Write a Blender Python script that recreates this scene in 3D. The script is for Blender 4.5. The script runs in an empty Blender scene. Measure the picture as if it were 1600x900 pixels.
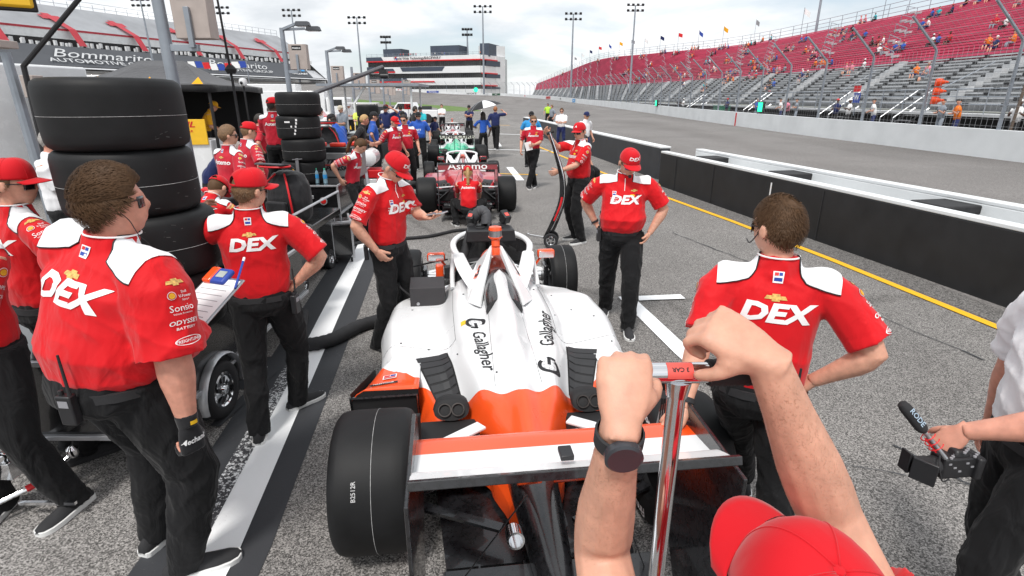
import bpy, bmesh, math, random
import numpy as np
from mathutils import Vector, Matrix
from mathutils.bvhtree import BVHTree
R = math.radians
PI = math.pi
V = Vector
rnd = random.Random(7)
SC = bpy.context.scene
COL = SC.collection

# ---------------------------------------------------------------- camera
cam_d = bpy.data.cameras.new('camera')
cam = bpy.data.objects.new('camera', cam_d)
COL.objects.link(cam)
cam.location = (0, 0, 2.15)
cam.rotation_euler = (R(90 - 19.4), 0, 0)
cam_d.sensor_width = 36
cam_d.lens = 18.99
cam_d.clip_start = 0.05
cam_d.clip_end = 6000
SC.camera = cam

# ---------------------------------------------------------------- sky, sun, exposure
SUN_EL, SUN_AZ = R(60), R(-160)        # azimuth measured from +Y towards +X
w = bpy.data.worlds.new('World')
SC.world = w
w.use_nodes = True
nt = w.node_tree
for n in list(nt.nodes):
    nt.nodes.remove(n)
out = nt.nodes.new('ShaderNodeOutputWorld')
bg = nt.nodes.new('ShaderNodeBackground')
bg.inputs['Strength'].default_value = 0.115
sky = nt.nodes.new('ShaderNodeTexSky')
sky.sky_type = 'NISHITA'
sky.sun_disc = False
sky.sun_elevation = SUN_EL
sky.sun_rotation = SUN_AZ
tc = nt.nodes.new('ShaderNodeTexCoord')
sep = nt.nodes.new('ShaderNodeSeparateXYZ')
nt.links.new(tc.outputs['Generated'], sep.inputs[0])
# cloud deck: direction projected on a plane overhead
mx = nt.nodes.new('ShaderNodeMath'); mx.operation = 'MAXIMUM'; mx.inputs[1].default_value = 0.0
nt.links.new(sep.outputs['Z'], mx.inputs[0])
ad = nt.nodes.new('ShaderNodeMath'); ad.operation = 'ADD'; ad.inputs[1].default_value = 0.22
nt.links.new(mx.outputs[0], ad.inputs[0])
dvx = nt.nodes.new('ShaderNodeMath'); dvx.operation = 'DIVIDE'
dvy = nt.nodes.new('ShaderNodeMath'); dvy.operation = 'DIVIDE'
nt.links.new(sep.outputs['X'], dvx.inputs[0]); nt.links.new(ad.outputs[0], dvx.inputs[1])
nt.links.new(sep.outputs['Y'], dvy.inputs[0]); nt.links.new(ad.outputs[0], dvy.inputs[1])
cmb = nt.nodes.new('ShaderNodeCombineXYZ')
nt.links.new(dvx.outputs[0], cmb.inputs[0]); nt.links.new(dvy.outputs[0], cmb.inputs[1])
def wnoise(scale, det, off, rough=0.55, dist=0.0):
    mp = nt.nodes.new('ShaderNodeMapping'); mp.inputs['Location'].default_value = off
    nt.links.new(cmb.outputs[0], mp.inputs[0])
    n = nt.nodes.new('ShaderNodeTexNoise')
    n.inputs['Scale'].default_value = scale; n.inputs['Detail'].default_value = det
    n.inputs['Roughness'].default_value = rough; n.inputs['Distortion'].default_value = dist
    nt.links.new(mp.outputs[0], n.inputs['Vector'])
    return n
n1 = wnoise(0.9, 7, (3.1, 0.4, 0), 0.52, 0.35)
r1 = nt.nodes.new('ShaderNodeValToRGB')
r1.color_ramp.elements[0].position = 0.36; r1.color_ramp.elements[0].color = (0, 0, 0, 1)
r1.color_ramp.elements[1].position = 0.50; r1.color_ramp.elements[1].color = (1, 1, 1, 1)
nt.links.new(n1.outputs['Fac'], r1.inputs[0])
n2 = wnoise(1.7, 8, (9.3, 5.4, 2), 0.55, 0.2)
r2 = nt.nodes.new('ShaderNodeValToRGB')
r2.color_ramp.elements[0].position = 0.30; r2.color_ramp.elements[0].color = (6.3, 6.65, 7.0, 1)
r2.color_ramp.elements[1].position = 0.62; r2.color_ramp.elements[1].color = (9.6, 9.7, 9.8, 1)
nt.links.new(n2.outputs['Fac'], r2.inputs[0])
skg = nt.nodes.new('ShaderNodeMixRGB'); skg.blend_type = 'MIX'
skg.inputs[0].default_value = 0.55
skg.inputs[2].default_value = (7.0, 7.6, 8.0, 1)
nt.links.new(sky.outputs[0], skg.inputs[1])
mixc = nt.nodes.new('ShaderNodeMixRGB')
nt.links.new(r1.outputs[0], mixc.inputs[0]); nt.links.new(skg.outputs[0], mixc.inputs[1]); nt.links.new(r2.outputs[0], mixc.inputs[2])
nt.links.new(mixc.outputs[0], bg.inputs['Color'])
nt.links.new(bg.outputs[0], out.inputs[0])

sd = bpy.data.lights.new('sun', 'SUN')
sd.energy = 2.7
sd.angle = R(11)
sd.color = (1.0, 0.965, 0.92)
sun = bpy.data.objects.new('sun', sd)
COL.objects.link(sun)
sdir = V((math.sin(SUN_AZ) * math.cos(SUN_EL), math.cos(SUN_AZ) * math.cos(SUN_EL), math.sin(SUN_EL)))
sun.rotation_euler = sdir.to_track_quat('Z', 'Y').to_euler()
SC.view_settings.view_transform = 'Standard'
SC.view_settings.look = 'None'
SC.view_settings.gamma = 1
SC.view_settings.use_curve_mapping = False
SC.view_settings.exposure = 0.13

# ---------------------------------------------------------------- materials
MATS = {}
def mat(name, col, rough=0.6, metal=0.0, var=0.12, vscale=8.0, bump=0.0, bscale=60.0, coat=0.0, spec=0.5, emit=0.0, sss=0.0, alpha=1.0, trans=0.0, bdist=0.002):
    if name in MATS:
        return MATS[name]
    m = bpy.data.materials.new(name)
    m.use_nodes = True
    t = m.node_tree
    b = t.nodes['Principled BSDF']
    tcn = t.nodes.new('ShaderNodeTexCoord')
    no = t.nodes.new('ShaderNodeTexNoise')
    no.inputs['Scale'].default_value = vscale; no.inputs['Detail'].default_value = 5
    t.links.new(tcn.outputs['Object'], no.inputs['Vector'])
    rp = t.nodes.new('ShaderNodeValToRGB')
    c = np.array(col[:3], float)
    lo = np.clip(c * (1 - var), 0, 1); hi = np.clip(c * (1 + var), 0, 1)
    rp.color_ramp.elements[0].position = 0.3; rp.color_ramp.elements[0].color = (*lo, 1)
    rp.color_ramp.elements[1].position = 0.7; rp.color_ramp.elements[1].color = (*hi, 1)
    t.links.new(no.outputs['Fac'], rp.inputs[0])
    t.links.new(rp.outputs[0], b.inputs['Base Color'])
    mr = t.nodes.new('ShaderNodeMapRange')
    mr.inputs['To Min'].default_value = max(0, rough - 0.07); mr.inputs['To Max'].default_value = min(1, rough + 0.07)
    t.links.new(no.outputs['Fac'], mr.inputs['Value'])
    t.links.new(mr.outputs[0], b.inputs['Roughness'])
    b.inputs['Metallic'].default_value = metal
    b.inputs['Specular IOR Level'].default_value = spec
    if coat:
        b.inputs['Coat Weight'].default_value = coat; b.inputs['Coat Roughness'].default_value = 0.04
    if emit:
        b.inputs['Emission Color'].default_value = (*col[:3], 1); b.inputs['Emission Strength'].default_value = emit
    if sss:
        b.inputs['Subsurface Weight'].default_value = sss
        b.inputs['Subsurface Radius'].default_value = (1.0, 0.35, 0.2); b.inputs['Subsurface Scale'].default_value = 0.012
    if alpha < 1: b.inputs['Alpha'].default_value = alpha
    if trans: b.inputs['Transmission Weight'].default_value = trans
    if bump:
        nb = t.nodes.new('ShaderNodeTexNoise'); nb.inputs['Scale'].default_value = bscale; nb.inputs['Detail'].default_value = 4
        t.links.new(tcn.outputs['Object'], nb.inputs['Vector'])
        bm_ = t.nodes.new('ShaderNodeBump'); bm_.inputs['Strength'].default_value = bump; bm_.inputs['Distance'].default_value = bdist
        t.links.new(nb.outputs['Fac'], bm_.inputs['Height'])
        t.links.new(bm_.outputs[0], b.inputs['Normal'])
    MATS[name] = m
    return m

def fabric(name, col, rough=0.75, wr=0.5, sheen=0.15, fs=7.0):
    """cloth: soft fold bump at two scales"""
    if name in MATS: return MATS[name]
    m = mat(name, col, rough, var=0.07, vscale=5, spec=0.25)
    t = m.node_tree; b = t.nodes['Principled BSDF']
    b.inputs['Sheen Weight'].default_value = sheen
    tcn = t.nodes.new('ShaderNodeTexCoord')
    mp = t.nodes.new('ShaderNodeMapping'); mp.inputs['Scale'].default_value = (1.0, 1.0, 0.55)
    mp.inputs['Rotation'].default_value = (0.3, 0.5, 0.2)
    t.links.new(tcn.outputs['Object'], mp.inputs[0])
    na = t.nodes.new('ShaderNodeTexNoise'); na.inputs['Scale'].default_value = fs; na.inputs['Detail'].default_value = 3; na.inputs['Distortion'].default_value = 0.8
    t.links.new(mp.outputs[0], na.inputs['Vector'])
    nb = t.nodes.new('ShaderNodeTexNoise'); nb.inputs['Scale'].default_value = 600; nb.inputs['Detail'].default_value = 1
    t.links.new(tcn.outputs['Object'], nb.inputs['Vector'])
    b1 = t.nodes.new('ShaderNodeBump'); b1.inputs['Strength'].default_value = wr; b1.inputs['Distance'].default_value = 0.035
    t.links.new(na.outputs['Fac'], b1.inputs['Height'])
    b2 = t.nodes.new('ShaderNodeBump'); b2.inputs['Strength'].default_value = 0.12; b2.inputs['Distance'].default_value = 0.001
    t.links.new(nb.outputs['Fac'], b2.inputs['Height']); t.links.new(b1.outputs[0], b2.inputs['Normal'])
    t.links.new(b2.outputs[0], b.inputs['Normal'])
    return m

red_f = fabric('red_shirt_cloth', (0.60, 0.003, 0.008), 0.7)
red_far = fabric('crimson_shirt_cloth', (0.50, 0.012, 0.03), 0.7)
blk_f = fabric('black_trouser_cloth', (0.008, 0.008, 0.009), 0.85, wr=0.8, sheen=0.05, fs=9)
capred = fabric('red_cap_cloth', (0.56, 0.003, 0.010), 0.75, wr=0.1)
white_f = fabric('white_cloth', (0.80, 0.80, 0.82), 0.75)
blue_f = fabric('blue_shirt_cloth', (0.02, 0.09, 0.42), 0.7)
sky_f = fabric('sky_blue_cloth', (0.03, 0.28, 0.62), 0.7)
teal_f = fabric('teal_cloth', (0.02, 0.42, 0.48), 0.7)
navy_f = fabric('navy_cloth', (0.012, 0.02, 0.09), 0.75)
grey_f = fabric('grey_cloth', (0.22, 0.25, 0.29), 0.75)
yel_f = fabric('yellow_cloth', (0.78, 0.38, 0.01), 0.75)
bshirt_f = fabric('black_shirt_cloth', (0.016, 0.016, 0.018), 0.8)
skin_a = mat('skin', (0.60, 0.315, 0.22), 0.5, var=0.13, vscale=35, sss=0.12, spec=0.4, bump=0.25, bscale=260, bdist=0.0012)
skin_b = mat('ruddy_skin', (0.60, 0.28, 0.20), 0.5, var=0.14, vscale=26, sss=0.12, spec=0.4, bump=0.25, bscale=260, bdist=0.0012)
skin_d = mat('dark_skin', (0.10, 0.045, 0.028), 0.5, var=0.1, sss=0.05, bump=0.2, bscale=260)
hair_brown = mat('brown_hair', (0.078, 0.040, 0.018), 0.6, var=0.22, vscale=14, spec=0.25, bump=0.1, bscale=150, bdist=0.006)
hair_grey = mat('grey_hair', (0.32, 0.30, 0.28), 0.6, var=0.3, vscale=60, bump=0.8, bscale=150, bdist=0.006)
hair_dark = mat('dark_hair', (0.02, 0.014, 0.010), 0.6, var=0.3, vscale=60, bump=0.8, bscale=150, bdist=0.006)
hair_blond = mat('blond_hair', (0.48, 0.30, 0.13), 0.6, var=0.3, vscale=60, bump=0.8, bscale=150, bdist=0.006)
hair_sandy = mat('sandy_hair', (0.17, 0.095, 0.045), 0.6, var=0.3, vscale=60, bump=0.8, bscale=150, bdist=0.006)
hair_red = mat('ginger_hair', (0.30, 0.11, 0.04), 0.6, var=0.3, vscale=60, bump=0.8, bscale=150, bdist=0.006)
lens_m = mat('sunglass_lens', (0.01, 0.01, 0.012), 0.08, var=0.0, spec=0.8)
lens_blue = mat('mirrored_lens', (0.05, 0.16, 0.42), 0.06, metal=0.9, var=0.5, vscale=30)
blkp = mat('black_plastic', (0.015, 0.015, 0.017), 0.45, var=0.2, bump=0.15, bscale=120)
blkm = mat('matt_black', (0.010, 0.010, 0.011), 0.75, var=0.2)
carbon = mat('carbon_fibre', (0.014, 0.014, 0.016), 0.28, var=0.5, vscale=40, coat=0.6)
rubber = mat('shoe_rubber', (0.02, 0.02, 0.022), 0.8, var=0.3, bump=0.3, bscale=80)
sole_w = mat('white_sole', (0.75, 0.75, 0.74), 0.6, var=0.05)
white_p = mat('white_print', (0.82, 0.82, 0.82), 0.6, var=0.02)
black_p = mat('black_print', (0.012, 0.012, 0.014), 0.6, var=0.1)
red_p = mat('red_print', (0.62, 0.01, 0.015), 0.5, var=0.05)
gold_p = mat('gold_print', (0.62, 0.38, 0.10), 0.4, var=0.4, vscale=90)
yellow_p = mat('yellow_print', (0.85, 0.50, 0.02), 0.5, var=0.05)
blue_p = mat('blue_print', (0.02, 0.06, 0.35), 0.5, var=0.05)
grey_p = mat('grey_print', (0.28, 0.28, 0.30), 0.5, var=0.05)
chrome = mat('chrome', (0.75, 0.76, 0.78), 0.10, metal=1.0, var=0.03)
steel = mat('brushed_steel', (0.48, 0.49, 0.51), 0.34, metal=0.9, var=0.12)
galv = mat('galvanised_steel', (0.30, 0.33, 0.37), 0.5, metal=0.5, var=0.15, vscale=3)
alu = mat('aluminium', (0.55, 0.56, 0.58), 0.4, metal=0.7, var=0.1)

# ---------------------------------------------------------------- mesh helpers
class MB:
    def __init__(s): s.v = []; s.f = []; s.mi = []; s.m = 0
    def add(s, vs, fs, m=None):
        o = len(s.v); s.v += [tuple(v) for v in vs]; s.f += [tuple(i + o for i in f) for f in fs]
        s.mi += [s.m if m is None else m] * len(fs)
        return s
    def box(s, c, d, rot=None, m=None, taper=1.0):
        x, y, z = d[0] / 2, d[1] / 2, d[2] / 2
        vs = [V((sx * x * (taper if sz > 0 else 1), sy * y * (taper if sz > 0 else 1), sz * z)) for sz in (-1, 1) for sy in (-1, 1) for sx in (-1, 1)]
        if rot is not None: vs = [rot @ v for v in vs]
        c = V(c)
        return s.add([v + c for v in vs], [(0, 2, 3, 1), (4, 5, 7, 6), (0, 1, 5, 4), (2, 6, 7, 3), (0, 4, 6, 2), (1, 3, 7, 5)], m)
    def bar(s, a, b, wd, ht, m=None):
        a, b = V(a), V(b); d = b - a
        q = d.to_track_quat('Y', 'Z').to_matrix()
        return s.box((a + b) / 2, (wd, d.length, ht), q, m)
    def rings(s, rs, cap=True, m=None, closed=False):
        n = len(rs[0]); o = len(s.v)
        for r in rs: s.v += [tuple(p) for p in r]
        k = 0
        R_ = len(rs)
        for i in range(R_ if closed else R_ - 1):
            i2 = (i + 1) % R_
            for j in range(n):
                s.f.append((o + i * n + j, o + i * n + (j + 1) % n, o + i2 * n + (j + 1) % n, o + i2 * n + j)); k += 1
        if cap and not closed:
            s.f.append(tuple(o + j for j in reversed(range(n)))); s.f.append(tuple(o + (R_ - 1) * n + j for j in range(n))); k += 2
        s.mi += [s.m if m is None else m] * k
        return s
    def tube(s, pts, r, n=8, m=None, cap=True, closed=False):
        pts = [V(p) for p in pts]; rs = []
        N = len(pts); up = None
        for i, p in enumerate(pts):
            if closed: d = (pts[(i + 1) % N] - pts[i - 1])
            else: d = (pts[min(i + 1, N - 1)] - pts[max(i - 1, 0)])
            if d.length < 1e-9: d = V((0, 0, 1))
            d.normalize()
            if up is None:
                up = V((0, 0, 1)) if abs(d.z) < .9 else V((0, 1, 0))
            u = (up - d * up.dot(d))
            if u.length < 1e-6: u = d.orthogonal()
            u.normalize(); up = u
            w_ = d.cross(u); rr = r[i] if isinstance(r, list) else r
            ra, rb = rr if isinstance(rr, (list, tuple)) else (rr, rr)
            rs.append([p + w_ * (ra * math.cos(2 * PI * k / n)) + u * (rb * math.sin(2 * PI * k / n)) for k in range(n)])
        return s.rings(rs, cap, m, closed)
    def lathe(s, prof, c=(0, 0, 0), ax=(0, 0, 1), n=24, m=None, cap=True):
        ax = V(ax).normalized(); a = ax.orthogonal().normalized(); b = ax.cross(a); c = V(c)
        rs = [[c + ax * h + a * (max(r, 1e-4) * math.cos(2 * PI * k / n)) + b * (max(r, 1e-4) * math.sin(2 * PI * k / n)) for k in range(n)] for r, h in prof]
        return s.rings(rs, cap, m)
    def prism(s, poly, f0, f1, m=None):
        """poly: list of 2d, f0,f1 map 2d->3d for two faces"""
        n = len(poly); a = [f0(*p) for p in poly]; b = [f1(*p) for p in poly]
        fs = [tuple(range(n)), tuple(n + i for i in reversed(range(n)))] + [(i, i + n, (i + 1) % n + n, (i + 1) % n) for i in range(n)]
        return s.add(a + b, fs, m)
    def grid(s, fn, nu, nv, m=None, wrap=False):
        vs = [fn(i / nu, j / nv) for i in range(nu + 1) for j in range(nv + 1)]
        fs = [(i * (nv + 1) + j, (i + 1) * (nv + 1) + j, (i + 1) * (nv + 1) + j + 1, i * (nv + 1) + j + 1) for i in range(nu) for j in range(nv)]
        return s.add(vs, fs, m)
    def mesh(s, name):
        me = bpy.data.meshes.new(name)
        me.from_pydata([tuple(v) for v in s.v], [], s.f)
        if any(s.mi): me.polygons.foreach_set('material_index', s.mi)
        return me
    def build(s, name, mats, parent=None, smooth=35, bevel=0, fix=True, solid=0, subd=0):
        me = s.mesh(name)
        return obj(name, me, mats, parent, smooth, bevel, fix, solid, subd)

def obj(name, me, mats, parent=None, smooth=35, bevel=0, fix=True, solid=0, subd=0):
    if not isinstance(mats, (list, tuple)): mats = [mats]
    for m in mats: me.materials.append(m)
    if fix:
        bm = bmesh.new(); bm.from_mesh(me); bmesh.ops.recalc_face_normals(bm, faces=bm.faces); bm.to_mesh(me); bm.free()
    if smooth:
        me.polygons.foreach_set('use_smooth', [True] * len(me.polygons))
        if smooth < 180: me.set_sharp_from_angle(angle=R(smooth))
    o = bpy.data.objects.new(name, me); COL.objects.link(o)
    if parent is not None: o.parent = parent
    if solid:
        md = o.modifiers.new('solid', 'SOLIDIFY'); md.thickness = solid; md.offset = 0
    if bevel:
        md = o.modifiers.new('bevel', 'BEVEL'); md.width = bevel; md.segments = 2; md.limit_method = 'ANGLE'; md.angle_limit = R(40)
    if subd:
        md = o.modifiers.new('sub', 'SUBSURF'); md.levels = subd; md.render_levels = subd
    return o

def tag(o, label=None, cat=None, group=None, kind=None):
    if label: o['label'] = label
    if cat: o['category'] = cat
    if group: o['group'] = group
    if kind: o['kind'] = kind
    return o
def thing(name, loc=(0, 0, 0), rz=0, label=None, cat=None, group=None):
    o = bpy.data.objects.new(name, None); COL.objects.link(o)
    o.location = loc; o.rotation_euler = (0, 0, rz); o.empty_display_size = 0.1
    return tag(o, label, cat, group)
KIDS = {}
def copy_tree(o, loc=None, rz=None, label=None, group=None, parent=None):
    c = o.copy(); COL.objects.link(c)
    if parent is not None: c.parent = parent
    for ch in [x for x in COL.objects if x.parent == o]:
        copy_tree(ch, parent=c)
    if loc is not None: c.location = loc
    if rz is not None: c.rotation_euler = (0, 0, rz)
    if label: c['label'] = label
    if group: c['group'] = group
    return c

# scratch scene in which curves and modifiers are evaluated
TS = bpy.data.scenes.new('scratch')
def evaluate(o):
    TS.collection.objects.link(o)
    with bpy.context.temp_override(scene=TS, view_layer=TS.view_layers[0]):
        dg = bpy.context.evaluated_depsgraph_get()
    dg.update()
    me = bpy.data.meshes.new_from_object(o.evaluated_get(dg))
    TS.collection.objects.unlink(o)
    return me
def remeshed(mb, voxel, smooth=4, sfac=0.5):
    me = mb.mesh('tmp')
    bm = bmesh.new(); bm.from_mesh(me); bmesh.ops.recalc_face_normals(bm, faces=bm.faces); bm.to_mesh(me); bm.free()
    o = bpy.data.objects.new('tmp', me)
    md = o.modifiers.new('r', 'REMESH'); md.mode = 'VOXEL'; md.voxel_size = voxel; md.adaptivity = 0
    if smooth:
        md = o.modifiers.new('s', 'SMOOTH'); md.iterations = smooth; md.factor = sfac
    r = evaluate(o); bpy.data.objects.remove(o); bpy.data.meshes.remove(me)
    return r
_tc = {}
def text_mesh(body, size=1.0, bold=0.0, shear=0.0, sx=1.0, ext=0.0, align='CENTER', space=1.0):
    cu = bpy.data.curves.new('t', 'FONT'); cu.body = body; cu.size = size; cu.shear = shear
    cu.offset = bold * size * .8; cu.align_x = align; cu.align_y = 'CENTER'; cu.extrude = ext; cu.resolution_u = 2
    cu.space_character = space
    o = bpy.data.objects.new('t', cu); me = evaluate(o)
    bpy.data.objects.remove(o); bpy.data.curves.remove(cu)
    if sx != 1.0:
        for v in me.vertices: v.co.x *= sx
    return me
def flat_text(name, body, size, loc, right, up, m, parent=None, bold=0.0, shear=0.0, sx=1.0, ext=0.0, align='CENTER', space=1.0):
    me = text_mesh(body, size, bold, shear, sx, ext, align, space)
    r, u = V(right).normalized(), V(up).normalized(); n = r.cross(u)
    mt = Matrix((r, u, n)).transposed().to_4x4(); mt.translation = V(loc)
    me.transform(mt)
    return obj(name, me, m, parent, smooth=0, fix=False)
def shape_mesh(polys, mi=None):
    mb = MB()
    for k, p in enumerate(polys): mb.add([(x, y, 0) for x, y in p], [tuple(range(len(p)))], (mi[k] if mi else 0))
    return mb.mesh('s')
def slice_mesh(me, step):
    bm = bmesh.new(); bm.from_mesh(me)
    if len(bm.verts):
        for ax in (0, 1):
            lo = min(v.co[ax] for v in bm.verts); hi = max(v.co[ax] for v in bm.verts)
            k = math.floor(lo / step) + 1
            while k * step < hi and k < 4000:
                co = V((0, 0, 0)); co[ax] = k * step; no = V((0, 0, 0)); no[ax] = 1
                bmesh.ops.bisect_plane(bm, geom=bm.verts[:] + bm.edges[:] + bm.faces[:], plane_co=co, plane_no=no)
                k += 1
    bm.to_mesh(me); bm.free()
def decal(name, me, mats, bvh, origin, out, up, parent, off=0.003, step=0.02, depth=0.25):
    """flat mesh me (xy) is laid on a surface: thrown inwards from origin+out; `up` is the print's up"""
    slice_mesh(me, step)
    out = V(out).normalized(); up = (V(up) - out * V(up).dot(out)).normalized(); right = up.cross(out)
    o = V(origin)
    bad = []
    for v in me.vertices:
        p = o + right * v.co.x + up * v.co.y + out * depth
        hit = bvh.ray_cast(p, -out, depth * 2.6)
        if hit[0] is None:
            bad.append(v.index); v.co = p - out * depth
        else: v.co = hit[0] + out * off
    if bad:
        bm = bmesh.new(); bm.from_mesh(me); bm.verts.ensure_lookup_table()
        bmesh.ops.delete(bm, geom=[bm.verts[i] for i in bad], context='VERTS'); bm.to_mesh(me); bm.free()
    if not len(me.polygons): return None
    return obj(name, me, mats, parent, smooth=180, fix=False)
def bvh_of(me):
    return BVHTree.FromPolygons([v.co.copy() for v in me.vertices], [tuple(p.vertices) for p in me.polygons])
def bez(p0, p1, p2, p3, n=12):
    p0, p1, p2, p3 = map(V, (p0, p1, p2, p3)); r = []
    for i in range(n + 1):
        t = i / n; r.append(p0 * (1 - t) ** 3 + p1 * 3 * t * (1 - t) ** 2 + p2 * 3 * t * t * (1 - t) + p3 * t ** 3)
    return r
def crom(pts, n=8):
    P_ = [V(p) for p in pts]; P_ = [P_[0] * 2 - P_[1]] + P_ + [P_[-1] * 2 - P_[-2]]; r = []
    for i in range(1, len(P_) - 2):
        a, b, c, d = P_[i - 1:i + 3]
        for k in range(n):
            t = k / n
            r.append(0.5 * ((2 * b) + (c - a) * t + (2 * a - 5 * b + 4 * c - d) * t * t + (3 * b - a - 3 * c + d) * t ** 3))
    r.append(P_[-2]); return r
# ================================================================ SETTING
def asphalt(name, dark, mid, light, scale, big=0.35, stain=0.5, contrast=1.0, crack=0.0, tint=(1.02, .98, .945)):
    m = bpy.data.materials.new(name); m.use_nodes = True
    t = m.node_tree; b = t.nodes['Principled BSDF']; b.inputs['Roughness'].default_value = 0.85
    b.inputs['Specular IOR Level'].default_value = 0.3
    tcn = t.nodes.new('ShaderNodeTexCoord')
    def nz(sc, d, r=.6, dist=0, stretch=None):
        n = t.nodes.new('ShaderNodeTexNoise'); n.inputs['Scale'].default_value = sc; n.inputs['Detail'].default_value = d
        n.inputs['Roughness'].default_value = r; n.inputs['Distortion'].default_value = dist
        if stretch:
            mp = t.nodes.new('ShaderNodeMapping'); mp.inputs['Rotation'].default_value = (0, 0, stretch[0]); mp.inputs['Scale'].default_value = (stretch[1], stretch[2], 1)
            t.links.new(tcn.outputs['Object'], mp.inputs[0]); t.links.new(mp.outputs[0], n.inputs['Vector'])
        else: t.links.new(tcn.outputs['Object'], n.inputs['Vector'])
        return n
    vo = t.nodes.new('ShaderNodeTexVoronoi'); vo.inputs['Scale'].default_value = scale; vo.inputs['Randomness'].default_value = 1
    t.links.new(tcn.outputs['Object'], vo.inputs['Vector'])
    sp = t.nodes.new('ShaderNodeSeparateColor'); t.links.new(vo.outputs['Color'], sp.inputs[0])
    fine = nz(scale * 1.3, 3, .7)
    ma = t.nodes.new('ShaderNodeMath'); ma.operation = 'MULTIPLY_ADD'; ma.inputs[1].default_value = 0.62
    t.links.new(sp.outputs[0], ma.inputs[0])
    mb_ = t.nodes.new('ShaderNodeMath'); mb_.operation = 'MULTIPLY'; mb_.inputs[1].default_value = 0.42
    t.links.new(fine.outputs['Fac'], mb_.inputs[0]); t.links.new(mb_.outputs[0], ma.inputs[2])
    rp = t.nodes.new('ShaderNodeValToRGB'); e = rp.color_ramp.elements
    e[0].position = 0.22; e[0].color = (*[dark * k for k in tint], 1)
    e[1].position = 0.86; e[1].color = (*[light * k for k in tint], 1)
    x = rp.color_ramp.elements.new(0.48); x.color = (*[mid * k for k in tint], 1)
    t.links.new(ma.outputs[0], rp.inputs[0])
    la = nz(big, 6, .6); lb = nz(0.09, 4, .5, .5, stretch=(R(7), 3.0, 0.35))
    mu = t.nodes.new('ShaderNodeMixRGB'); mu.blend_type = 'MULTIPLY'; mu.inputs[0].default_value = stain
    r2 = t.nodes.new('ShaderNodeValToRGB'); r2.color_ramp.elements[0].position = .32; r2.color_ramp.elements[0].color = (.55, .54, .53, 1)
    r2.color_ramp.elements[1].position = .62; r2.color_ramp.elements[1].color = (1.08, 1.07, 1.06, 1)
    t.links.new(la.outputs['Fac'], r2.inputs[0]); t.links.new(rp.outputs[0], mu.inputs[1]); t.links.new(r2.outputs[0], mu.inputs[2])
    mu2 = t.nodes.new('ShaderNodeMixRGB'); mu2.blend_type = 'MULTIPLY'; mu2.inputs[0].default_value = stain
    r3 = t.nodes.new('ShaderNodeValToRGB'); r3.color_ramp.elements[0].position = .35; r3.color_ramp.elements[0].color = (.72, .70, .69, 1)
    r3.color_ramp.elements[1].position = .6; r3.color_ramp.elements[1].color = (1.05, 1.05, 1.05, 1)
    t.links.new(lb.outputs['Fac'], r3.inputs[0]); t.links.new(mu.outputs[0], mu2.inputs[1]); t.links.new(r3.outputs[0], mu2.inputs[2])
    last = mu2
    if crack:
        v2 = t.nodes.new('ShaderNodeTexVoronoi'); v2.feature = 'DISTANCE_TO_EDGE'; v2.inputs['Scale'].default_value = crack
        wn = nz(1.3, 5, .7)
        ad_ = t.nodes.new('ShaderNodeMixRGB'); ad_.blend_type = 'ADD'; ad_.inputs[0].default_value = 0.9
        t.links.new(tcn.outputs['Object'], ad_.inputs[1]); t.links.new(wn.outputs['Color'], ad_.inputs[2]); t.links.new(ad_.outputs[0], v2.inputs['Vector'])
        rc = t.nodes.new('ShaderNodeValToRGB'); rc.color_ramp.elements[0].position = 0.0; rc.color_ramp.elements[0].color = (.28, .27, .26, 1)
        rc.color_ramp.elements[1].position = .012; rc.color_ramp.elements[1].color = (1, 1, 1, 1)
        t.links.new(v2.outputs['Distance'], rc.inputs[0])
        m3 = t.nodes.new('ShaderNodeMixRGB'); m3.blend_type = 'MULTIPLY'; m3.inputs[0].default_value = .4
        t.links.new(mu2.outputs[0], m3.inputs[1]); t.links.new(rc.outputs[0], m3.inputs[2]); last = m3
    t.links.new(last.outputs[0], b.inputs['Base Color'])
    bp = t.nodes.new('ShaderNodeBump'); bp.inputs['Strength'].default_value = 0.7; bp.inputs['Distance'].default_value = 0.004
    t.links.new(ma.outputs[0], bp.inputs['Height']); t.links.new(bp.outputs[0], b.inputs['Normal'])
    return m
m_pit = asphalt('pit_lane_asphalt', 0.055, 0.18, 0.46, 150, crack=0.11, stain=.5)
m_track = asphalt('track_asphalt', 0.13, 0.19, 0.28, 60, big=.15, stain=.45, tint=(1, .95, .92))
m_strip = asphalt('dark_asphalt_strip', 0.06, 0.13, 0.30, 90, stain=.4)
m_grass = mat('grass', (0.10, 0.17, 0.035), 0.9, var=0.3, vscale=.8)
m_land = mat('distant_ground', (0.20, 0.21, 0.17), 0.9, var=0.2, vscale=.02)
m_white_paint = mat('white_wall_paint', (0.72, 0.74, 0.75), 0.6, var=0.07, vscale=.8, bump=.15, bscale=20)
m_black_paint = mat('black_wall_paint', (0.013, 0.013, 0.014), 0.6, var=0.35, vscale=3, bump=.3, bscale=25)

def structure(o, label=None):
    o['kind'] = 'structure'; return o
mb = MB(); S_ = 3000
mb.add([(-S_, -S_, -.03), (S_, -S_, -.03), (S_, S_, -.03), (-S_, S_, -.03)], [(0, 1, 2, 3)])
structure(mb.build('ground', m_land))
mb = MB()
mb.add([(-60, -20, 0), (12, -20, 0), (9, 30, 0), (4, 60, 0), (-4, 96, 0), (-40, 150, 0), (-110, 120, 0), (-110, -20, 0)], [tuple(range(8))])
structure(mb.build('pit_lane', m_pit))

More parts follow.
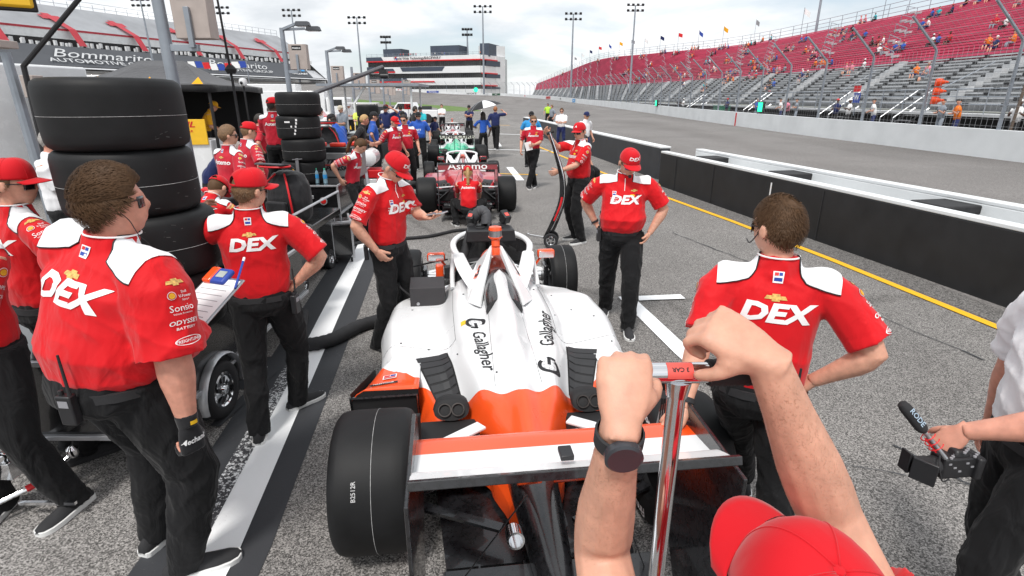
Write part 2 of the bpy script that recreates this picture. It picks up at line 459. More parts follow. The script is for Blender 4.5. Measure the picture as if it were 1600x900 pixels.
OUT = [(18.4, -40, 0), (18.2, -8, 0), (18.0, 12, 0), (17.8, 26, .0), (17.6, 36.5, .02), (17.7, 60, .15), (17.9, 80, .32), (17.2, 110, .6), (15.7, 140, .93), (12.0, 180, 1.6), (5.5, 212, 2.2), (-5, 236, 2.9), (-29.2, 262, 3.8), (-61, 275, 5.8), (-88, 270, 8.6), (-110, 250, 9.1), (-136, 205, 9.6), (-142, 160, 9.9), (-145, 100, 10)]
INN = [(9, -40, 0), (6.6, -8, 0), (5, 8, 0), (4.6, 18, 0), (3.0, 30, 0), (1.2, 45, 0), (-0.5, 60, 0), (-2.5, 80, 0), (-5, 97, 0), (-10.5, 130, .02), (-15, 142, .2), (-25, 155, .5), (-44, 172, 1.5), (-62, 180, 3), (-80, 178, 4.2), (-96, 168, 5), (-112, 138, 5.5), (-116, 108, 6), (-118, 60, 6)]
def dense(P_, k=6): return crom(P_, k)
Od, Id = dense(OUT), dense(INN)
mb = MB(); n_ = len(Od)
cols = 6
vs = []
for i in range(n_):
    for j in range(cols + 1):
        t = j / cols; p = Id[i].lerp(Od[i], t)
        p.z = Id[i].z + (Od[i].z - Id[i].z) * t ** 1.3 + 0.006
        vs.append(p)
mb.add(vs, [(i * (cols + 1) + j, (i + 1) * (cols + 1) + j, (i + 1) * (cols + 1) + j + 1, i * (cols + 1) + j + 1) for i in range(n_ - 1) for j in range(cols)])
structure(mb.build('race_track', m_track, smooth=180))
# grass verge and infield slope inside the turn
mb = MB(); mg = MB()
for i in range(n_ - 1):
    if Id[i].y < 96 and Id[i].x > -60: continue
    def off(k, d, dz):
        a = Id[max(k - 1, 0)]; b = Id[min(k + 1, n_ - 1)]; t = (b - a); t.z = 0; t.normalize()
        q = Id[k] + V((-t.y, t.x, 0)) * d; q.z = max(Id[k].z + dz, 0.012); return q
    Id[i].x > -78 and mg.add([Id[i] + V((0, 0, .004)), Id[i + 1] + V((0, 0, .004)), off(i + 1, 7, -.25), off(i, 7, -.25)], [(0, 1, 2, 3)])
    a, b = off(i, 7, -.25), off(i + 1, 7, -.25)
    cen = V((-50, 70, 0)); c_, d_ = a.lerp(cen, .4), b.lerp(cen, .4); c_.z = d_.z = .003
    mb.add([a, b, d_, c_], [(0, 1, 2, 3)])
tag(mg.build('grass', m_grass), kind='stuff')
structure(mb.build('infield', m_track))

# painted lines on the lane
def stripe(name, pts, wd, m, z=0.008, mats2=None):
    mbs = MB(); pts = [V((*p, 0)) for p in pts]
    L_, R2 = [], []
    for i, p in enumerate(pts):
        d = (pts[min(i + 1, len(pts) - 1)] - pts[max(0, i - 1)]).normalized(); nrm = V((d.y, -d.x, 0))
        L_.append(p - nrm * wd / 2 + V((0, 0, z))); R2.append(p + nrm * wd / 2 + V((0, 0, z)))
    for i in range(len(pts) - 1): mbs.add([L_[i], R2[i], R2[i + 1], L_[i + 1]], [(0, 1, 2, 3)])
    return structure(mbs.build(name, m, smooth=0))
def worn(name, col, wear, under):
    m = bpy.data.materials.new(name); m.use_nodes = True; t = m.node_tree; b = t.nodes['Principled BSDF']; b.inputs['Roughness'].default_value = .7
    tcn = t.nodes.new('ShaderNodeTexCoord'); n = t.nodes.new('ShaderNodeTexNoise'); n.inputs['Scale'].default_value = 55; n.inputs['Detail'].default_value = 4; n.inputs['Roughness'].default_value = .7
    n2 = t.nodes.new('ShaderNodeTexNoise'); n2.inputs['Scale'].default_value = 1.2; n2.inputs['Detail'].default_value = 4
    t.links.new(tcn.outputs['Object'], n.inputs[0]); t.links.new(tcn.outputs['Object'], n2.inputs[0])
    a = t.nodes.new('ShaderNodeMath'); a.operation = 'MULTIPLY_ADD'; a.inputs[1].default_value = .55
    t.links.new(n2.outputs['Fac'], a.inputs[0]); t.links.new(n.outputs['Fac'], a.inputs[2])
    rp = t.nodes.new('ShaderNodeValToRGB'); rp.color_ramp.elements[0].position = wear; rp.color_ramp.elements[0].color = (*under, 1)
    rp.color_ramp.elements[1].position = wear + .07; rp.color_ramp.elements[1].color = (*col, 1)
    t.links.new(a.outputs[0], rp.inputs[0]); t.links.new(rp.outputs[0], b.inputs['Base Color'])
    bp = t.nodes.new('ShaderNodeBump'); bp.inputs['Strength'].default_value = .4; bp.inputs['Distance'].default_value = .003
    t.links.new(n.outputs['Fac'], bp.inputs['Height']); t.links.new(bp.outputs[0], b.inputs['Normal'])
    return m
m_line = worn('white_lane_paint', (0.84, 0.85, 0.86), .52, (.22, .21, .2))
m_linew = worn('worn_white_lane_paint', (0.72, 0.73, 0.74), .80, (.04, .04, .045))
m_yline = worn('yellow_lane_paint', (0.82, 0.44, 0.015), .55, (.3, .2, .06))
m_tar = worn('black_lane_paint', (0.035, 0.037, 0.042), .55, (.09, .09, .09))
stripe('pit_marking', [(-1.42, .5), (-1.53, 2.12), (-1.92, 5.2), (-2.36, 8.63), (-3.4, 17)], .62, m_tar, .005)
stripe('pit_marking', [(-1.35, .5), (-1.47, 2.12), (-1.90, 5.2), (-2.35, 8.63), (-3.4, 17), (-5.2, 30)], .20, m_line, .010)
stripe('pit_marking', [(-1.50, .5), (-1.62, 2.12), (-1.87, 4.1)], .11, m_linew, .012)
stripe('pit_marking', [(-3.1, 3.80), (-2.0, 4.02)], .55, m_tar, .006)
stripe('pit_marking', [(-3.1, 3.82), (-2.05, 4.03)], .09, m_line, .013)
stripe('pit_marking', [(-2.05, 3.2), (-1.98, 4.0)], .08, m_tar, .014)
stripe('pit_marking', [(1.78, 3.2), (1.53, 4.35), (1.30, 5.75)], .17, m_line, .010)
stripe('pit_marking', [(1.22, 5.70), (1.95, 5.78)], .14, m_line, .014)
stripe('pit_marking', [(.23, 15.0), (-.08, 18.0)], .22, m_line, .010)
stripe('pit_marking', [(-.5, 16.4), (.75, 16.1)], .12, m_yline, .013)
stripe('pit_marking', [(-1.4, 24.5), (.1, 24.2), (1.8, 23.5)], .18, m_line, .010)
stripe('pit_marking', [(-1.3, 35.5), (1.0, 34.3)], .25, m_line, .010)
stripe('pit_marking', [(-1.6, 47), (-.2, 46.5)], .3, m_yline, .010)
stripe('pit_marking', [(-.6, 26), (-.9, 30)], .25, m_line, .010)
stripe('pit_marking', [(5.0, 2.2), (4.84, 4.72), (4.48, 7.33), (4.05, 9.8), (3.50, 12.4), (2.6, 17.5), (1.2, 26)], .115, m_yline, .010)
mbx = MB(); P_ = [(4.94, 4.72), (4.58, 7.33), (4.15, 9.8), (3.60, 12.4), (2.95, 16)]; Q_ = [(5.9, 4.5), (5.2, 7.3), (4.9, 9.8), (4.3, 12.4), (4.0, 16)]
P_ = [(5.1, 1)] + P_; Q_ = [(6.5, 1)] + Q_
for i in range(len(P_) - 1): mbx.add([(*P_[i], .005), (*Q_[i], .005), (*Q_[i + 1], .005), (*P_[i + 1], .005)], [(0, 1, 2, 3)])
structure(mbx.build('lane_edge_strip', m_strip))
# tar seam cracks
mbx = MB()
for pts in ([(2.5, 3.0), (2.75, 2.5), (2.95, 2.1), (3.1, 1.6)], [(2.7, 8.9), (3.2, 7.4), (3.55, 6.2), (4.1, 4.2)], [(-.7, 9.2), (-.62, 8.2), (-.68, 7.2), (-.55, 6.2)], [(1.4, 3.2), (2.2, 2.75), (3.1, 2.5)]):
    c = crom([(*p, .009) for p in pts], 10)
    c = [p + V((rnd.uniform(-.015, .015), rnd.uniform(-.01, .01), 0)) for p in c]
    for a, b in zip(c, c[1:]):
        wd = rnd.uniform(.004, .011); mbx.add([a + V((-wd, 0, 0)), a + V((wd, 0, 0)), b + V((wd, 0, 0)), b + V((-wd, 0, 0))], [(0, 1, 2, 3)])
structure(mbx.build('tar_seam', m_tar, smooth=0))

# ---------------------------------------------------------------- outer wall
def wall_run(mb, pts, z0, h, th, m=None, side=1):
    rs = []
    for i, p in enumerate(pts):
        d = (pts[min(i + 1, len(pts) - 1)] - pts[max(0, i - 1)]); d.z = 0; d.normalize(); nrm = V((d.y, -d.x, 0)) * side
        a = p + V((0, 0, z0)); b = p + nrm * th + V((0, 0, z0))
        rs.append([a, a + V((0, 0, h)), b + V((0, 0, h)), b])
    mb.rings(rs, True, m)
wl = thing('concrete_wall', (0, 0, 0), 0, 'long white concrete wall along the far side of the track, below the catch fence', 'wall')
mb = MB(); wall_run(mb, Od, -.1, 1.13, .35); mb.build('wall_body', m_white_paint, wl, smooth=30)
# painted adverts on the wall
def on_wall(k, t, dx=0):
    a, b = Od[k], Od[k + 1]; p = a.lerp(b, t); d = (b - a); d.z = 0; d.normalize(); return p, d
def wall_ad(pos, txt, size, m, w_=None, back=None):
    best = min(range(n_ - 1), key=lambda k: (Od[k].lerp(Od[k + 1], .5) - V((pos[0], pos[1], 2))).length)
    p, d = on_wall(best, .5); right = d * -1 if False else -d
    # reading direction seen from the track side
    nrm = V((-d.y, d.x, 0)); right = V((0, 0, 1)).cross(nrm) 
    c_ = p + nrm * .03 + V((0, 0, .52))
    if back:
        mbk = MB(); h = .42; u = V((0, 0, 1)); r = right.normalized()
        mbk.add([c_ - r * w_ / 2 - u * h, c_ + r * w_ / 2 - u * h, c_ + r * w_ / 2 + u * h, c_ - r * w_ / 2 + u * h], [(0, 1, 2, 3)])
        mbk.build('advert_panel', back, wl, smooth=0); c_ = c_ + nrm * .03
    if txt: flat_text('advert_lettering', txt, size, c_, right, (0, 0, 1), m, wl, bold=.02, sx=1.2)
green_p = mat('dark_green_print', (.03, .09, .05), .6)
wall_ad((-17, 250), 'NTT INDYCAR SERIES', 1.0, black_p)
wall_ad((-36, 264), 'Bommarito', .8, white_p, 7, blue_p)
wall_ad((-46, 269), 'series', .6, blue_p)
wall_ad((-54, 272), 'M   M', .8, red_p)
wall_ad((-62, 275), 'Y  Y  Y', .8, blue_p)
wall_ad((-74, 273), '* * * * *', 1.3, red_p)
wall_ad((-7, 238), 'PARK', .6, white_p, 6, green_p)
wall_ad((4, 216), 'SNAP', .6, red_p, 4, white_f)
wall_ad((11.5, 183), 'BOMMARITO', .8, red_p, 7, mat('pink_panel', (.6, .25, .25), .6))
wall_ad((14, 160), 'PPG', .8, black_p)
wall_ad((15.2, 146), 'enjoy', .5, white_p, 4, sky_f)
mb = MB(); mb.box((17.59, 44.5, .55), (.02, .18, .98)); mb.build('start_line_mark', red_p, wl)

# ---------------------------------------------------------------- catch fence
fence = thing('catch_fence', (0, 0, 0), 0, 'tall debris fence of wire mesh on bent grey posts above the white track wall', 'fence')
arc = [0]
for i in range(1, n_): arc.append(arc[-1] + (Od[i] - Od[i - 1]).length)
def at_arc(s):
    for i in range(1, n_):
        if arc[i] >= s:
            t = (s - arc[i - 1]) / (arc[i] - arc[i - 1]); p = Od[i - 1].lerp(Od[i], t); d = Od[i] - Od[i - 1]; d.z = 0; d.normalize(); return p, d
    return Od[-1], V((0, 1, 0))
s = arc[6] + 8 - 8
s = 0
# first post seen stands at about y=16.8
while at_arc(s)[0].y < 12.7: s += .1
FST = s; posts = []
mpost = galv
while s < arc[-1] - 130 and len(posts) < 92:
    p, d = at_arc(s); nin = V((-d.y, d.x, 0)); b = p - nin * .2 + V((0, 0, 1.0))
    posts.append((b, nin, d)); s += 4.05 if p.y < 100 else 6.0
for b, nin, d in posts:
    mb = MB(); r = .055
    mb.tube([b, b + V((0, 0, 3.0)), b + V((0, 0, 3.12)) + nin * .06, b + V((0, 0, 4.35)) + nin * 1.35], [r + .02, r, r, r], 6)
    mb.build('post', mpost, fence, smooth=30)
mb = MB()
hz = [0.15 + .24 * k for k in range(12)]
for (b, n1_, _), (b2, n2_, _) in zip(posts, posts[1:]):
    for z in hz: mb.tube([b + V((0, 0, z)) + n1_ * .07, b2 + V((0, 0, z)) + n2_ * .07], .006 if b.y < 80 else .012, 3, cap=False)
    for k in range(5):
        t = (k + .5) / 5; mb.tube([b + V((0, 0, 3.12 + 1.2 * t)) + n1_ * (.06 + 1.3 * t), b2 + V((0, 0, 3.12 + 1.2 * t)) + n2_ * (.06 + 1.3 * t)], .006 if b.y < 80 else .012, 3, cap=False)
    if b.y < 75:
        nn = int((b2 - b).length / .25)
        for k in range(nn):
            t = k / nn; q = b.lerp(b2, t) + n1_ * .07; mb.tube([q, q + V((0, 0, 3.05)), q + V((0, 0, 4.3)) + n1_ * 1.3], .004, 3, cap=False)
tag(mb.build('wire_mesh', steel, fence, smooth=0), kind='stuff')

# ---------------------------------------------------------------- pit walls
def pit_wall(label, base, h, th, ends=True, face=m_black_paint, topm=m_white_paint):
    w_ = thing('pit_wall', (0, 0, 0), 0, label, 'wall')
    pts = [V((*p, 0)) for p in base]
    mb = MB(); wall_run(mb, pts, 0, h, th); mb.build('wall_body', face, w_, smooth=0, bevel=.012)
    mb = MB(); wall_run(mb, [p + V((0, 0, 0)) for p in pts], h + .002, .05, th + .02); mb.build('top_cap', topm, w_, smooth=0, bevel=.01)
    return w_
BX = [(7.1, -4), (5.5, 4.6), (5.0, 7.3), (4.4, 10.6), (3.85, 14.1)]
BX = [(6.15, 1.0), (5.38, 5.26), (4.62, 9.55), (3.80, 14.15)]
w1 = pit_wall('black pit wall with a white top and the number 1, nearest the right side of the lane', BX, .82, .16)
p = V((4.36, 11.05, .55)); d = (V((3.80, 14.15, 0)) - V((4.62, 9.55, 0))).normalized()
flat_text('pit_number', '1', .34, V((4.62, 9.55, .60)).lerp(V((3.80, 14.15, .60)), .02) + V((-.006, 0, 0)), -d, (0, 0, 1), white_p, w1, bold=.01)
mb = MB()
for t in (.35, .71, .9):
    p = V((5.38, 5.26, .4)).lerp(V((3.80, 14.15, .4)), t) - V((.006, 0, 0)); mb.box(p, (.008, .015, .8), Matrix.Rotation(R(10), 3, 'Z'))
mb.build('panel_joint', rubber, w1)
def offs(pts, o):
    r = []
    for i, p in enumerate(pts):
        a = V((*pts[max(0, i - 1)], 0)); b = V((*pts[min(len(pts) - 1, i + 1)], 0)); d = (b - a).normalized(); q = V((*p, 0)) + V((d.y, -d.x, 0)) * o; r.append((q.x, q.y))
    return r
w2 = pit_wall('white inner pit wall behind the black numbered wall, forming the trough', offs(BX, .95), .86, .18, face=m_white_paint)
mb = MB()
for t, yy in ((.2, 0), (.55, 0), (.86, 0)):
    p = V((5.38, 5.26, .78)).lerp(V((3.80, 14.15, .78)), t); mb.box(p + V((.72, .1, 0)), (.62, .55, .12), Matrix.Rotation(R(10), 3, 'Z'))
mb.build('foam_block', rubber, w2, bevel=.02)
mb = MB(); q = offs(BX, .16); q2 = offs(BX, .95)
for i in range(len(q) - 1): mb.add([(*q[i], .45), (*q2[i], .45), (*q2[i + 1], .45), (*q[i + 1], .45)], [(0, 1, 2, 3)])
mb.build('trough_floor', m_white_paint, w2)
pit_wall('grey black pit wall running off into the distance beyond the numbered wall', [(4.05, 15.2), (3.9, 16.2), (3.1, 22.1), (1.95, 31), (.78, 39.5)], .84, .3, face=mat('grey_black_paint', (.035, .037, .042), .6, var=.3, vscale=2))

# ---------------------------------------------------------------- right grandstand
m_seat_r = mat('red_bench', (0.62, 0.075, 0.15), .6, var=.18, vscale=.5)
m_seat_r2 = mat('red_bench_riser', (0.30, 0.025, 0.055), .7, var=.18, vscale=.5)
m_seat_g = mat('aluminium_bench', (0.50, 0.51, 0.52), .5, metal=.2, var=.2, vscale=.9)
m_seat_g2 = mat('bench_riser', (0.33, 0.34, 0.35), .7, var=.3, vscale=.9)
FR = [(23.5, 6, 1.5), (23.5, 60, 1.5), (23, 100, 1.5), (20, 135, 1.6), (15, 195, 2.2), (9, 262, 3)]
MI = [(34.5, 2, 4.9), (34.5, 77, 4.9), (31, 120, 5.0), (25, 168, 5.3), (19, 218, 5.5), (11, 275, 5.5)]
TP = [(47, -4, 11.2), (47, 104, 11.8), (37, 150, 12.8), (28, 188, 13.6), (21, 238, 11.5), (12.5, 292, 8.5)]
K_ = 10
FRd, MId, TPd = crom(FR, K_), crom(MI, K_), crom(TP, K_)
st = thing('grandstand', (0, 0, 0), 0, 'long grandstand with crimson upper benches and bare aluminium lower benches on the right', 'grandstand')
NG, NR = 13, 24
def rowline(r):
    if r <= NG:
        t = r / NG; return [a.lerp(b, t) for a, b in zip(FRd, MId)]
    t = (r - NG) / NR; return [a.lerp(b, t) for a, b in zip(MId, TPd)]
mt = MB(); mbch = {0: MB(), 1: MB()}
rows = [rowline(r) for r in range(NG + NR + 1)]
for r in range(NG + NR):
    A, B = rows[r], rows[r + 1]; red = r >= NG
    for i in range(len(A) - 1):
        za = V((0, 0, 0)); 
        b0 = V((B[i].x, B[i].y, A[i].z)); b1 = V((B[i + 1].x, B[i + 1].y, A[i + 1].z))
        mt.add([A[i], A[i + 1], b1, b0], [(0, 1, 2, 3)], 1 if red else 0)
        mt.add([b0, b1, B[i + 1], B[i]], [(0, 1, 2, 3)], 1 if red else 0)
        # bench
        m_ = mbch[1 if red else 0]
        def q(P0, P1, f, z): p = P0.lerp(P1, f); return V((p.x, p.y, P0.z + z))
        a0, a1 = q(A[i], B[i], .45, .42), q(A[i + 1], B[i + 1], .45, .42)
        c0, c1 = q(A[i], B[i], .92, .42), q(A[i + 1], B[i + 1], .92, .42)
        dn = V((0, 0, -.10 if not red else -.16))
        m_.add([a0, a1, c1, c0, a0 + dn, a1 + dn], [(0, 1, 2, 3), (4, 5, 1, 0)], None)
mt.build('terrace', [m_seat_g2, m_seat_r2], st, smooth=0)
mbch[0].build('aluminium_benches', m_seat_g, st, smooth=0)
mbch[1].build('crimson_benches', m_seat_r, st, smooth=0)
# aisles: stairs + rails
def stand_pt(fi, r):
    i = int(fi); f = fi - i; i = min(i, len(FRd) - 2); r0 = int(r)
    a = rows[min(r0, NG + NR)][i].lerp(rows[min(r0, NG + NR)][i + 1], f); b = rows[min(r0 + 1, NG + NR)][i].lerp(rows[min(r0 + 1, NG + NR)][i + 1], f)
    return a.lerp(b, r - r0)
ma_, mr_ = MB(), MB(); md_ = MB()
fi = 1.2
ais = []
while fi < len(FRd) - 1.5:
    ais.append(fi)
    i = int(fi); seg = (FRd[i + 1] - FRd[i]).length; fi += 9.5 / max(seg, 1)
for n_a, fi in enumerate(ais):
    i = int(fi); seg = (FRd[i + 1] - FRd[i]).length
    for r in range(NG, NG + NR):
        a = stand_pt(fi, r + .2); d = (FRd[i + 1] - FRd[i]).normalized()
        (r % 5 < 3) and ma_.box(a + V((.1, (r % 5) * 1.0 + (n_a % 2) * 2, .32)), (.3, .9, .22))
    for r in range(NG, NG + NR, 5):
        a = stand_pt(fi, r) + V((0, (n_a % 2) * 2, 0)); b = stand_pt(fi, r + 3) + V((0, 2.2 + (n_a % 2) * 2, 0))
        mr_.tube([a + V((0, 0, .3)), a + V((0, 0, 1.2)), b + V((0, 0, 1.2)), b + V((0, 0, .3))], .04, 4)
    for r in range(0, NG, 1):
        a = stand_pt(fi, r + .2); ma_.box(a + V((0, 0, .3)), (.42, .55, .3))
    a = stand_pt(fi, 0); b = stand_pt(fi, 6); mr_.tube([a + V((0, 0, 1.1)), b + V((0, 0, 1.1))], .035, 4)
    # dark blocks painting in the shaded gaps that repeat between the aluminium benches
for r in range(NG):
    fi = .4
    while fi < 36:
        i = int(fi); seg = (FRd[i + 1] - FRd[i]).length
        a = stand_pt(fi, r + .4); md_.box(a + V((-.05, 0, .22)), (.2, .2, .16)); fi += 2.4 / seg
tag(ma_.build('aisle_steps', m_seat_g, st, smooth=0), kind='stuff')
tag(md_.build('bench_gap_shade', rubber, st, smooth=0), kind='stuff')
# front walkway, railing, dark underside
mb = MB(); wall_run(mb, [p + V((-.1, 0, 0)) for p in FRd], -1.6, 1.55, .1); mb.build('underside', m_black_paint, st, smooth=0)
for a, b in zip(FRd[:-8], FRd[1:-7]):
    nn = max(1, int((b - a).length / 1.8))
    for k in range(nn):
        p = a.lerp(b, k / nn) + V((-1.6, 0, -.1)); mr_.tube([p, p + V((0, 0, 1.15))], .03, 4)
    for z in (.45, .8, 1.15): mr_.tube([a + V((-1.6, 0, z - .1)), b + V((-1.6, 0, z - .1))], .025, 4)
mb = MB(); wall_run(mb, [p + V((-1.7, 0, 0)) for p in FRd], -.2, .12, 1.6); mb.build('walkway', m_seat_g, st, smooth=0)
# rear fence
for a, b in zip(TPd[:-1], TPd[1:]):
    nn = max(1, int((b - a).length / 3))
    for k in range(nn):
        p = a.lerp(b, k / nn); mr_.tube([p, p + V((0, 0, 1.7))], .045, 4)
    for z in (.6, 1.15, 1.7): mr_.tube([a + V((0, 0, z)), b + V((0, 0, z))], .03, 4)
tag(mr_.build('railings', galv, st, smooth=0), kind='stuff')
# stair flights from the front walkway
for yy in (31.5, 38, 51, 68):
    mb = MB()
    for s_ in (0, 1.1):
        mb.tube([(21.2, yy + s_, .1), (23.3, yy + s_ + .3, 1.6)], .05, 4); mb.tube([(21.2, yy + s_, 1.1), (23.3, yy + s_ + .3, 2.6)], .03, 4)
        mb.tube([(21.2, yy + s_, 0), (21.2, yy + s_, 1.1)], .03, 4)
    for k in range(6): mb.box((21.3 + k * .36, yy + .55, .2 + k * .25), (.3, 1.1, .04))
    mb.build('stair_flight', alu, st, smooth=0)
# end-bay supports
mb = MB()
for k in range(30, len(FRd), 2):
    p = FRd[k]; q = MId[k]; mb.tube([(p.x, p.y, 0), (p.x, p.y, p.z)], .12, 4); mb.tube([(q.x, q.y, 0), (q.x, q.y, q.z)], .12, 4)
mb.build('support_columns', galv, st, smooth=0)

# flags on the rear rail
fcols = [red_p, navy_f, white_p, grey_p, yel_f, blue_p]
fn = ['red', 'navy', 'white', 'grey', 'yellow', 'blue']
ord_ = ['nearest the right edge of the photo', 'second', 'third', 'fourth', 'fifth', 'sixth', 'seventh', 'eighth', 'ninth', 'tenth', 'eleventh', 'twelfth', 'thirteenth', 'fourteenth', 'fifteenth', 'sixteenth', 'seventeenth', 'eighteenth']
for k in range(16):
    i = 5 + k * 2.1; j = int(i); p = TPd[j].lerp(TPd[j + 1], i - j)
    t = thing('flag', p, rnd.uniform(-.5, .5), ('%s flag on the grandstand rear rail, %s' % (fn[k % 6], ('the one ' + ord_[0]) if k == 0 else ord_[k] + ' from the near end')), 'flag', 'flags along the grandstand roofline')
    mb = MB(); mb.tube([(0, 0, 0), (0, 0, 4.2)], .04, 4); mb.build('pole', galv, t)
    mb = MB()
    mb.grid(lambda u, v: V((u * .95, .12 * math.sin(u * 6 + k), 4.1 - v * .8 - u * (.3 + .2 * (k % 3)))), 5, 3); mb.build('cloth', fcols[k % 6], t, smooth=180)

# ---------------------------------------------------------------- left grandstand
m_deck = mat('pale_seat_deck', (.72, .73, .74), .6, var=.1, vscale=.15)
m_deck2 = mat('lower_seats_and_row_shade', (.50, .51, .53), .7, var=.1, vscale=.15)  # darker grey paints row shade onto the risers; lower seating shares it
m_banner = mat('charcoal_banner', (.07, .075, .085), .6, var=.1, vscale=.2)
m_stripe = mat('red_steel', (.42, .03, .045), .6, var=.15, vscale=.4)
LA, LB = V((-86.5, 270, 0)), V((-129, 120, 0))
dl = (LB - LA); LL = dl.length; dl.normalize(); nl = V((dl.y, -dl.x, 0))
if nl.x > 0: nl = -nl
def LP(s, off, z):
    k = 1 - .10 * min(1, s / LL); return LA + dl * s + nl * off + V((0, 0, 2.15 + (z - 2.15) * k))
ls = thing('grandstand', (0, 0, 0), 0, 'pale grey main grandstand with red aisles and charcoal banner far on the left', 'grandstand')
SL = LL + 60
mb = MB()
def strip(mb, o0, z0, o1, z1, s0=0, s1=SL, m=None): mb.add([LP(s0, o0, z0), LP(s1, o0, z0), LP(s1, o1, z1), LP(s0, o1, z1)], [(0, 1, 2, 3)], m)
NRW = 26
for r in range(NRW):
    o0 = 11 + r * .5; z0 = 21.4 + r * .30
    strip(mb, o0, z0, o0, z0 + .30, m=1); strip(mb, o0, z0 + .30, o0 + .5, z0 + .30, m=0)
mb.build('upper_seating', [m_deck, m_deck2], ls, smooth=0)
mb = MB()
strip(mb, 10, 18.6, 10, 20.8, m=0); strip(mb, 9.9, 20.8, 9.9, 21.4, m=1); strip(mb, 9.9, 21.4, 11, 21.4, m=0)
mb.build('fascia', [m_white_paint, m_stripe], ls, smooth=0)
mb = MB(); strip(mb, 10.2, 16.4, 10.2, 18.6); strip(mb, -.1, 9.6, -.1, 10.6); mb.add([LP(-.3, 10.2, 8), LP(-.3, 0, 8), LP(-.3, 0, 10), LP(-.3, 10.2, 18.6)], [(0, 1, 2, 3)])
mb.build('painted_gap_shade', m_black_paint, ls, smooth=0)  # black sheets stand in for the shade at the gap, base and end
mb = MB(); strip(mb, 0, 10.6, 6, 16.3, 10); mb.build('banner', m_banner, ls, smooth=0)
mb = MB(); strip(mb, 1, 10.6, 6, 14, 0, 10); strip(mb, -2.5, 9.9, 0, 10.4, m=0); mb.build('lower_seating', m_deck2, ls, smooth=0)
mb = MB()
for k in range(0, int(SL), 3):
    for j in range(2): mb.box(LP(k + j * 1.1 + rnd.random(), 7.5 + j, 16.9 + rnd.random() * .8), (.5, .8, 1.3))
tag(mb.build('open_window_panels', m_deck, ls, smooth=0), kind='stuff')
nm = 0
for s0 in (22, 45, 66, 88, 108, 128, 148):
    mb = MB()
    dz = V((.5, -.3, .7)); o = lambda s_, of, z: LP(s_, of, z) + dz
    def sl(of): return 21.4 + (of - 11) * .6
    mb.add([o(s0 - 1.1, 6.5, 16.2), o(s0 + 1.1, 6.5, 16.2), o(s0 + 1.1, 9.4, 21.0), o(s0 - 1.1, 9.4, 21.0)], [(0, 1, 2, 3)])
    mb.add([o(s0 - 1.1, 9.4, 21.0), o(s0 + 1.1, 9.4, 21.0), o(s0 + 1.1, 18.5, sl(18.5)), o(s0 - 1.1, 18.5, sl(18.5))], [(0, 1, 2, 3)])
    mb.add([o(s0 - 2.9, 15.2, sl(15.2) + .1), o(s0 + 2.9, 15.2, sl(15.2) + .1), o(s0 + 2.9, 17.2, sl(17.2) + .1), o(s0 - 2.9, 17.2, sl(17.2) + .1)], [(0, 1, 2, 3)])
    mb.build('aisle_tower', m_stripe, ls, smooth=0)
mb = MB()
for k in range(0, int(SL), 4): mb.tube([LP(k, 24, 29), LP(k, 24, 31.6)], .08, 4)
for z in (30.2, 31.6): mb.tube([LP(0, 24, z), LP(SL, 24, z)], .06, 4)
for of in (12, 16, 20, 23.5):
    mb.tube([LP(-.5, of, 8), LP(-.5, of, 20 + (of - 11) * .6)], .2, 4); mb.tube([LP(-.5, of, 8), LP(-.5, of + 3, 20 + (of - 11) * .6)], .12, 4)
mb.build('railings', galv, ls, smooth=0)
bn = nl.cross(dl); sdn = (LP(0, 6, 16.3) - LP(0, 0, 10.6)).normalized()
for s0 in (105, 52):
    flat_text('banner_lettering', 'Bommarito', 4.6, LP(s0, 3.6, 14.2) + V((.5, -.3, .1)), -dl, sdn, mat('faded_white_print', (.55, .56, .57), .6), ls, bold=.0, shear=.55, sx=1.45)
    flat_text('banner_lettering', 'AUTOMOTIVE GROUP', 2.0, LP(s0 , 1.6, 12.2) + V((.5, -.3, .1)), -dl, sdn, mat('faded_white_print', (.55, .56, .57), .6), ls, bold=.01, sx=1.7)
mb = MB(); c_ = LP(17, 3.6, 14.3) + V((.5, -.3, .2))
for k, mi_ in ((0, 0), (1, 1)):
    q = c_ - dl * (k * 2) - sdn * (k * 1.5); mb.add([q - dl * 3 + sdn * 1.2, q + dl * 3 + sdn * 1.2, q + dl * 1 - sdn * .4, q - dl * 2 - sdn * .1], [(0, 1, 2, 3)], mi_)
mb.build('banner_emblem', [red_p, sky_f], ls, smooth=0)
flat_text('banner_lettering', 'RACEWAY', 1.6, LP(18, 1.5, 12.1) + V((.5, -.3, .1)), -dl, sdn, white_p, ls, bold=.02, shear=.4, sx=1.4)

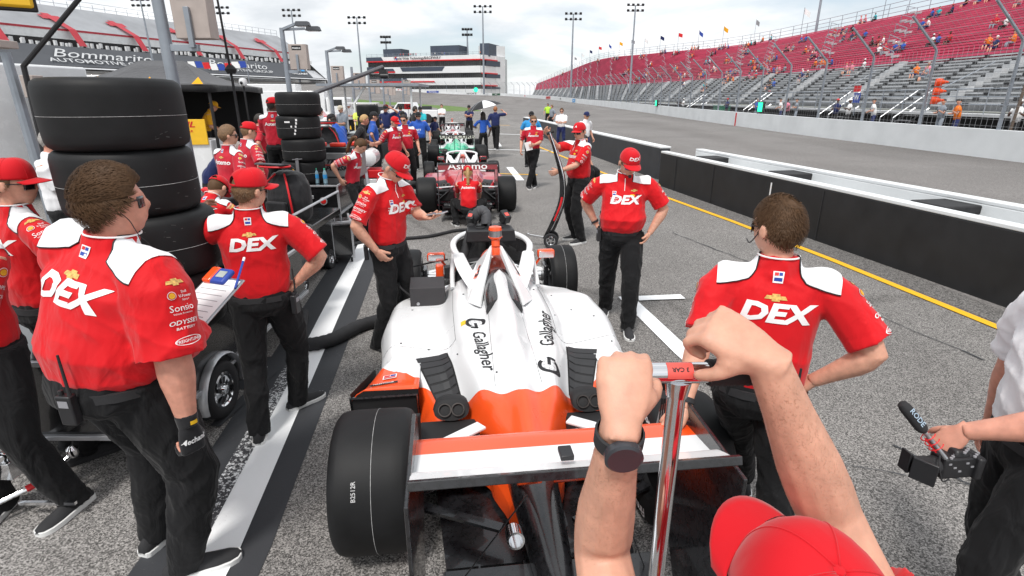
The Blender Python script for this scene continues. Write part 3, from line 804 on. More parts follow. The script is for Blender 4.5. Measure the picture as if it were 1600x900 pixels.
# ---------------------------------------------------------------- control building
bd = thing('control_building', (0, 0, 0), 0, 'four storey white and navy race control building with red stripes beyond the turn', 'building')
BA, BB, BC = V((-71.5, 290, 3.4)), V((-14.2, 270, 3.4)), V((-4.6, 287, 3.4))
bx_ = (BB - BA); BW = bx_.length; bx_.normalize(); by_ = V((-bx_.y, bx_.x, 0)); sx_ = (BC - BB); SWd = sx_.length; sx_.normalize()
m_bw = mat('white_cladding', (.74, .75, .76), .6, var=.05, vscale=.3)
m_bn = mat('navy_cladding', (.05, .065, .095), .6, var=.1, vscale=.3)
m_gl = mat('dark_strip_glazing', (.05, .05, .045), .18, var=.5, vscale=.35, spec=.8)
Hb = 17.3
def fz(y): return Hb * (548 - y) / 373.0
def fx(x): return BW * (x - 88) / (1232 - 88.0)
def panel(mb, x0, x1, y0, y1, pr, x0b=None, x1b=None, m=None):
    """front panel in photo-drawing units, pr = how proud"""
    x0b = x0 if x0b is None else x0b; x1b = x1 if x1b is None else x1b
    def f(d):
        return [BA + bx_ * fx(x0b) - by_ * d + V((0, 0, fz(y1))), BA + bx_ * fx(x1b) - by_ * d + V((0, 0, fz(y1))), BA + bx_ * fx(x1) - by_ * d + V((0, 0, fz(y0))), BA + bx_ * fx(x0) - by_ * d + V((0, 0, fz(y0)))]
    a, b = f(pr), f(0)
    mb.add(a + b, [(0, 1, 2, 3), (4, 7, 6, 5), (0, 4, 5, 1), (1, 5, 6, 2), (2, 6, 7, 3), (3, 7, 4, 0)], m)
mb = MB()
core = [BA, BB, BC, BC + by_ * 12 - bx_ * 2, BA + by_ * 28]
mb.prism([(p.x, p.y) for p in core], lambda x, y: V((x, y, 3.0)), lambda x, y: V((x, y, 3.4 + Hb - .3)))
mb.build('core', m_gl, bd, smooth=0)
mb = MB()
panel(mb, 88, 1232, 172, 213, 1.2); panel(mb, 88, 1232, 273, 336, 1.2); panel(mb, 88, 1232, 384, 452, 1.2); panel(mb, 300, 1232, 490, 560, 1.2)
mb.build('white_floor_bands', m_bw, bd, smooth=0)
mb = MB()
panel(mb, 88, 248, 172, 213, 1.35, 88, 272); panel(mb, 440, 890, 275, 316, 1.35, 462, 862); panel(mb, 88, 365, 286, 315, 1.35, 88, 385)
panel(mb, 88, 500, 384, 412, 1.35, 88, 515); panel(mb, 88, 165, 268, 286, 1.35)
mb.build('navy_band_panels', m_bn, bd, smooth=0)
mb = MB()
panel(mb, 88, 1232, 210, 221, 1.45); panel(mb, 88, 385, 314, 327, 1.45); panel(mb, 88, 780, 411, 424, 1.45, 88, 790)
mb.build('red_stripes', red_p, bd, smooth=0)
# side face
def side(mb, t0, t1, y0, y1, pr, m=None, slope=0):
    n_s = V((sx_.y, -sx_.x, 0))
    f = lambda d: [BB + sx_ * t0 * SWd + n_s * d + V((0, 0, fz(y1))), BB + sx_ * t1 * SWd + n_s * d + V((0, 0, fz(y1))), BB + sx_ * t1 * SWd + n_s * d + V((0, 0, fz(y0))), BB + sx_ * t0 * SWd + n_s * d + V((0, 0, fz(y0)))]
    a, b = f(pr), f(0); mb.add(a + b, [(0, 1, 2, 3), (4, 7, 6, 5), (0, 4, 5, 1), (1, 5, 6, 2), (2, 6, 7, 3), (3, 7, 4, 0)], m)
mb = MB()
for y0, y1 in ((172, 213), (273, 336), (384, 452), (490, 560)): side(mb, 0, .55, y0, y1, 1.2)
side(mb, .55, 1.0, 172, 560, 1.4)
mb.build('white_side_bands', m_bw, bd, smooth=0)
mb = MB()
for y0, y1 in ((221, 272), (346, 383), (470, 489)): side(mb, .1, .75, y0, y1, 1.5)
mb.build('navy_side_panels', m_bn, bd, smooth=0)
mb = MB()
for y0 in (210, 336, 452): side(mb, 0, .62, y0, y0 + 11, 1.6)
mb.build('red_side_stripes', red_p, bd, smooth=0)
# roof boxes
def roofbox(name, x0, x1, h, dep, m, back=3):
    mb = MB(); a = BA + bx_ * fx(x0) + by_ * back; b = BA + bx_ * fx(x1) + by_ * back
    mb.prism([(a.x, a.y), (b.x, b.y), ((b + by_ * dep).x, (b + by_ * dep).y), ((a + by_ * dep).x, (a + by_ * dep).y)], lambda x, y: V((x, y, 3.4 + Hb - .3)), lambda x, y: V((x, y, 3.4 + Hb + h)))
    return mb.build(name, m, bd, smooth=0)
roofbox('roof_plant_room', 225, 415, 4.0, 8, m_bn); roofbox('roof_plant_room', 715, 1000, 4.8, 10, m_bn)
roofbox('stair_tower', 1190, 1275, 5.3, 14, m_bn, 4)
mb = MB(); a = BB + sx_ * SWd * .42 + V((-1, 1, 0)); b = BB + sx_ * SWd * 1.0 + V((1.2, 0, 0))
mb.prism([(a.x, a.y), (b.x, b.y), (b.x - 8, b.y + 6), (a.x - 5, a.y + 6)], lambda x, y: V((x, y, 3)), lambda x, y: V((x, y, 3.4 + Hb + 5.0)))
mb.build('stair_tower', m_bw, bd, smooth=0)
mb = MB()
for k in range(0, 61, 3): p = BA + bx_ * k - by_ * .9 + V((0, 0, Hb + .2)); mb.tube([p, p + V((0, 0, 1.3))], .06, 4)
for z in (.7, 1.4): mb.tube([BA - by_ * .9 + V((0, 0, Hb + z)), BB - by_ * .9 + V((0, 0, Hb + z))], .05, 4)
mb.build('roof_railing', galv, bd, smooth=0)
mb = MB()
for k in range(1, 60):
    for y0, y1 in ((221, 272), (336, 383), (452, 490)): p = BA + bx_ * k - by_ * .05; mb.box(p + V((0, 0, fz((y0 + y1) / 2))), (.12, .12, fz(y0) - fz(y1)))
tag(mb.build('window_mullions', m_bn, bd, smooth=0), kind='stuff')
flat_text('building_sign', 'World Wide Technology', 1.6, BA + bx_ * fx(535) - by_ * 1.5 + V((0, 0, fz(191))), bx_, (0, 0, 1), black_p, bd, bold=.02, sx=1.0)
flat_text('building_sign', 'RACEWAY', 1.6, BA + bx_ * fx(770) - by_ * 1.5 + V((0, 0, fz(191))), bx_, (0, 0, 1), black_p, bd, bold=.02, sx=1.15, shear=.3)
mb = MB(); q = BA + bx_ * fx(402) - by_ * 1.5 + V((0, 0, fz(192))); mb.add([q + bx_ * -.8 + V((0, 0, .8)), q + bx_ * .8 + V((0, 0, .8)), q + V((0, 0, -.2))], [(0, 1, 2)], 0); mb.add([q + bx_ * -.1 + V((0, -.05, .2)), q + bx_ * .8 + V((0, -.05, .2)), q + bx_ * .3 + V((0, -.05, -.9))], [(0, 1, 2)], 1)
mb.build('building_emblem', [red_p, blue_p], bd, smooth=0)

# ---------------------------------------------------------------- floodlight masts
def mast(x, y, z0, top, label, two=False, w_=2.6):
    t = thing('floodlight_mast', (x, y, z0), 0, label, 'light mast', 'floodlight masts around the speedway')
    h = top - z0; mb = MB(); k = y / 200
    mb.tube([(0, 0, 0), (0, 0, h)], [.34 * k + .05, .16 * k + .04], 8); mb.build('pole', galv, t)
    mb = MB()
    for r_ in range(2):
        zz = h - r_ * 1.3 * k * 1.3
        mb.tube([(-w_ * k, 0, zz), (w_ * k, 0, zz)], .07 * k + .03, 4)
        for j in range(4):
            m2 = MB(); xx = (-1 + j * 2 / 3) * w_ * k; m2.box((xx, -.15, zz + .1), (.8 * k, .6 * k, .6 * k), Matrix.Rotation(R(30), 3, 'X')); m2.build('lamp_head', blkp, t, smooth=0)
    mb.build('crossarm', galv, t)
mast(-11.7, 240, 3.5, 36.4, 'tallest floodlight mast, in front of the control building')
mast(-77.8, 300, 4, 40, 'floodlight mast just left of the control building')
mast(17.6, 172, 2, 24.8, 'floodlight mast behind the far left end of the crimson stand', w_=2.4)
mast(25.6, 125, 1, 20.2, 'floodlight mast rising over the crimson stand near the middle', w_=2.4)
mast(-97, 200, 8, 30.3, 'floodlight mast over the pale grandstand, right of the nearest speaker pole')
mast(-98.3, 160, 8, 26.5, 'leftmost floodlight mast, over the pale grandstand')
mast(-95.4, 260, 8, 37.8, 'floodlight mast near the right end of the pale grandstand')
mast(-63.8, 299, 20, 31, 'short floodlight mast on the left of the control building roof', w_=1.4)
mast(-21.5, 285, 20, 33, 'short floodlight mast on the right of the control building roof', w_=1.4)
mast(47.5, 93, 8, 40, 'thick floodlight mast behind the crimson stand towards the right')
mast(48.5, 58, 8, 30, 'floodlight mast behind the stand at the top right corner')
# ================================================================ PEOPLE
def sup(c, rt, fw, rx, ry, n=18, e=2.3):
    r = []
    for k in range(n):
        a = 2 * PI * k / n; ca, sa = math.cos(a), math.sin(a)
        x = math.copysign(abs(ca) ** (2 / e), ca) * rx; y = math.copysign(abs(sa) ** (2 / e), sa) * ry
        r.append(c + rt * x + fw * y)
    return r
def ik(a, c, l1, l2, hint):
    a, c = V(a), V(c); d = c - a; L = d.length; L = min(L, (l1 + l2) * .999); dn = d.normalized()
    x = (l1 * l1 - l2 * l2 + L * L) / (2 * L); h = math.sqrt(max(0, l1 * l1 - x * x))
    hv = V(hint); hv = hv - dn * hv.dot(dn)
    if hv.length < 1e-4: hv = dn.orthogonal()
    return a + dn * x + hv.normalized() * h, a + dn * L
def limb(mb, pts, rs, n=14, m=None):
    """pts dense polyline with radii"""
    mb.tube(pts, rs, n, m)
def limb3(mb, a, b, c, rr, n=14, sub=5):
    """a-b-c with a rounded joint at b; rr = list of (t, r) t in 0..2"""
    a, b, c = V(a), V(b), V(c)
    P_, Q_ = [], []
    for i in range(sub * 2 + 1):
        t = 2 * i / (sub * 2)
        p = a.lerp(b, t) if t <= 1 else b.lerp(c, t - 1)
        if abs(t - 1) < .25:
            k = (.25 - abs(t - 1)) / .25 * .18; p = p.lerp((a + c) / 2, k * .35)
        P_.append(p)
        for (t0, r0), (t1, r1) in zip(rr, rr[1:]):
            if t0 <= t <= t1 + 1e-6:
                f = (t - t0) / (t1 - t0); Q_.append(r0 + (r1 - r0) * f); break
    mb.tube(P_, Q_, n)
def hand_geo(mb, w, d, pn, side, curl=(25, 30, 20), k=1.0, thumb=None, spread=4, n=8, scale=1.0, skip=()):
    """w wrist, d direction of the hand, pn palm normal (palm faces pn), side +1: thumb towards d x pn"""
    d = V(d).normalized(); pn = V(pn); pn = (pn - d * pn.dot(d)).normalized(); sd = d.cross(pn) * side  # thumb side
    s = k * scale
    w = V(w)
    rs = []
    for t, hw, hh in ((-.25, .026, .022), (0, .028, .020), (.25, .037, .0195), (.6, .043, .0175), (.9, .043, .015), (1.0, .040, .012)):
        c = w + d * (.098 * t * s) ; rs.append(sup(c, sd, pn, hw * s, hh * s, 12, 2.6))
    mb.rings(rs)
    # thenar
    mb.tube([w + d * .015 * s + sd * .018 * s + pn * .008 * s, w + d * .045 * s + sd * .034 * s + pn * .012 * s, w + d * .06 * s + sd * .036 * s + pn * .014 * s], [.016 * s, .020 * s, .014 * s], n)
    for i, (off, ln, r) in enumerate(((.031, .073, .0095), (.0105, .082, .0098), (-.0105, .076, .0093), (-.031, .060, .0083))):
        if i in skip: continue
        p = w + d * (.094 - (.006 if i == 3 else 0)) * s + sd * off * s
        a = 0; pts = [p - d * .02 * s, p]; rr = [r * s * 1.05, r * s * 1.08]
        sp = R(spread * (1.5 - i)); dd0 = (d * math.cos(sp) + sd * math.sin(sp)).normalized()
        cv = curl[i] if isinstance(curl[0], (list, tuple)) else curl
        for j, f in enumerate((.46, .30, .24)):
            a += R(cv[j]); dr = dd0 * math.cos(a) + pn * math.sin(a)
            q = pts[-1] + dr * ln * f * s
            pts.append((pts[-1] + q) / 2 ); rr.append(r * s * (.93 - .05 * j)); pts.append(q); rr.append(r * s * (.96 - .08 * j))
        pts.append(pts[-1] + dr * .004 * s); rr.append(r * s * .5)
        mb.tube(pts, rr, n)
    tb = thumb or (.75, .55, .25, .3)   # along d, along side, along palm ; bend
    p0 = w + d * .028 * s + sd * .030 * s + pn * .008 * s
    t1 = (d * tb[0] + sd * tb[1] + pn * tb[2]).normalized(); t2 = (t1 + d * tb[3] * .5 + pn * tb[3] - sd * tb[3] * .8).normalized()
    mb.tube([p0 - t1 * .01 * s, p0 + t1 * .018 * s, p0 + t1 * .036 * s, p0 + t1 * .040 * s + t2 * .012 * s, p0 + t1 * .04 * s + t2 * .030 * s, p0 + t1 * .04 * s + t2 * .036 * s], [.0125 * s, .0125 * s, .0112 * s, .0112 * s, .0098 * s, .005 * s], n)

def head_fn(k, wide=1.0):
    """point on head surface, local axes x right, y forward, z up, origin at head centre"""
    def f(a, z):  # a azimuth (0 = forward), z in -1..1
        # cranium ellipsoid + jaw
        zz = z
        r = math.sqrt(max(0, 1 - zz * zz))
        rx, ryf, ryb = .076 * wide, .092, .100
        if zz < 0:
            rx *= 1 - .22 * (-zz) ** 1.4; ryb *= 1 - .32 * (-zz) ** 1.0
        ca, sa = math.cos(a), math.sin(a)
        y = ca * (ryf if ca > 0 else ryb) * r; x = sa * rx * r
        h = .118 * zz
        if zz < -.2 and ca > 0:
            y += .012 * ca * min(1, (-zz - .2) * 2)          # chin forward
        # face features
        fx = abs(x)
        if ca > 0.2:
            y += .020 * math.exp(-(fx / .011) ** 2) * math.exp(-((zz + .22) / .14) ** 2)      # nose tip
            y += .010 * math.exp(-(fx / .009) ** 2) * math.exp(-((zz + .02) / .16) ** 2)
            y -= .007 * math.exp(-((fx - .030) / .014) ** 2) * math.exp(-((zz - .02) / .09) ** 2)   # sockets
            y += .004 * math.exp(-((zz - .16) / .07) ** 2)
            y += .006 * math.exp(-(fx / .024) ** 2) * math.exp(-((zz + .50) / .05) ** 2)          # lips
            y += .005 * math.exp(-(fx / .022) ** 2) * math.exp(-((zz + .60) / .05) ** 2)
            y -= .004 * math.exp(-(fx / .03) ** 2) * math.exp(-((zz + .70) / .05) ** 2)
            y += .007 * math.exp(-(fx / .022) ** 2) * math.exp(-((zz + .86) / .10) ** 2)
        return V((x * k, y * k, h * k))
    return f
def sphere_grid(fn, nu=28, nv=20, z0=-1, z1=1, a0=-PI, a1=PI):
    vs = []; fs = []
    for j in range(nv + 1):
        t = j / nv; z = -math.cos(t * PI) if (z0, z1) == (-1, 1) else z0 + (z1 - z0) * t
        for i in range(nu): vs.append(fn(a0 + (a1 - a0) * i / nu, z))
    for j in range(nv):
        for i in range(nu): fs.append((j * nu + i, j * nu + (i + 1) % nu, (j + 1) * nu + (i + 1) % nu, (j + 1) * nu + i))
    return vs, fs
def wobble(me, amp, seed, fr=1.0, zs=.6):
    """cloth folds: displace along normals with warped sines"""
    n = len(me.vertices); co = np.empty(n * 3); me.vertices.foreach_get('co', co); co = co.reshape(-1, 3)
    no = np.empty(n * 3); me.vertices.foreach_get('normal', no); no = no.reshape(-1, 3)
    rs = np.random.RandomState(seed); d = np.zeros(n)
    for k in range(8):
        v = rs.randn(3); v /= np.linalg.norm(v); v[2] *= zs; f = fr * rs.uniform(12, 38)
        wrp = 2.2 * np.sin(co @ (rs.randn(3) * 6) + rs.rand() * 6) + .8 * np.sin(co @ (rs.randn(3) * 15) + rs.rand() * 6)
        mask = np.clip(.5 + .9 * np.sin(co @ (rs.randn(3) * 6) + rs.rand() * 6), 0, 1)
        s = np.sin(co @ v * f + wrp + rs.rand() * 6); d += (1 - 2 * np.abs(s) ** .6) * mask / (1 + k * .15)
    co += no * (d * amp / 1.6)[:, None]
    me.vertices.foreach_set('co', co.ravel()); me.update()

HAIR = dict(brown=hair_brown, grey=hair_grey, dark=hair_dark, blond=hair_blond, sandy=hair_sandy, ginger=hair_red)
def person(label, loc, face, h=1.8, g=1.0, belly=0.0, lean=0, side=0, twist=0, hy=0, hp=0, hr=0, L=None, R_=None, Le=None, Re=None,
           feet=None, pelvis=None, top=red_f, pants=blk_f, design=None, hat=None, brim=0, brim_pitch=0, hair='brown', hstyle='short', glasses=True, skin=skin_a,
           res='mid', arm=1.0, sleeve=.86, Lh=None, Rh=None, cat='person', group=None, belt=True, collar=True, extra=None, wide=1.0, reach=1.0, tsize=1.0, hsc=.98, panels=True, seed=None, shoe=rubber, word=None, wordm=white_p, knee=None, kneeR=None):
    """local frame: +Y is where the person faces; L = left hand (at -X)"""
    res_b = dict(hi=.0042, near=.0075, mid=.013, far=.02)[res]; res_c = dict(hi=.008, near=.009, mid=.016, far=.024)[res]
    seed = seed if seed is not None else rnd.randrange(10000)
    k = h / 1.8
    root = thing('person', (loc[0], loc[1], loc[2] if len(loc) > 2 else 0), R(face), label, cat, group)
    X = V((1, 0, 0)); Y = V((0, 1, 0)); Z = V((0, 0, 1))
    pel = V(pelvis) if pelvis else V((0, 0, .955 * k))
    q = Matrix.Rotation(R(twist), 3, 'Z') @ Matrix.Rotation(R(side), 3, 'Y') @ Matrix.Rotation(R(-lean), 3, 'X')
    up = q @ Z; rt = q @ X; fw = q @ Y
    pr, pf = X, Y
    hq = Matrix.Rotation(R(twist * .4), 3, 'Z'); pr, pf = hq @ X, hq @ Y
    def spine(s):  # bend: straight pelvis then lean
        t = min(1, max(0, s / .25)); u = (Z * (1 - t) + up * t).normalized(); return pel + (Z * (min(s, .12)) * k + up * (max(0, s - .12)) * k)
    def frame(s):
        t = min(1, max(0, s / .3)); return (pr * (1 - t) + rt * t).normalized(), (pf * (1 - t) + fw * t).normalized()
    sw = .190 * k * (1 + (g - 1) * .45)
    S = {}; shz = .475
    for nm, sg in (('L', -1), ('R', 1)): S[nm] = spine(shz - .018) + rt * sg * sw - fw * .01
    nb = spine(.52)
    H = Matrix.Rotation(R(twist * 1.0 + hy), 3, 'Z') @ Matrix.Rotation(R(hr), 3, 'Y') @ Matrix.Rotation(R(-(hp)), 3, 'X')
    hu = H @ Z; hf = H @ Y; hx = H @ X
    nd = (up * .8 + hu * .6).normalized()
    hc = nb + nd * .066 * k + hu * .078 * k + hf * .022 * k
    hips = {'L': pel - pr * .088 * k * g ** .5 - Z * .03, 'R': pel + pr * .088 * k * g ** .5 - Z * .03}
    ft = feet or dict(L=(-.13, .02, 12), R=(.13, -.02, -12))
    ank, kn = {}, {}
    for nm, sg in (('L', -1), ('R', 1)):
        f_ = ft[nm]; yaw = R(f_[2]); fz_ = f_[3] if len(f_) > 3 else 0
        fd = V((-math.sin(yaw), math.cos(yaw), 0)); a_ = V((f_[0], f_[1], .085 * k + fz_)) - fd * .04
        hnt = fd if knee is None else V(knee)
        if nm == 'R' and kneeR is not None: hnt = V(kneeR)
        kn[nm], ank[nm] = ik(hips[nm], a_, .445 * k, .43 * k, hnt)
    el, wr, hd = {}, {}, {}
    named = dict(down=lambda sg: (spine(-.02) + rt * sg * (.30 * g) + fw * .06, V((sg * .3, -1, 0)), (0, 0, -1)),
                 hip=lambda sg: (spine(.06) + rt * sg * (.19 * g) + fw * (-.01), V((sg * 1.0, -.5, -.1)), None),
                 front=lambda sg: (spine(.20) + rt * sg * .07 + fw * .36, V((sg * .6, -.6, -.8)), None),
                 cross=lambda sg: (spine(.27) - rt * sg * .08 + fw * (.21 + .05 * (belly)), V((sg * .8, .1, -.9)), None),
                 pocket=lambda sg: (spine(-.0) + rt * sg * (.22 * g) + fw * .05, V((sg * .9, -.7, 0)), None))
    for nm, sg, T, E in (('L', -1, L, Le), ('R', 1, R_, Re)):
        T = T or 'down'
        if isinstance(T, str): tgt, hint, _ = named[T](sg)
        else:
            tgt, hint = V(T), V((sg * .6, -.7, -.5))
        if E is not None: hint = V(E)
        el[nm], wr[nm] = ik(S[nm], tgt, .295 * k * reach, .262 * k * reach, hint)
    # ---------------- body (skin): one surface
    mb = MB()
    n0 = 16
    gi = g * .84
    mb.rings([sup(spine(s), *frame(s), rx * k * gi, ry * k * gi, n0) for s, rx, ry in ((-.08, .12, .09), (0, .155, .11), (.12, .14, .10), (.3, .15, .105), (.42, .15, .09), (.5, .085, .065), (.53, .06, .06))])
    nk = .058 * (1 + (g - 1) * .5)
    mb.tube([spine(.46), nb, nb.lerp(hc, .45), hc - hf * .012 * k - hu * .02 * k], [(nk + .02) * k, nk * k, nk * .95 * k, nk * .9 * k], 14)
    for nm in 'LR':
        limb3(mb, hips[nm], kn[nm], ank[nm] - Z * .03, [(0, .07 * k * g), (1, .047 * k), (1.3, .05 * k), (2, .036 * k)], 10, 4)
        A = arm
        limb3(mb, S[nm], el[nm], wr[nm], [(0, .050 * k * A), (.5, .049 * k * A), (.85, .043 * k * A), (1, .042 * k * A), (1.25, .044 * k * A), (1.7, .031 * k * (1 + (A - 1) * .8)), (2.0, .0265 * k * (1 + (A - 1) * .45))], 12, 6)
    hfn = head_fn(k * (1.0 + (wide - 1) * .5), wide)
    hv, hfc = sphere_grid(lambda a, z: hc + (lambda p: hx * p.x + hf * p.y + hu * p.z)(hfn(a, z)), 40 if res != 'far' else 16, 32 if res != 'far' else 12)
    mb.add(hv, hfc)
    for sg in (-1, 1):  # ears
        c = hc + hx * sg * .077 * wide * k - hf * .004 * k + hu * -.008 * k
        mb.rings([sup(c + hx * sg * t * .016 * k - hf * t * .006 * k, hf, hu, rr * .62 * k, rr * k, 8) for t, rr in ((-.6, .012), (0, .020), (.6, .030), (1, .028), (1.15, .02))])
    hi_hand = res in ('hi', 'near')
    mh = mb if res == 'hi' else MB()
    geos = {}
    for nm, sg, HS in (('L', -1, Lh), ('R', 1, Rh)):
        HS = dict(HS or {})
        if HS.get('hide'): continue
        fd = (wr[nm] - el[nm]).normalized()
        d_ = V(HS['d']) if 'd' in HS else fd
        if 'pn' in HS: pn_ = V(HS['pn'])
        else: pn_ = -rt * sg if abs(fd.dot(rt)) < .75 else -fw
        # thumb side: for right hand pointing down with palm facing body (-x), thumb faces forward
        dd = d_.normalized(); pp = (pn_ - dd * pn_.dot(dd)).normalized(); cr = dd.cross(pp)
        sd_ = -1 if nm == 'L' else 1
        if 'side' in HS: sd_ = HS['side']
        hand_geo(mh, wr[nm] - dd * .004, dd, pp, sd_, HS.get('curl', (28, 32, 22)), k * hsc, HS.get('thumb'), HS.get('spread', 3), 8 if hi_hand else 5)
        hd[nm] = wr[nm] + dd * .09 * k
    me = remeshed(mb, res_b, 4 if res == 'hi' else (3 if res == 'near' else 2), .5)
    if mh is not mb and len(mh.v):
        m2 = mh.mesh('h'); bm = bmesh.new(); bm.from_mesh(me); bm.from_mesh(m2); bmesh.ops.recalc_face_normals(bm, faces=bm.faces); bm.to_mesh(me); bm.free(); bpy.data.meshes.remove(m2)
    body = obj('body', me, skin, root, smooth=180, fix=False)
    # ---------------- trousers
    mb = MB(); bl = belly
    tops = [sup(spine(s) , *frame(s), rx * k * g, ry * k * g * (1 + .15 * bl), n0) for s, rx, ry in ((-.13, .10, .085), (-.06, .165, .125), (0, .168, .125), (.05, .158, .117), (.085, .155, .115))]
    mb.rings(tops)
    for nm in 'LR':
        sg = -1 if nm == 'L' else 1
        limb3(mb, hips[nm] + Z * .03, kn[nm], ank[nm] - Z * .045 * k, [(0, .104 * k * g), (.5, .097 * k * (1 + (g - 1) * .8)), (1, .082 * k * (1 + (g - 1) * .6)), (1.5, .080 * k * (1 + (g - 1) * .4)), (1.9, .074 * k), (2, .076 * k)], 14, 6)
    me = remeshed(mb, res_c, 5, .5); wobble(me, .0075, seed, 1.0, .45)
    tr = obj('trousers', me, pants, root, smooth=180, fix=False)
    # ---------------- shoes
    for nm in 'LR':
        f_ = ft[nm]; yaw = R(f_[2]); fz_ = f_[3] if len(f_) > 3 else 0
        fd = V((-math.sin(yaw), math.cos(yaw), 0)); fr = V((fd.y, -fd.x, 0)); b = V((f_[0], f_[1], fz_)); tilt = R(f_[4]) if len(f_) > 4 else 0
        fdt = fd * math.cos(tilt) - Z * math.sin(tilt); fu = Z * math.cos(tilt) + fd * math.sin(tilt)
        mb = MB(); ms = MB(); rs = []; rs2 = []
        for y, hw, top_ in ((-.115, .020, .045), (-.105, .032, .075), (-.07, .036, .10), (-.02, .038, .105), (.03, .042, .082), (.08, .048, .062), (.125, .045, .050), (.155, .032, .040), (.168, .012, .03)):
            c = b + fdt * y * k * 1.08; zb = .022 * k
            rs.append([c + fr * (math.cos(a) * hw * k * (.75 if math.sin(a) > .5 else 1)) + fu * (zb + max(0, math.sin(a)) * (top_ * k - zb) - (0.004 if math.sin(a) < 0 else 0)) for a in [2 * PI * i / 12 for i in range(12)]])
            rs2.append([c + fr * s_ * (hw + .005) * k + fu * z_ * k for s_, z_ in ((-1, 0), (1, 0), (1, .030), (-1, .030))])
        mb.rings(rs); ms.rings(rs2)
        so = mb.build('shoe', shoe, root, smooth=60); ms.build('sole', sole_w if (shoe is rubber and seed % 3) else rubber, so, smooth=40, bevel=.004)
    # ---------------- shirt
    mb = MB(); G = lambda v: v * k * g
    prof = [(.005, .152, .116, 0), (.05, .168, .130, .012), (.14, .172, .134, .02), (.22, .168, .128, .02), (.30, .174, .124, .008), (.37, .182, .118, 0), (.425, .180, .104, -.006), (.465, .150, .088, -.01), (.495, .105, .072, -.006), (.52, .074, .066, 0)]
    rs = []
    for s, rx, ry, dy in prof:
        bb = math.exp(-((s - .13) / .11) ** 2) * bl
        r_, f_ = frame(s); sc = g if s < .42 else 1 + (g - 1) * .55
        rs.append(sup(spine(s) + f_ * (dy * .4 + bb * .045) * k, r_, f_, (rx + bb * .028) * k * sc, (ry + bb * .045) * k * sc, n0 + 4, 2.25))
    mb.rings(rs)
    for nm, sg in (('L', -1), ('R', 1)):
        a, b_, c_ = S[nm], el[nm], wr[nm]
        ua = (b_ - a); e0 = a + ua * min(1, sleeve)
        sc_ = (1 + (g - 1) * .6) * (1 + (arm - 1) * .8)
        inn = spine(shz - .02) + rt * sg * sw * .45
        pts = [inn, a - rt * sg * .02, a + ua * .18, a + ua * .45, a + ua * .7, e0]
        rr = [.056 * k * sc_, .063 * k * sc_, .071 * k * sc_, .070 * k * sc_, .069 * k * sc_, .072 * k * sc_]
        mb.tube(pts, rr, 14)
    if collar:
        mb.tube([nb - up * .045 * k, nb + nd * .046 * k], [(nk + .034) * k, (nk + .017) * k], 16)
    me = remeshed(mb, res_c, 4 if res in ('near', 'hi') else 3, .5); wobble(me, .0062 if res != 'far' else .002, seed + 5, .75, .6)
    sh = obj('shirt', me, top, root, smooth=180, fix=False)
    bv = bvh_of(me)
    if collar and top in (red_f, red_far) and res != 'far':
        mb = MB(); c_ = nb + nd * .041 * k; f2 = (fw - nd * fw.dot(nd)).normalized(); r2_ = f2.cross(nd); mb.tube([c_ + (f2 * math.cos(a) + r2_ * math.sin(a)) * (nk + .0155) * k for a in [2 * PI * i / 24 for i in range(24)]], .0035 * k, 5, closed=True); mb.build('collar_trim', white_p, sh)
    P = dict(root=root, shirt=sh, bvh=bv, spine=spine, frame=frame, S=S, el=el, wr=wr, hc=hc, hx=hx, hf=hf, hu=hu, up=up, rt=rt, fw=fw, nb=nb, k=k, pel=pel, hd=hd, body=body, g=g, ank=ank, kn=kn, hips=hips, trousers=tr)
    if belt and pants is blk_f and res != 'far':
        mb = MB(); ri = [sup(spine(s), *frame(s), (.162 + .004) * k * g, (.118 + .012 * bl + .004) * k * g, 20) for s in (-.015, .02)]
        mb.rings(ri); mb.build('belt', rubber, root, smooth=60)
    # white shoulder yokes with dark piping
    if panels:
        for sg in (-1, 1):
            pm = MB(); pp = MB()
            def ray(x, ph, off=.0048):
                o = spine(.43) + rt * sg * x * k; dv = up * math.cos(ph) + fw * math.sin(ph)
                hh = bv.ray_cast(o + dv * .35, -dv, .5)
                return None if hh[0] is None else hh[0] + hh[1] * off
            nu, nv = 10, 12; gp_ = {}
            for i in range(nu + 1):
                for j in range(nv + 1):
                    v = j / nv; ph = R(-80 + 145 * v)
                    bk = max(0, -ph) / R(80)
                    xi = .066 + .034 * bk ** 2 ; xo = sw / k * 1.07 + .008
                    if ph < 0: ph2 = ph * (1 - .28 * (1 - i / nu) ** 1.5)
                    else: ph2 = ph * (1 - .1 * (1 - i / nu))
                    gp_[i, j] = ray(xi + (xo - xi) * i / nu, ph2)
            ids = {}
            vs = []
            for kk, p_ in gp_.items():
                if p_ is not None: ids[kk] = len(vs); vs.append(p_)
            fs = []
            for i in range(nu):
                for j in range(nv):
                    q4 = [(i, j), (i + 1, j), (i + 1, j + 1), (i, j + 1)]
                    if all(t in ids for t in q4):
                        pts = [gp_[t] for t in q4]
                        if max((pts[a] - pts[(a + 1) % 4]).length for a in range(4)) < .09: fs.append(tuple(ids[t] for t in q4))
            pm.add(vs, fs)
            if res in ('near', 'hi', 'mid'):
                edge = [gp_[0, j] for j in range(nv, -1, -1)] + [gp_[i, 0] for i in range(1, nu + 1)]
                edge = [e for e in edge if e is not None]
                if len(edge) > 3 and max((a - b).length for a, b in zip(edge, edge[1:])) < .12: pp.tube(edge, .0028, 4)
            if pm.f: pm.build('shoulder_panel', white_f, sh, smooth=180)
            if pp.f: pp.build('piping', black_p, sh, smooth=180)
    near = res in ('near', 'hi')
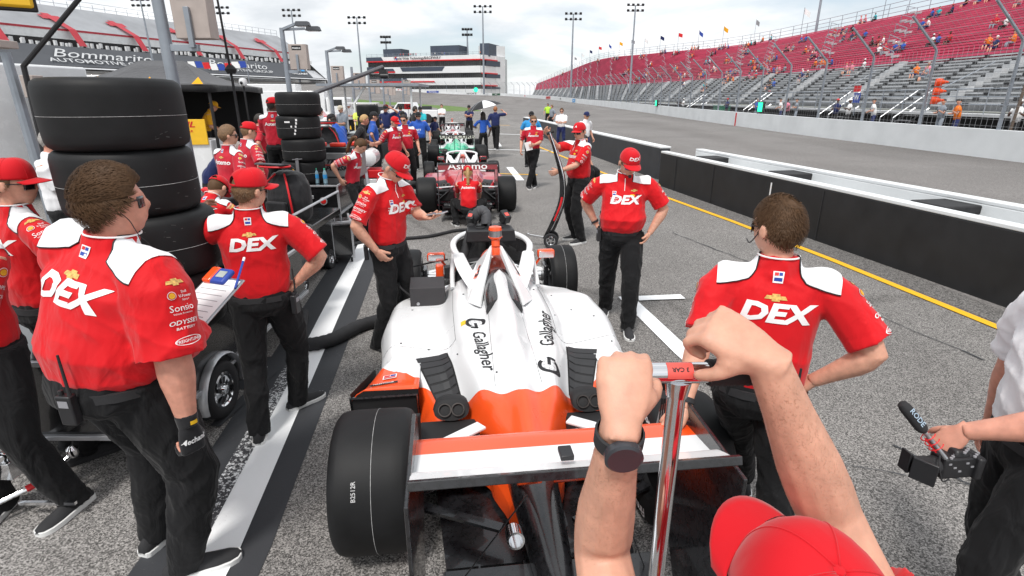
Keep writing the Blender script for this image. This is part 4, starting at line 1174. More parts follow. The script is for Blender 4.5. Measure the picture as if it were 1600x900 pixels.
    # lettering and emblems
    def pr_text(body_, size, o, out, upv, m_=white_p, bold=0, shear=0, sx=1, name='lettering', step=.02):
        return decal(name, text_mesh(body_, size, bold, shear, sx), m_, bv, o, out, upv, sh, off=.0035, step=step)
    P['text'] = pr_text
    def bowtie(s_): return shape_mesh([[(-.035 * s_, -.006 * s_), (-.012 * s_, -.006 * s_), (-.012 * s_, -.012 * s_), (.012 * s_, -.012 * s_), (.012 * s_, -.006 * s_), (.035 * s_, -.006 * s_), (.028 * s_, .006 * s_), (.012 * s_, .006 * s_), (.012 * s_, .012 * s_), (-.012 * s_, .012 * s_), (-.012 * s_, .006 * s_), (-.028 * s_, .006 * s_)]])
    def shell(s_):
        o_ = [(math.cos(a) * .017 * s_, math.sin(a) * .016 * s_) for a in [R(-35 + 250 * i / 14) for i in range(15)]] + [(-.006 * s_, -.014 * s_), (.006 * s_, -.014 * s_)]
        i_ = [(x * .78, y * .78) for x, y in o_]
        rays = [[(math.cos(a) * .012 * s_, math.sin(a) * .012 * s_), (math.cos(a + .06) * .012 * s_, math.sin(a + .06) * .012 * s_), (0, -.009 * s_)] for a in [R(20 + 140 * i / 5) for i in range(6)]]
        return o_, i_, rays
    P['bowtie'] = bowtie
    def put_shell(o, out, upv, s_=1):
        o_, i_, rays = shell(s_)
        decal('emblem', shape_mesh([[(x * 1.15, y * 1.15) for x, y in o_]]), white_p, bv, o, out, upv, sh, off=.003)
        decal('emblem', shape_mesh([o_]), red_p, bv, o, out, upv, sh, off=.0038)
        decal('emblem', shape_mesh([i_]), yellow_p, bv, o, out, upv, sh, off=.0046)
        if near: decal('emblem', shape_mesh(rays), red_p, bv, o, out, upv, sh, off=.0054)
    def flaglogo(o, out, upv, s_=1):
        a = .016 * s_; b = .02 * s_
        decal('emblem', shape_mesh([[(-a, -b), (a, -b), (a * 1.1, b), (-a * 1.1, b)]]), white_p, bv, o, out, upv, sh, off=.003)
        decal('emblem', shape_mesh([[(-a * .8, .25 * b), (0, .25 * b), (0, .8 * b), (-a * .8, .8 * b)], [(a * .1, .25 * b), (a * .8, .25 * b), (a * .8, .8 * b), (a * .1, .8 * b)], [(-a * .8, -.7 * b), (a * .8, -.7 * b), (a * .8, -.1 * b), (-a * .8, -.1 * b)]], [0, 1, 1]), [red_p, blue_p], bv, o, out, upv, sh, off=.0038)
    def sleeve_logos(nm, which):
        sg = -1 if nm == 'L' else 1
        a, b_ = S[nm], el[nm]; ua = (b_ - a); un = ua.normalized()
        outw = rt * sg
        P_s = P.get('outdir', {}).get(nm) if False else None
        outw = (outw - un * outw.dot(un))
        if outw.length < .3: outw = up - un * up.dot(un)
        outw.normalize()
        if which == 'A':
            items = [('bow', .02), ('shell', .115), ('Sonsio', .33), ('ODYSSEY', .50), ('BATTERY', .57), ('FREIGHTLINER', .72)]
            u_ = -un
            for it, t in items:
                o = a + ua * (t + .06)
                if it == 'bow': decal('emblem', bowtie(1.0 * k), gold_p, bv, o, outw, u_, sh)
                elif it == 'shell':
                    sr = u_.cross(outw).normalized()
                    put_shell(o + ua * .06 - sr * .03, outw, u_, .9)
                    if near: pr_text('Shell', .014, o + ua * .03 + sr * .022, outw, u_, bold=.01); pr_text('V-Power', .016, o + ua * .08 + sr * .024, outw, u_, bold=.015); pr_text('Nitro+', .012, o + ua * .125 + sr * .024, outw, u_)
                elif it == 'Sonsio': pr_text(it, .036, o, outw, u_, sx=1.0); near and pr_text('Vehicle Protection', .010, o + ua * .065, outw, u_)
                elif it == 'ODYSSEY': pr_text(it, .024, o, outw, u_, bold=.02, shear=.2, sx=1.15)
                elif it == 'BATTERY': pr_text(it, .014, o, outw, u_, bold=.01, shear=.2, sx=1.3)
                else:
                    pr_text(it, .0165, o, outw, u_, bold=.012, shear=.2)
                    n_e = 28; mo = MB()
                    ou = [(math.cos(2 * PI * i / n_e) ** 1 * .056, math.sin(2 * PI * i / n_e) * .0165) for i in range(n_e)]; inr = [(x * .95, y * .86) for x, y in ou]
                    mo.add([(x, y, 0) for x, y in ou] + [(x, y, 0) for x, y in inr], [(i, (i + 1) % n_e, n_e + (i + 1) % n_e, n_e + i) for i in range(n_e)])
                    decal('emblem', mo.mesh('o'), white_p, bv, o, outw, u_, sh)
        else:
            u_ = -un
            put_shell(a + ua * .24, outw, u_, 1.25)
            for t, s_, z_ in (('PROPEL', .47, .026), ('TRUCK', .61, .022), ('AEM', .92, .02)): pr_text(t, z_, a + ua * (s_), outw, u_, bold=.012, shear=.1)
            n_e = 6; mo = MB(); ou = [(math.cos(2 * PI * i / n_e) * .026, math.sin(2 * PI * i / n_e) * .022) for i in range(n_e)]; inr = [(x * .8, y * .8) for x, y in ou]
            mo.add([(x, y, 0) for x, y in ou] + [(x, y, 0) for x, y in inr], [(i, (i + 1) % n_e, n_e + (i + 1) % n_e, n_e + i) for i in range(n_e)])
            decal('emblem', mo.mesh('o'), white_p, bv, a + ua * .76, outw, u_, sh); pr_text('CR', .02, a + ua * .76, outw, u_, bold=.01)
    P['sleeve'] = sleeve_logos; P['shell'] = put_shell; P['flaglogo'] = flaglogo
    def ring_word(w_, size, s_at, sgn, sx=1.35, bold=.03, shear=.22):
        pr_text(w_, size * tsize * k * (.5 + .5 * g), spine(s_at), fw * sgn, up, bold=bold, shear=shear, sx=sx)
    if design == 'team':
        wd = word or 'DEX'
        if wd == 'DEX': args = (.098, .335, 1.25, .055, .22)
        else: args = (.072, .34, 1.15, .03, .0)
        ring_word(wd, args[0], args[1] + .02, -1, args[2], args[3], args[4])
        ring_word(wd, args[0] * .98, args[1] - .015, 1, args[2], args[3], args[4])
        decal('emblem', bowtie(1.15 * k), gold_p, bv, spine(.418), -fw, up, sh)
        if res != 'far':
            flaglogo(spine(.462), (-fw * 1 + up * .35), up, 1.1 * k)
            decal('emblem', bowtie(.9 * k), gold_p, bv, spine(.405) - rt * .085 * k, fw, up, sh)
            flaglogo(spine(.375) + rt * .09 * k, fw, up, 1.0 * k)
            pr_text('verizon', .022 * k, spine(.335) + rt * .09 * k, fw, up, bold=.01); pr_text('HITACHI', .016 * k, spine(.315) + rt * .09 * k, fw, up, bold=.01)
            pr_text('PPG', .022 * k, spine(.365) - rt * .12 * k, fw, up, black_p, bold=.02)
            decal('emblem', shape_mesh([[(math.cos(2 * PI * i / 16) * .024 * k, math.sin(2 * PI * i / 16) * .013 * k) for i in range(16)]]), yellow_p, bv, spine(.36) - rt * .07 * k, fw, up, sh)
            pr_text('Snap-on', .018 * k, spine(.335) - rt * .10 * k, fw, up, bold=.01); pr_text('aap  mavTV', .014 * k, spine(.312) - rt * .10 * k, fw, up, bold=.01)
        sleeve_logos('R', 'A' if near or True else 'B'); sleeve_logos('L', 'B')
        if near:   # zip line at the front and black side seam
            edge = []
            for t in range(10):
                o = spine(.40 + .012 * t); hh = bv.ray_cast(o + fw * .4, -fw, .6)
                if hh[0]: edge.append(hh[0] + fw * .002)
            if len(edge) > 2:
                mb = MB(); mb.tube(edge, .003, 4); mb.build('zip', white_p, sh)
    elif design == 'blue':
        pr_text('NTT', .075, spine(.26), fw, up, bold=.03); pr_text('NTT', .06, spine(.30), -fw, up, bold=.03)
        pr_text('DATA', .03, spine(.20), fw, up, bold=.02)
    # ---------------- hair
    def hmap(p): return hc + hx * p.x + hf * p.y + hu * p.z
    hm = HAIR.get(hair)
    def hair_thick(a, z, th):
        # hairline: covers where z above a threshold that depends on azimuth
        ca = math.cos(a); lim = .46 if ca > .75 else (.46 - (.75 - ca) * .9 if ca > .1 else (-.12 - (.1 - ca) * .45))
        return lim
    if hstyle != 'bald' and hm:
        mb = MB(); nu, nv = (56, 34) if near else (24, 16)
        rs = random.Random(seed)
        th = dict(short=.014, buzz=.005, thick=.015, long=.02, pony=.012).get(hstyle, .012)
        vs, fs = [], []
        for j in range(nv + 1):
            for i in range(nu):
                a = -PI + 2 * PI * i / nu; lim = hair_thick(a, 0, th)
                if hat: lim = min(lim, .2) if math.cos(a) < .3 else .9
                z = lim + (1 - lim) * (j / nv) ** .8; z = min(z, .9995)
                p = hfn(a, z); nrm = V((p.x / .0058, p.y / .009, p.z / .0139)).normalized()
                e = min(1, j / nv * 5 + .25)
                t_ = th * e
                if hstyle == 'thick' and math.cos(a) > .2 and z > .3: t_ += .012 * max(0, math.cos(a)) * min(1, (z - .3) * 2.5)
                if hat: t_ = min(t_, .006)
                ww = 1 + .14 * math.sin(a * 7 + z * 9 + seed) * math.sin(z * 11 + a * 3) + .06 * math.sin(a * 23 + z * 31)
                if hstyle == 'balding' :
                    t_ = .010 * e
                    dd_ = (V((p.x, p.y + .045, p.z - .105)).length)
                    if dd_ < .034 * k: t_ = .001
                vs.append(hmap(p + nrm * (t_ * (ww if near else 1)) * k))
        for j in range(nv):
            for i in range(nu): fs.append((j * nu + i, j * nu + (i + 1) % nu, (j + 1) * nu + (i + 1) % nu, (j + 1) * nu + i))
        mb.add(vs, fs)
        if hstyle in ('pony', 'long'):
            b0 = hmap(V((0, -.10, .04)) * k)
            if hstyle == 'pony': mb.tube(crom([b0, b0 - hf * .05 + hu * .02, b0 - hf * .07 - hu * .08, b0 - hf * .05 - hu * .20, b0 - hf * .04 - hu * .27], 4), [.022] * 5 + [.030] * 5 + [.026] * 4 + [.02, .01, .004], 8)
            else: mb.rings([sup(hmap(V((0, -.045, z)) * k), hx, hf, rx * k, ry * k, 14) for z, rx, ry in ((.05, .085, .07), (-.05, .095, .07), (-.14, .10, .06), (-.22, .09, .045), (-.26, .05, .02))])
        ho = mb.build('hair', hm, root, smooth=180)
        if near:   # locks of hair: many thin blades
            mb2 = MB(); N = dict(thick=9000, short=3600, buzz=2500, balding=4200).get(hstyle, 3000) if not hat else 1500
            for _ in range(N):
                a = rs.uniform(-PI, PI); lim = hair_thick(a, 0, th)
                z = lim + (1 - lim) * rs.random() ** .9
                if hat and (math.cos(a) > .25 or z > .1): continue
                z = min(z, .998)
                p = hfn(a, z); nrm = V((p.x / .0058, p.y / .009, p.z / .0139)).normalized()
                if hstyle == 'balding' and (V((p.x, p.y + .045, p.z - .105)).length) < rs.uniform(.012, .046): continue
                base = p + nrm * th * .55 * (0.7 if hat else 1)
                if hstyle == 'thick': fl = V((p.x * 2.0 + rs.uniform(-.22, .22), .9 + rs.uniform(-.2, .2), .1 - (1.0 if z < .2 else 0))); ln = rs.uniform(.016, .028)
                else: fl = V((p.x * 5 + rs.uniform(-.4, .4), .15 * math.copysign(1, p.y) + rs.uniform(-.4, .4), -1.0 if z < .75 else -.2)); ln = rs.uniform(.010, .020)
                if hstyle == 'thick' and p.y > .05 and z > .3: fl = V((rs.uniform(-.4, .4), .8, .9)); ln *= 1.25
                fl = (fl - nrm * fl.dot(nrm)).normalized()
                sidev = nrm.cross(fl) * .0011
                m1_ = base + fl * ln * .5 + nrm * (th * .35 + .003); tip = base + fl * ln + nrm * (th * .30 + rs.uniform(-.002, .004))
                o_ = len(mb2.v); mb2.v += [tuple(hmap(x_ * k)) for x_ in (base - sidev, base + sidev, m1_ + sidev * .8, m1_ - sidev * .8, tip)]
                mb2.f += [(o_, o_ + 1, o_ + 2, o_ + 3), (o_ + 3, o_ + 2, o_ + 4)]; mb2.mi += [0, 0]
            mb2.build('hair_strands', hm, ho, smooth=180, fix=False)
    # ---------------- cap
    if hat:
        hb = R(brim); cm = hat if not isinstance(hat, str) else capred
        cf = hf * math.cos(hb) - hx * math.sin(hb); cx_ = hx * math.cos(hb) + hf * math.sin(hb)
        tl = R(brim_pitch); cu = hu * math.cos(tl) + cf * math.sin(tl) * -1; cu = (hu * math.cos(tl) - cf * math.sin(-tl) * 1).normalized() if False else (hu * math.cos(tl) + cf * math.sin(tl)).normalized(); cff = (cf - cu * cf.dot(cu)).normalized()
        c0 = hc + hu * .030 * k
        def cmap(x, y, z): return c0 + cx_ * x * k + cff * y * k + cu * z * k
        nu, nv = (48, 16) if near else (24, 8)
        mb = MB()
        def dome(i, j, o_=0):
            a = 2 * PI * i / nu; da = abs((a % (2 * PI)) - PI); t0 = .62 * math.sqrt(max(0, 1 - (da / .46) ** 2)) if da < .46 else 0; t = t0 + j / nv * (PI / 2 * .98 - t0)
            r = math.cos(t) ** .82; z = math.sin(t) * (.098 + o_)
            seam = 1 - .012 * (abs(math.sin(3 * a)) < .12)
            fr_ = 1.0
            x = math.sin(a) * (.089 * wide + o_) * r * seam; y = math.cos(a) * (.106 + o_) * r * seam - .004
            if math.cos(a) > 0: z += .012 * math.cos(a) * math.sin(2 * t)
            return cmap(x, y, z)
        vs = [dome(i, j) for j in range(nv + 1) for i in range(nu)]
        fs = []
        for j in range(nv):
            for i in range(nu):
                fs.append((j * nu + i, j * nu + (i + 1) % nu, (j + 1) * nu + (i + 1) % nu, (j + 1) * nu + i))
        mb.add(vs, fs)
        sv = [V(cmap(math.sin(PI + u) * .0895 * wide, math.cos(PI + u) * .1065 - .004, zz)) for zz in (0, .014) for u in [-.5 + i / 12 for i in range(13)]]
        mb.add(sv, [(i, i + 1, i + 14, i + 13) for i in range(12)])
        co_ = mb.build('cap', cm, root, smooth=180, solid=.002)
        mb = MB()
        def br(u, v):
            x = (u * 2 - 1) * .078; ext_ = .074 * math.sqrt(max(0, 1 - (x / .083) ** 2)) ** .8
            y0 = math.sqrt(max(0, 1 - (x / .092) ** 2)) * .102
            return cmap(x, y0 + v * ext_ - .002, .004 - 2.6 * x * x - v * .012)
        mb.grid(br, 16, 6); mb.build('brim', cm, co_, smooth=180, solid=.003)
        mb = MB(); mb.lathe([(.001, .003), (.006, .002), (.008, -.001)], cmap(0, -.002, .098), cu, 8); mb.build('button', cm, co_)
        if res != 'far' and isinstance(hat, str):
            bvc = BVHTree.FromPolygons([V(v) for v in vs], fs)
            decal('lettering', text_mesh(hat, .036 * k, .03, .2, 1.4), white_p, bvc, cmap(0, 0, .055), cff, cu, co_, off=.003, step=.01, depth=.2)
        if near:
            mb = MB()
            for s6 in range(6):
                pts = []
                for j in range(nv + 1):
                    a = PI / 6 + s6 * PI / 3 ; i_ = a / (2 * PI) * nu
                    if False: continue
                    pts.append(dome(i_, j, .0012))
                mb.tube(pts, .0013, 4)
            mb.build('stitching', cm, co_, smooth=180)
            P['cmap'] = cmap
    # ---------------- glasses / eyes
    for_face = True
    if glasses:
        mb = MB()
        for sg in (-1, 1):
            mb.grid(lambda u, v: hmap(V((sg * (.008 + u * .052), .096 - .016 * u * u - .01 * u, .012 - v * .036 + (.006 * u if v < .5 else 0))) * k), 5, 3)
        go = mb.build('sunglasses', lens_blue if glasses == 'blue' else lens_m, root, smooth=180, solid=.004)
        for sg in (-1, 1): mb = MB(); mb.tube([hmap(V((sg * .058 * wide, .072, .008)) * k), hmap(V((sg * .080 * wide, .055, .008)) * k), hmap(V((sg * .084 * wide, -.005, .008)) * k), hmap(V((sg * .082 * wide, -.02, -.004)) * k)], .0028 if near else .004, 5); mb.build('temple_arm', blkp, go)
    elif res != 'far':
        mb = MB()
        for sg in (-1, 1):
            mb.add(*[(lambda vf: ([hmap((V((sg * .030, .0785, .002)) + v * .0125) * k) for v in vf[0]], vf[1]))(sphere_grid(lambda a, z: V((math.sin(a) * math.sqrt(1 - z * z), math.cos(a) * math.sqrt(1 - z * z) * .8, z * .45)), 8, 6))][0])
        mb.build('eyes', black_p, root, smooth=180)
    if extra: extra(P)
    return P

def radio(P, s=.02, sg=1, back=-1, ang=.6, label=None):
    """walkie talkie clipped to the belt"""
    k = P['k']; sp = P['spine']; r_, f_ = P['frame'](0); g = P['g']
    s -= .03; o = sp(s) + r_ * sg * .165 * g * k * math.cos(ang) * 1.02 + f_ * back * .125 * g * k * math.sin(ang) * 1.15
    out = (r_ * sg * math.cos(ang) + f_ * back * math.sin(ang)).normalized()
    t = thing('radio', P['root'].matrix_basis @ (o + out * .022), 0, label, 'radio', 'two way radios worn on belts'); t.rotation_euler = (0, 0, P['root'].rotation_euler[2] + math.atan2(out.y, out.x) - PI / 2)
    mb = MB(); mb.box((0, 0, -.03), (.062, .036, .125)); mb.build('case', blkp, t, bevel=.006)
    mb = MB(); mb.tube([(-.02, 0, .03), (-.02, 0, .05), (-.02, .0, .20)], [.008, .006, .0045], 8); mb.build('antenna', rubber, t)
    mb = MB(); mb.lathe([(.009, 0), (.009, .02), (.004, .022)], (.014, 0, .03), (0, 0, 1), 10); mb.build('volume_knob', blkp, t)
    mb = MB(); mb.box((0, .0185, 0), (.04, .002, .028)); mb.build('display', grey_p, t)
    return t
def watch(P, nm, m_=rubber, facecol=grey_p, rw=.034):
    w_, e_ = P['wr'][nm], P['el'][nm]; d = (w_ - e_).normalized(); sg = -1 if nm == 'L' else 1
    o = P['rt'] * sg; o = (o - d * o.dot(d)).normalized(); c = w_ - d * .035
    mb = MB(); mb.lathe([(rw, -.011), (rw + .003, -.009), (rw + .003, .009), (rw, .011)], c, d, 20, cap=False); wo = mb.build('watch_strap', m_, P['root'])
    mb = MB(); mb.lathe([(.02, 0), (.02, .008), (.015, .010), (.001, .010)], c + o * (rw), o, 20); mb.build('watch_face', facecol, wo)
# ---------------------------------------------------------------- the crew, near
def x_p1(P):
    radio(P, .04, 1, -1, 1.25, 'black two way radio on the belt of the heavy man with brown hair')
    root = P['root']; k = P['k']
    mb = MB(); e = P['hc'] + P['hx'] * .088 * P['k'] - P['hu'] * .01
    mb.tube(crom([e, e - P['hu'] * .05 + P['hf'] * .03, e - P['hu'] * .11 + P['hf'] * .045 , P['nb'] + P['rt'] * .09 + P['fw'] * .09, P['nb'] - P['up'] * .12 + P['fw'] * .17 + P['rt'] * .05], 5), .0018, 5)
    mb.lathe([(.008, 0), (.008, .008), (.003, .012)], e - P['hx'] * .004, P['hx'], 10); mb.build('earpiece', rubber, root)
P1 = person('heavy man with thick brown hair in red DEX shirt, back turned, left foreground', (-1.68, 2.05), -24, h=1.97, side=9, lean=10, tsize=.98, g=1.46, belly=1.25, hy=-26, hp=-4,
            R_=(.43, -.02, .76), Re=(1, -.5, 0), L=(-.16, .36, 1.16), Le=(-1, -.6, -.6), Rh=dict(curl=(70, 70, 40), pn=(-1, 0, 0)), arm=1.42, sleeve=.97, wide=1.10,
            feet=dict(L=(-.17, .10, 10), R=(.17, .02, -38)), design='team', hstyle='thick', hair='brown', skin=skin_b, res='near', extra=x_p1, seed=11)
def x_p2(P):
    radio(P, .0, 1, -1, .35, 'black radio on the hip of the capped man touching the tyre stack')
P2 = person('man in red cap with one hand on the tyre stack and one on his hip', (-1.60, 3.25), 17, h=1.81, g=1.10, hy=-48, hp=2, hr=4,
            L=(-.34, .30, 1.42), Le=(-1, -.5, -1.3), R_='hip', Re=(1, -.35, .0), Lh=dict(curl=(30, 35, 20)), arm=1.15, feet=dict(L=(-.13, -.12, 0), R=(.12, .22, -55)),
            design='team', hat=' ', brim=-12, hair='sandy', hstyle='short', res='near', extra=x_p2, seed=22, sleeve=.92)
def x_p6(P):
    radio(P, .0, 1, -1, .9, 'black radio on the belt of the man reading his phone')
P6 = person('man in red cap looking down at the phone in his hand', (-1.06, 4.48), -112, h=1.84, g=1.05, hp=38, hy=0, lean=5, side=0,
            R_='pocket', Re=(1, -.7, 0), L=(.02, .40, 1.24), Le=(-.9, -.4, -.9), Lh=dict(pn=(.2, .2, 1), d=(.25, .95, .1), curl=(15, 25, 20)), arm=1.12,
            feet=dict(L=(-.10, .05, 0), R=(.10, -.08, -10)), design='team', hat='DEX', hair='grey', hstyle='short', res='near', extra=x_p6, seed=33)
def x_p7(P):
    radio(P, .03, 1, 1, .25, 'black radio on the belt of the stout man in mirrored sunglasses'); watch(P, 'R', rubber)
    mb = MB(); c = P['hc']; mb.tube(crom([c + P['hx'] * .09, c + P['hx'] * .085 + P['hf'] * .05 - P['hu'] * .06, c + P['hx'] * .03 + P['hf'] * .12 - P['hu'] * .065], 5), .0025, 5)
    mb.lathe([(.012, -.012), (.016, 0), (.012, .012)], c + P['hx'] * .02 + P['hf'] * .122 - P['hu'] * .066, P['hx'], 10); mb.build('headset_microphone', rubber, P['root'])
P7 = person('stout man in DEX cap and blue mirrored sunglasses', (1.04, 5.02), 170, h=1.80, g=1.16, belly=.7, hp=26, hy=22,
            L='pocket', Le=(-1, -.3, .1), R_=(.24, -.14, .98), Re=(1, -.5, 0), arm=1.15, feet=dict(L=(-.12, .24, 6), R=(.11, -.26, -8)), glasses='blue',
            design='team', hat='DEX', hair='ginger', hstyle='short', res='near', extra=x_p7, seed=44)
def x_p8(P):
    watch(P, 'L', rubber, chrome); radio(P, .0, 1, -1, 1.0, 'black radio at the back of the man leaning on the wing')
    mb = MB(); c = P['hc']; mb.tube(crom([c - P['hx'] * .09, c - P['hx'] * .085 + P['hf'] * .05 - P['hu'] * .06, c - P['hx'] * .03 + P['hf'] * .12 - P['hu'] * .065], 5), .0025, 5); mb.build('headset_microphone', rubber, P['root'])
P8 = person('man with thinning brown hair leaning one hand on the rear wing', (1.06, 2.06), -20, h=1.85, g=1.04, hy=44, hp=2, lean=3,
            L=(-.29, -.31, .985), Le=(-1, .2, .2), R_='hip', Re=(1, -.45, .1), Lh=dict(d=(-.35, -.62, -.5), pn=(.1, .2, -1), curl=(18, 30, 25), spread=6),
            feet=dict(L=(.08, .62, 8), R=(.20, -.10, -20)), knee=(0, 1, 0), arm=1.15, design='team', hstyle='balding', hair='brown', res='near', extra=x_p8, seed=55, sleeve=.84)
P3 = person('man in red cap at the left edge with his hand on the tyre stack', (-2.76, 2.97), -32, h=1.90, g=1.1, hy=-42, hp=4, R_=(.42, .30, 1.30), Re=(.8, -.9, -.4), L='front',
            design='team', hat=' ', hair='sandy', res='near', seed=66, arm=1.1)
P4 = person('man with forearms crossed, cut off by the left edge of the photo', (-2.62, 2.42), 178, h=1.86, g=1.08, hp=15, L='cross', R_=(.05, .30, 1.16), Le=(-1, -.1, -.9),
            feet=dict(L=(-.20, .02, -8), R=(.18, .05, 10)), design='team', hat='DEX', hair='dark', res='near', seed=77, arm=1.1)
def x_p5(P): pass
P5 = person('grey haired man in white shirt and sunglasses behind the near tyre stack', (-4.75, 5.7), -75, h=1.93, g=1.1, hp=14, top=white_f, hair='grey', hstyle='short', R_='front', L='front', panels=False, res='mid', seed=88, skin=skin_b)

# jack operator: hands on the T handle, only arms and cap in the frame
JX, JY, JZ = .232, .668, 1.79           # middle of the cross handle
HB = V((.62, .10, .0)); 
def handle_pt(t): return V((JX, JY, JZ)) + V((.999, .03, -.005)) * t
def x_f1(P):
    pass
F1L = handle_pt(-.070); F1R = handle_pt(.020)
f1loc = V((.37, .30, 0)); f1face = 10
fm = Matrix.Rotation(R(-f1face), 3, 'Z')
def tol(p): return fm @ (V(p) - f1loc)
P_F1 = person('person in red cap gripping the silver T handle of the jack, closest to the camera', f1loc, f1face, h=1.765, g=1.05, lean=23, hp=-12, hy=-4, reach=1.04, hsc=.89,
              L=tol(F1L + V((-.022, -.072, -.030))), Le=tol(f1loc + V((-.02, .22, -1))), R_=tol(F1R + V((.076, -.040, .044))), Re=tol(f1loc + V((.35, .8, -.4))),
              Lh=dict(d=tol(f1loc + V((.12, .60, .78))), pn=tol(f1loc + V((.10, .75, -.55))), curl=((62, 78, 50), (62, 80, 50), (64, 80, 50), (66, 80, 50)), spread=2, thumb=(.75, .6, .55, .6)),
              Rh=dict(d=tol(f1loc + V((-.80, .42, .40))), pn=tol(f1loc + V((.0, .60, -.80))), curl=((62, 78, 50), (62, 80, 50), (64, 80, 50), (66, 80, 50)), spread=2, thumb=(.6, .7, .5, .7)),
              feet=dict(L=(-.15, .05, 5), R=(.15, -.05, -5)), arm=1.04, design='team', hat='A', brim=0, hair='brown', res='hi', seed=99, sleeve=.55, panels=False, skin=skin_a)

# black work glove on the big man's hand, watch on the jack operator
P = P1
d_ = (P['wr']['R'] - P['el']['R']).normalized()
mb = MB(); mb.tube([P['wr']['R'] - d_ * .05, P['wr']['R'] - d_ * .02, P['wr']['R']], [.043, .040, .038], 16)
hand_geo(mb, P['wr']['R'] - d_ * .004, d_, V((-1, 0, 0)), 1, (70, 70, 40), 1.22, None, 3, 10)
gl_ = remeshed(mb, .005, 3, .5); go = obj('glove', gl_, fabric('glove_cloth', (.012, .012, .014), .7), P['root'], smooth=180, fix=False)
bvg = bvh_of(gl_)
oo = P['rt']; decal('lettering', text_mesh('Mechanix', .030, .03, .2, 1.0), white_p, bvg, P['wr']['R'] + d_ * .055, oo, -d_, go, off=.003, step=.01)
decal('glove_tab', shape_mesh([[(-.015, -.008), (.015, -.008), (.015, .008), (-.015, .008)]]), yellow_p, bvg, P['wr']['R'] - d_ * .03, oo, -d_, go, off=.003, step=.01)
def watch2(P, nm, rw, out):
    w_, e_ = P['wr'][nm], P['el'][nm]; d = (w_ - e_).normalized(); o = V(out); o = (o - d * o.dot(d)).normalized(); c = w_ - d * .028
    mb = MB(); mb.lathe([(rw, -.012), (rw + .003, -.010), (rw + .003, .010), (rw, .012)], c, d, 24, cap=False); wo = mb.build('watch_strap', rubber, P['root'])
    mb = MB(); mb.lathe([(.024, -.002), (.0245, .008), (.021, .0105), (.001, .0105)], c + o * rw, o, 28); wf = mb.build('watch_face', mat('slate_watch_glass', (.05, .052, .06), .25, metal=.3), wo)
watch2(P_F1, 'L', .0295, tol(f1loc + V((.02, -.65, .85))))

def arm_hair(P, nm, n, m_):
    a, b = P['el'][nm], P['wr'][nm]; me = P['body'].data; bvb = bvh_of(me); d = (b - a).normalized(); o1 = d.orthogonal().normalized(); o2 = d.cross(o1); mb = MB(); rs = random.Random(3)
    for _ in range(n):
        t = .15 + .85 * rs.random() ** .8 - .12 * rs.random(); an = rs.uniform(0, 2 * PI); c = a.lerp(b, t * .93); out = o1 * math.cos(an) + o2 * math.sin(an)
        h = bvb.ray_cast(c + out * .12, -out, .12)
        if h[0] is None: continue
        nr = h[1]; f = (d * rs.uniform(.5, 1) + out.cross(d) * rs.uniform(-.9, .9)); f = (f - nr * f.dot(nr)).normalized(); l_ = rs.uniform(.003, .007); s_ = nr.cross(f) * .0002
        p = h[0]; mb.add([p - s_, p + s_, p + f * l_ + nr * .0016], [(0, 1, 2)])
    mb.build('arm_hair', m_, P['body'], smooth=180, fix=False)
for P_, nm in ((P_F1, 'L'), (P_F1, 'R')): arm_hair(P_, nm, 2600, mat('arm_hair', (.44, .25, .16), .6, var=.2))
# ================================================================ RACE CARS
def tyre_mat():
    m = mat('tyre_rubber', (.0085, .0087, .0095), .6, var=.35, vscale=6, bump=.25, bscale=90, bdist=.001, spec=.3)
    return m
m_tyre = tyre_mat()
m_rim = mat('dark_wheel_rim', (.03, .03, .032), .35, metal=.6)
def tyre_prof(r, w, rim):
    h = w / 2
    return [(rim, -h * .82), (rim + .012, -h * .95), (r * .78, -h * 1.02), (r * .90, -h * .99), (r * .965, -h * .90), (r * .992, -h * .76), (r, -h * .5), (r * 1.001, 0), (r, h * .5), (r * .992, h * .76), (r * .965, h * .90), (r * .90, h * .99), (r * .78, h * 1.02), (rim + .012, h * .95), (rim, h * .82)]
def tyre_mesh(r, w, rim, ax=(1, 0, 0), c=(0, 0, 0), n=64):
    mb = MB(); P_ = tyre_prof(r, w, rim)
    ax = V(ax); a = ax.orthogonal().normalized(); b = ax.cross(a); c = V(c)
    mb.rings([[c + ax * h + a * rr * math.cos(2 * PI * k / n) + b * rr * math.sin(2 * PI * k / n) for k in range(n)] for rr, h in P_], cap=False, closed=True)
    return mb
def tread_text(body_, r, at_deg, xoff, size, parent, rot90=True, m=grey_p, name='tyre_marking'):
    """lettering wrapped round a tyre whose axle is X"""
    me = text_mesh(body_, size, .02, 0, 1.0)
    slice_mesh(me, .01)
    for v in me.vertices:
        u, w_ = (v.co.x, v.co.y)
        if rot90: ang = R(at_deg) + u / r; x = xoff - w_
        else: ang = R(at_deg) + w_ / r; x = xoff + u
        v.co = V((x, -(r + .0015) * math.cos(ang), (r + .0015) * math.sin(ang)))
    return obj(name, me, m, parent, smooth=0, fix=False)
m_mark = mat('worn_white_marking', (.45, .45, .45), .7, var=.3, vscale=50)
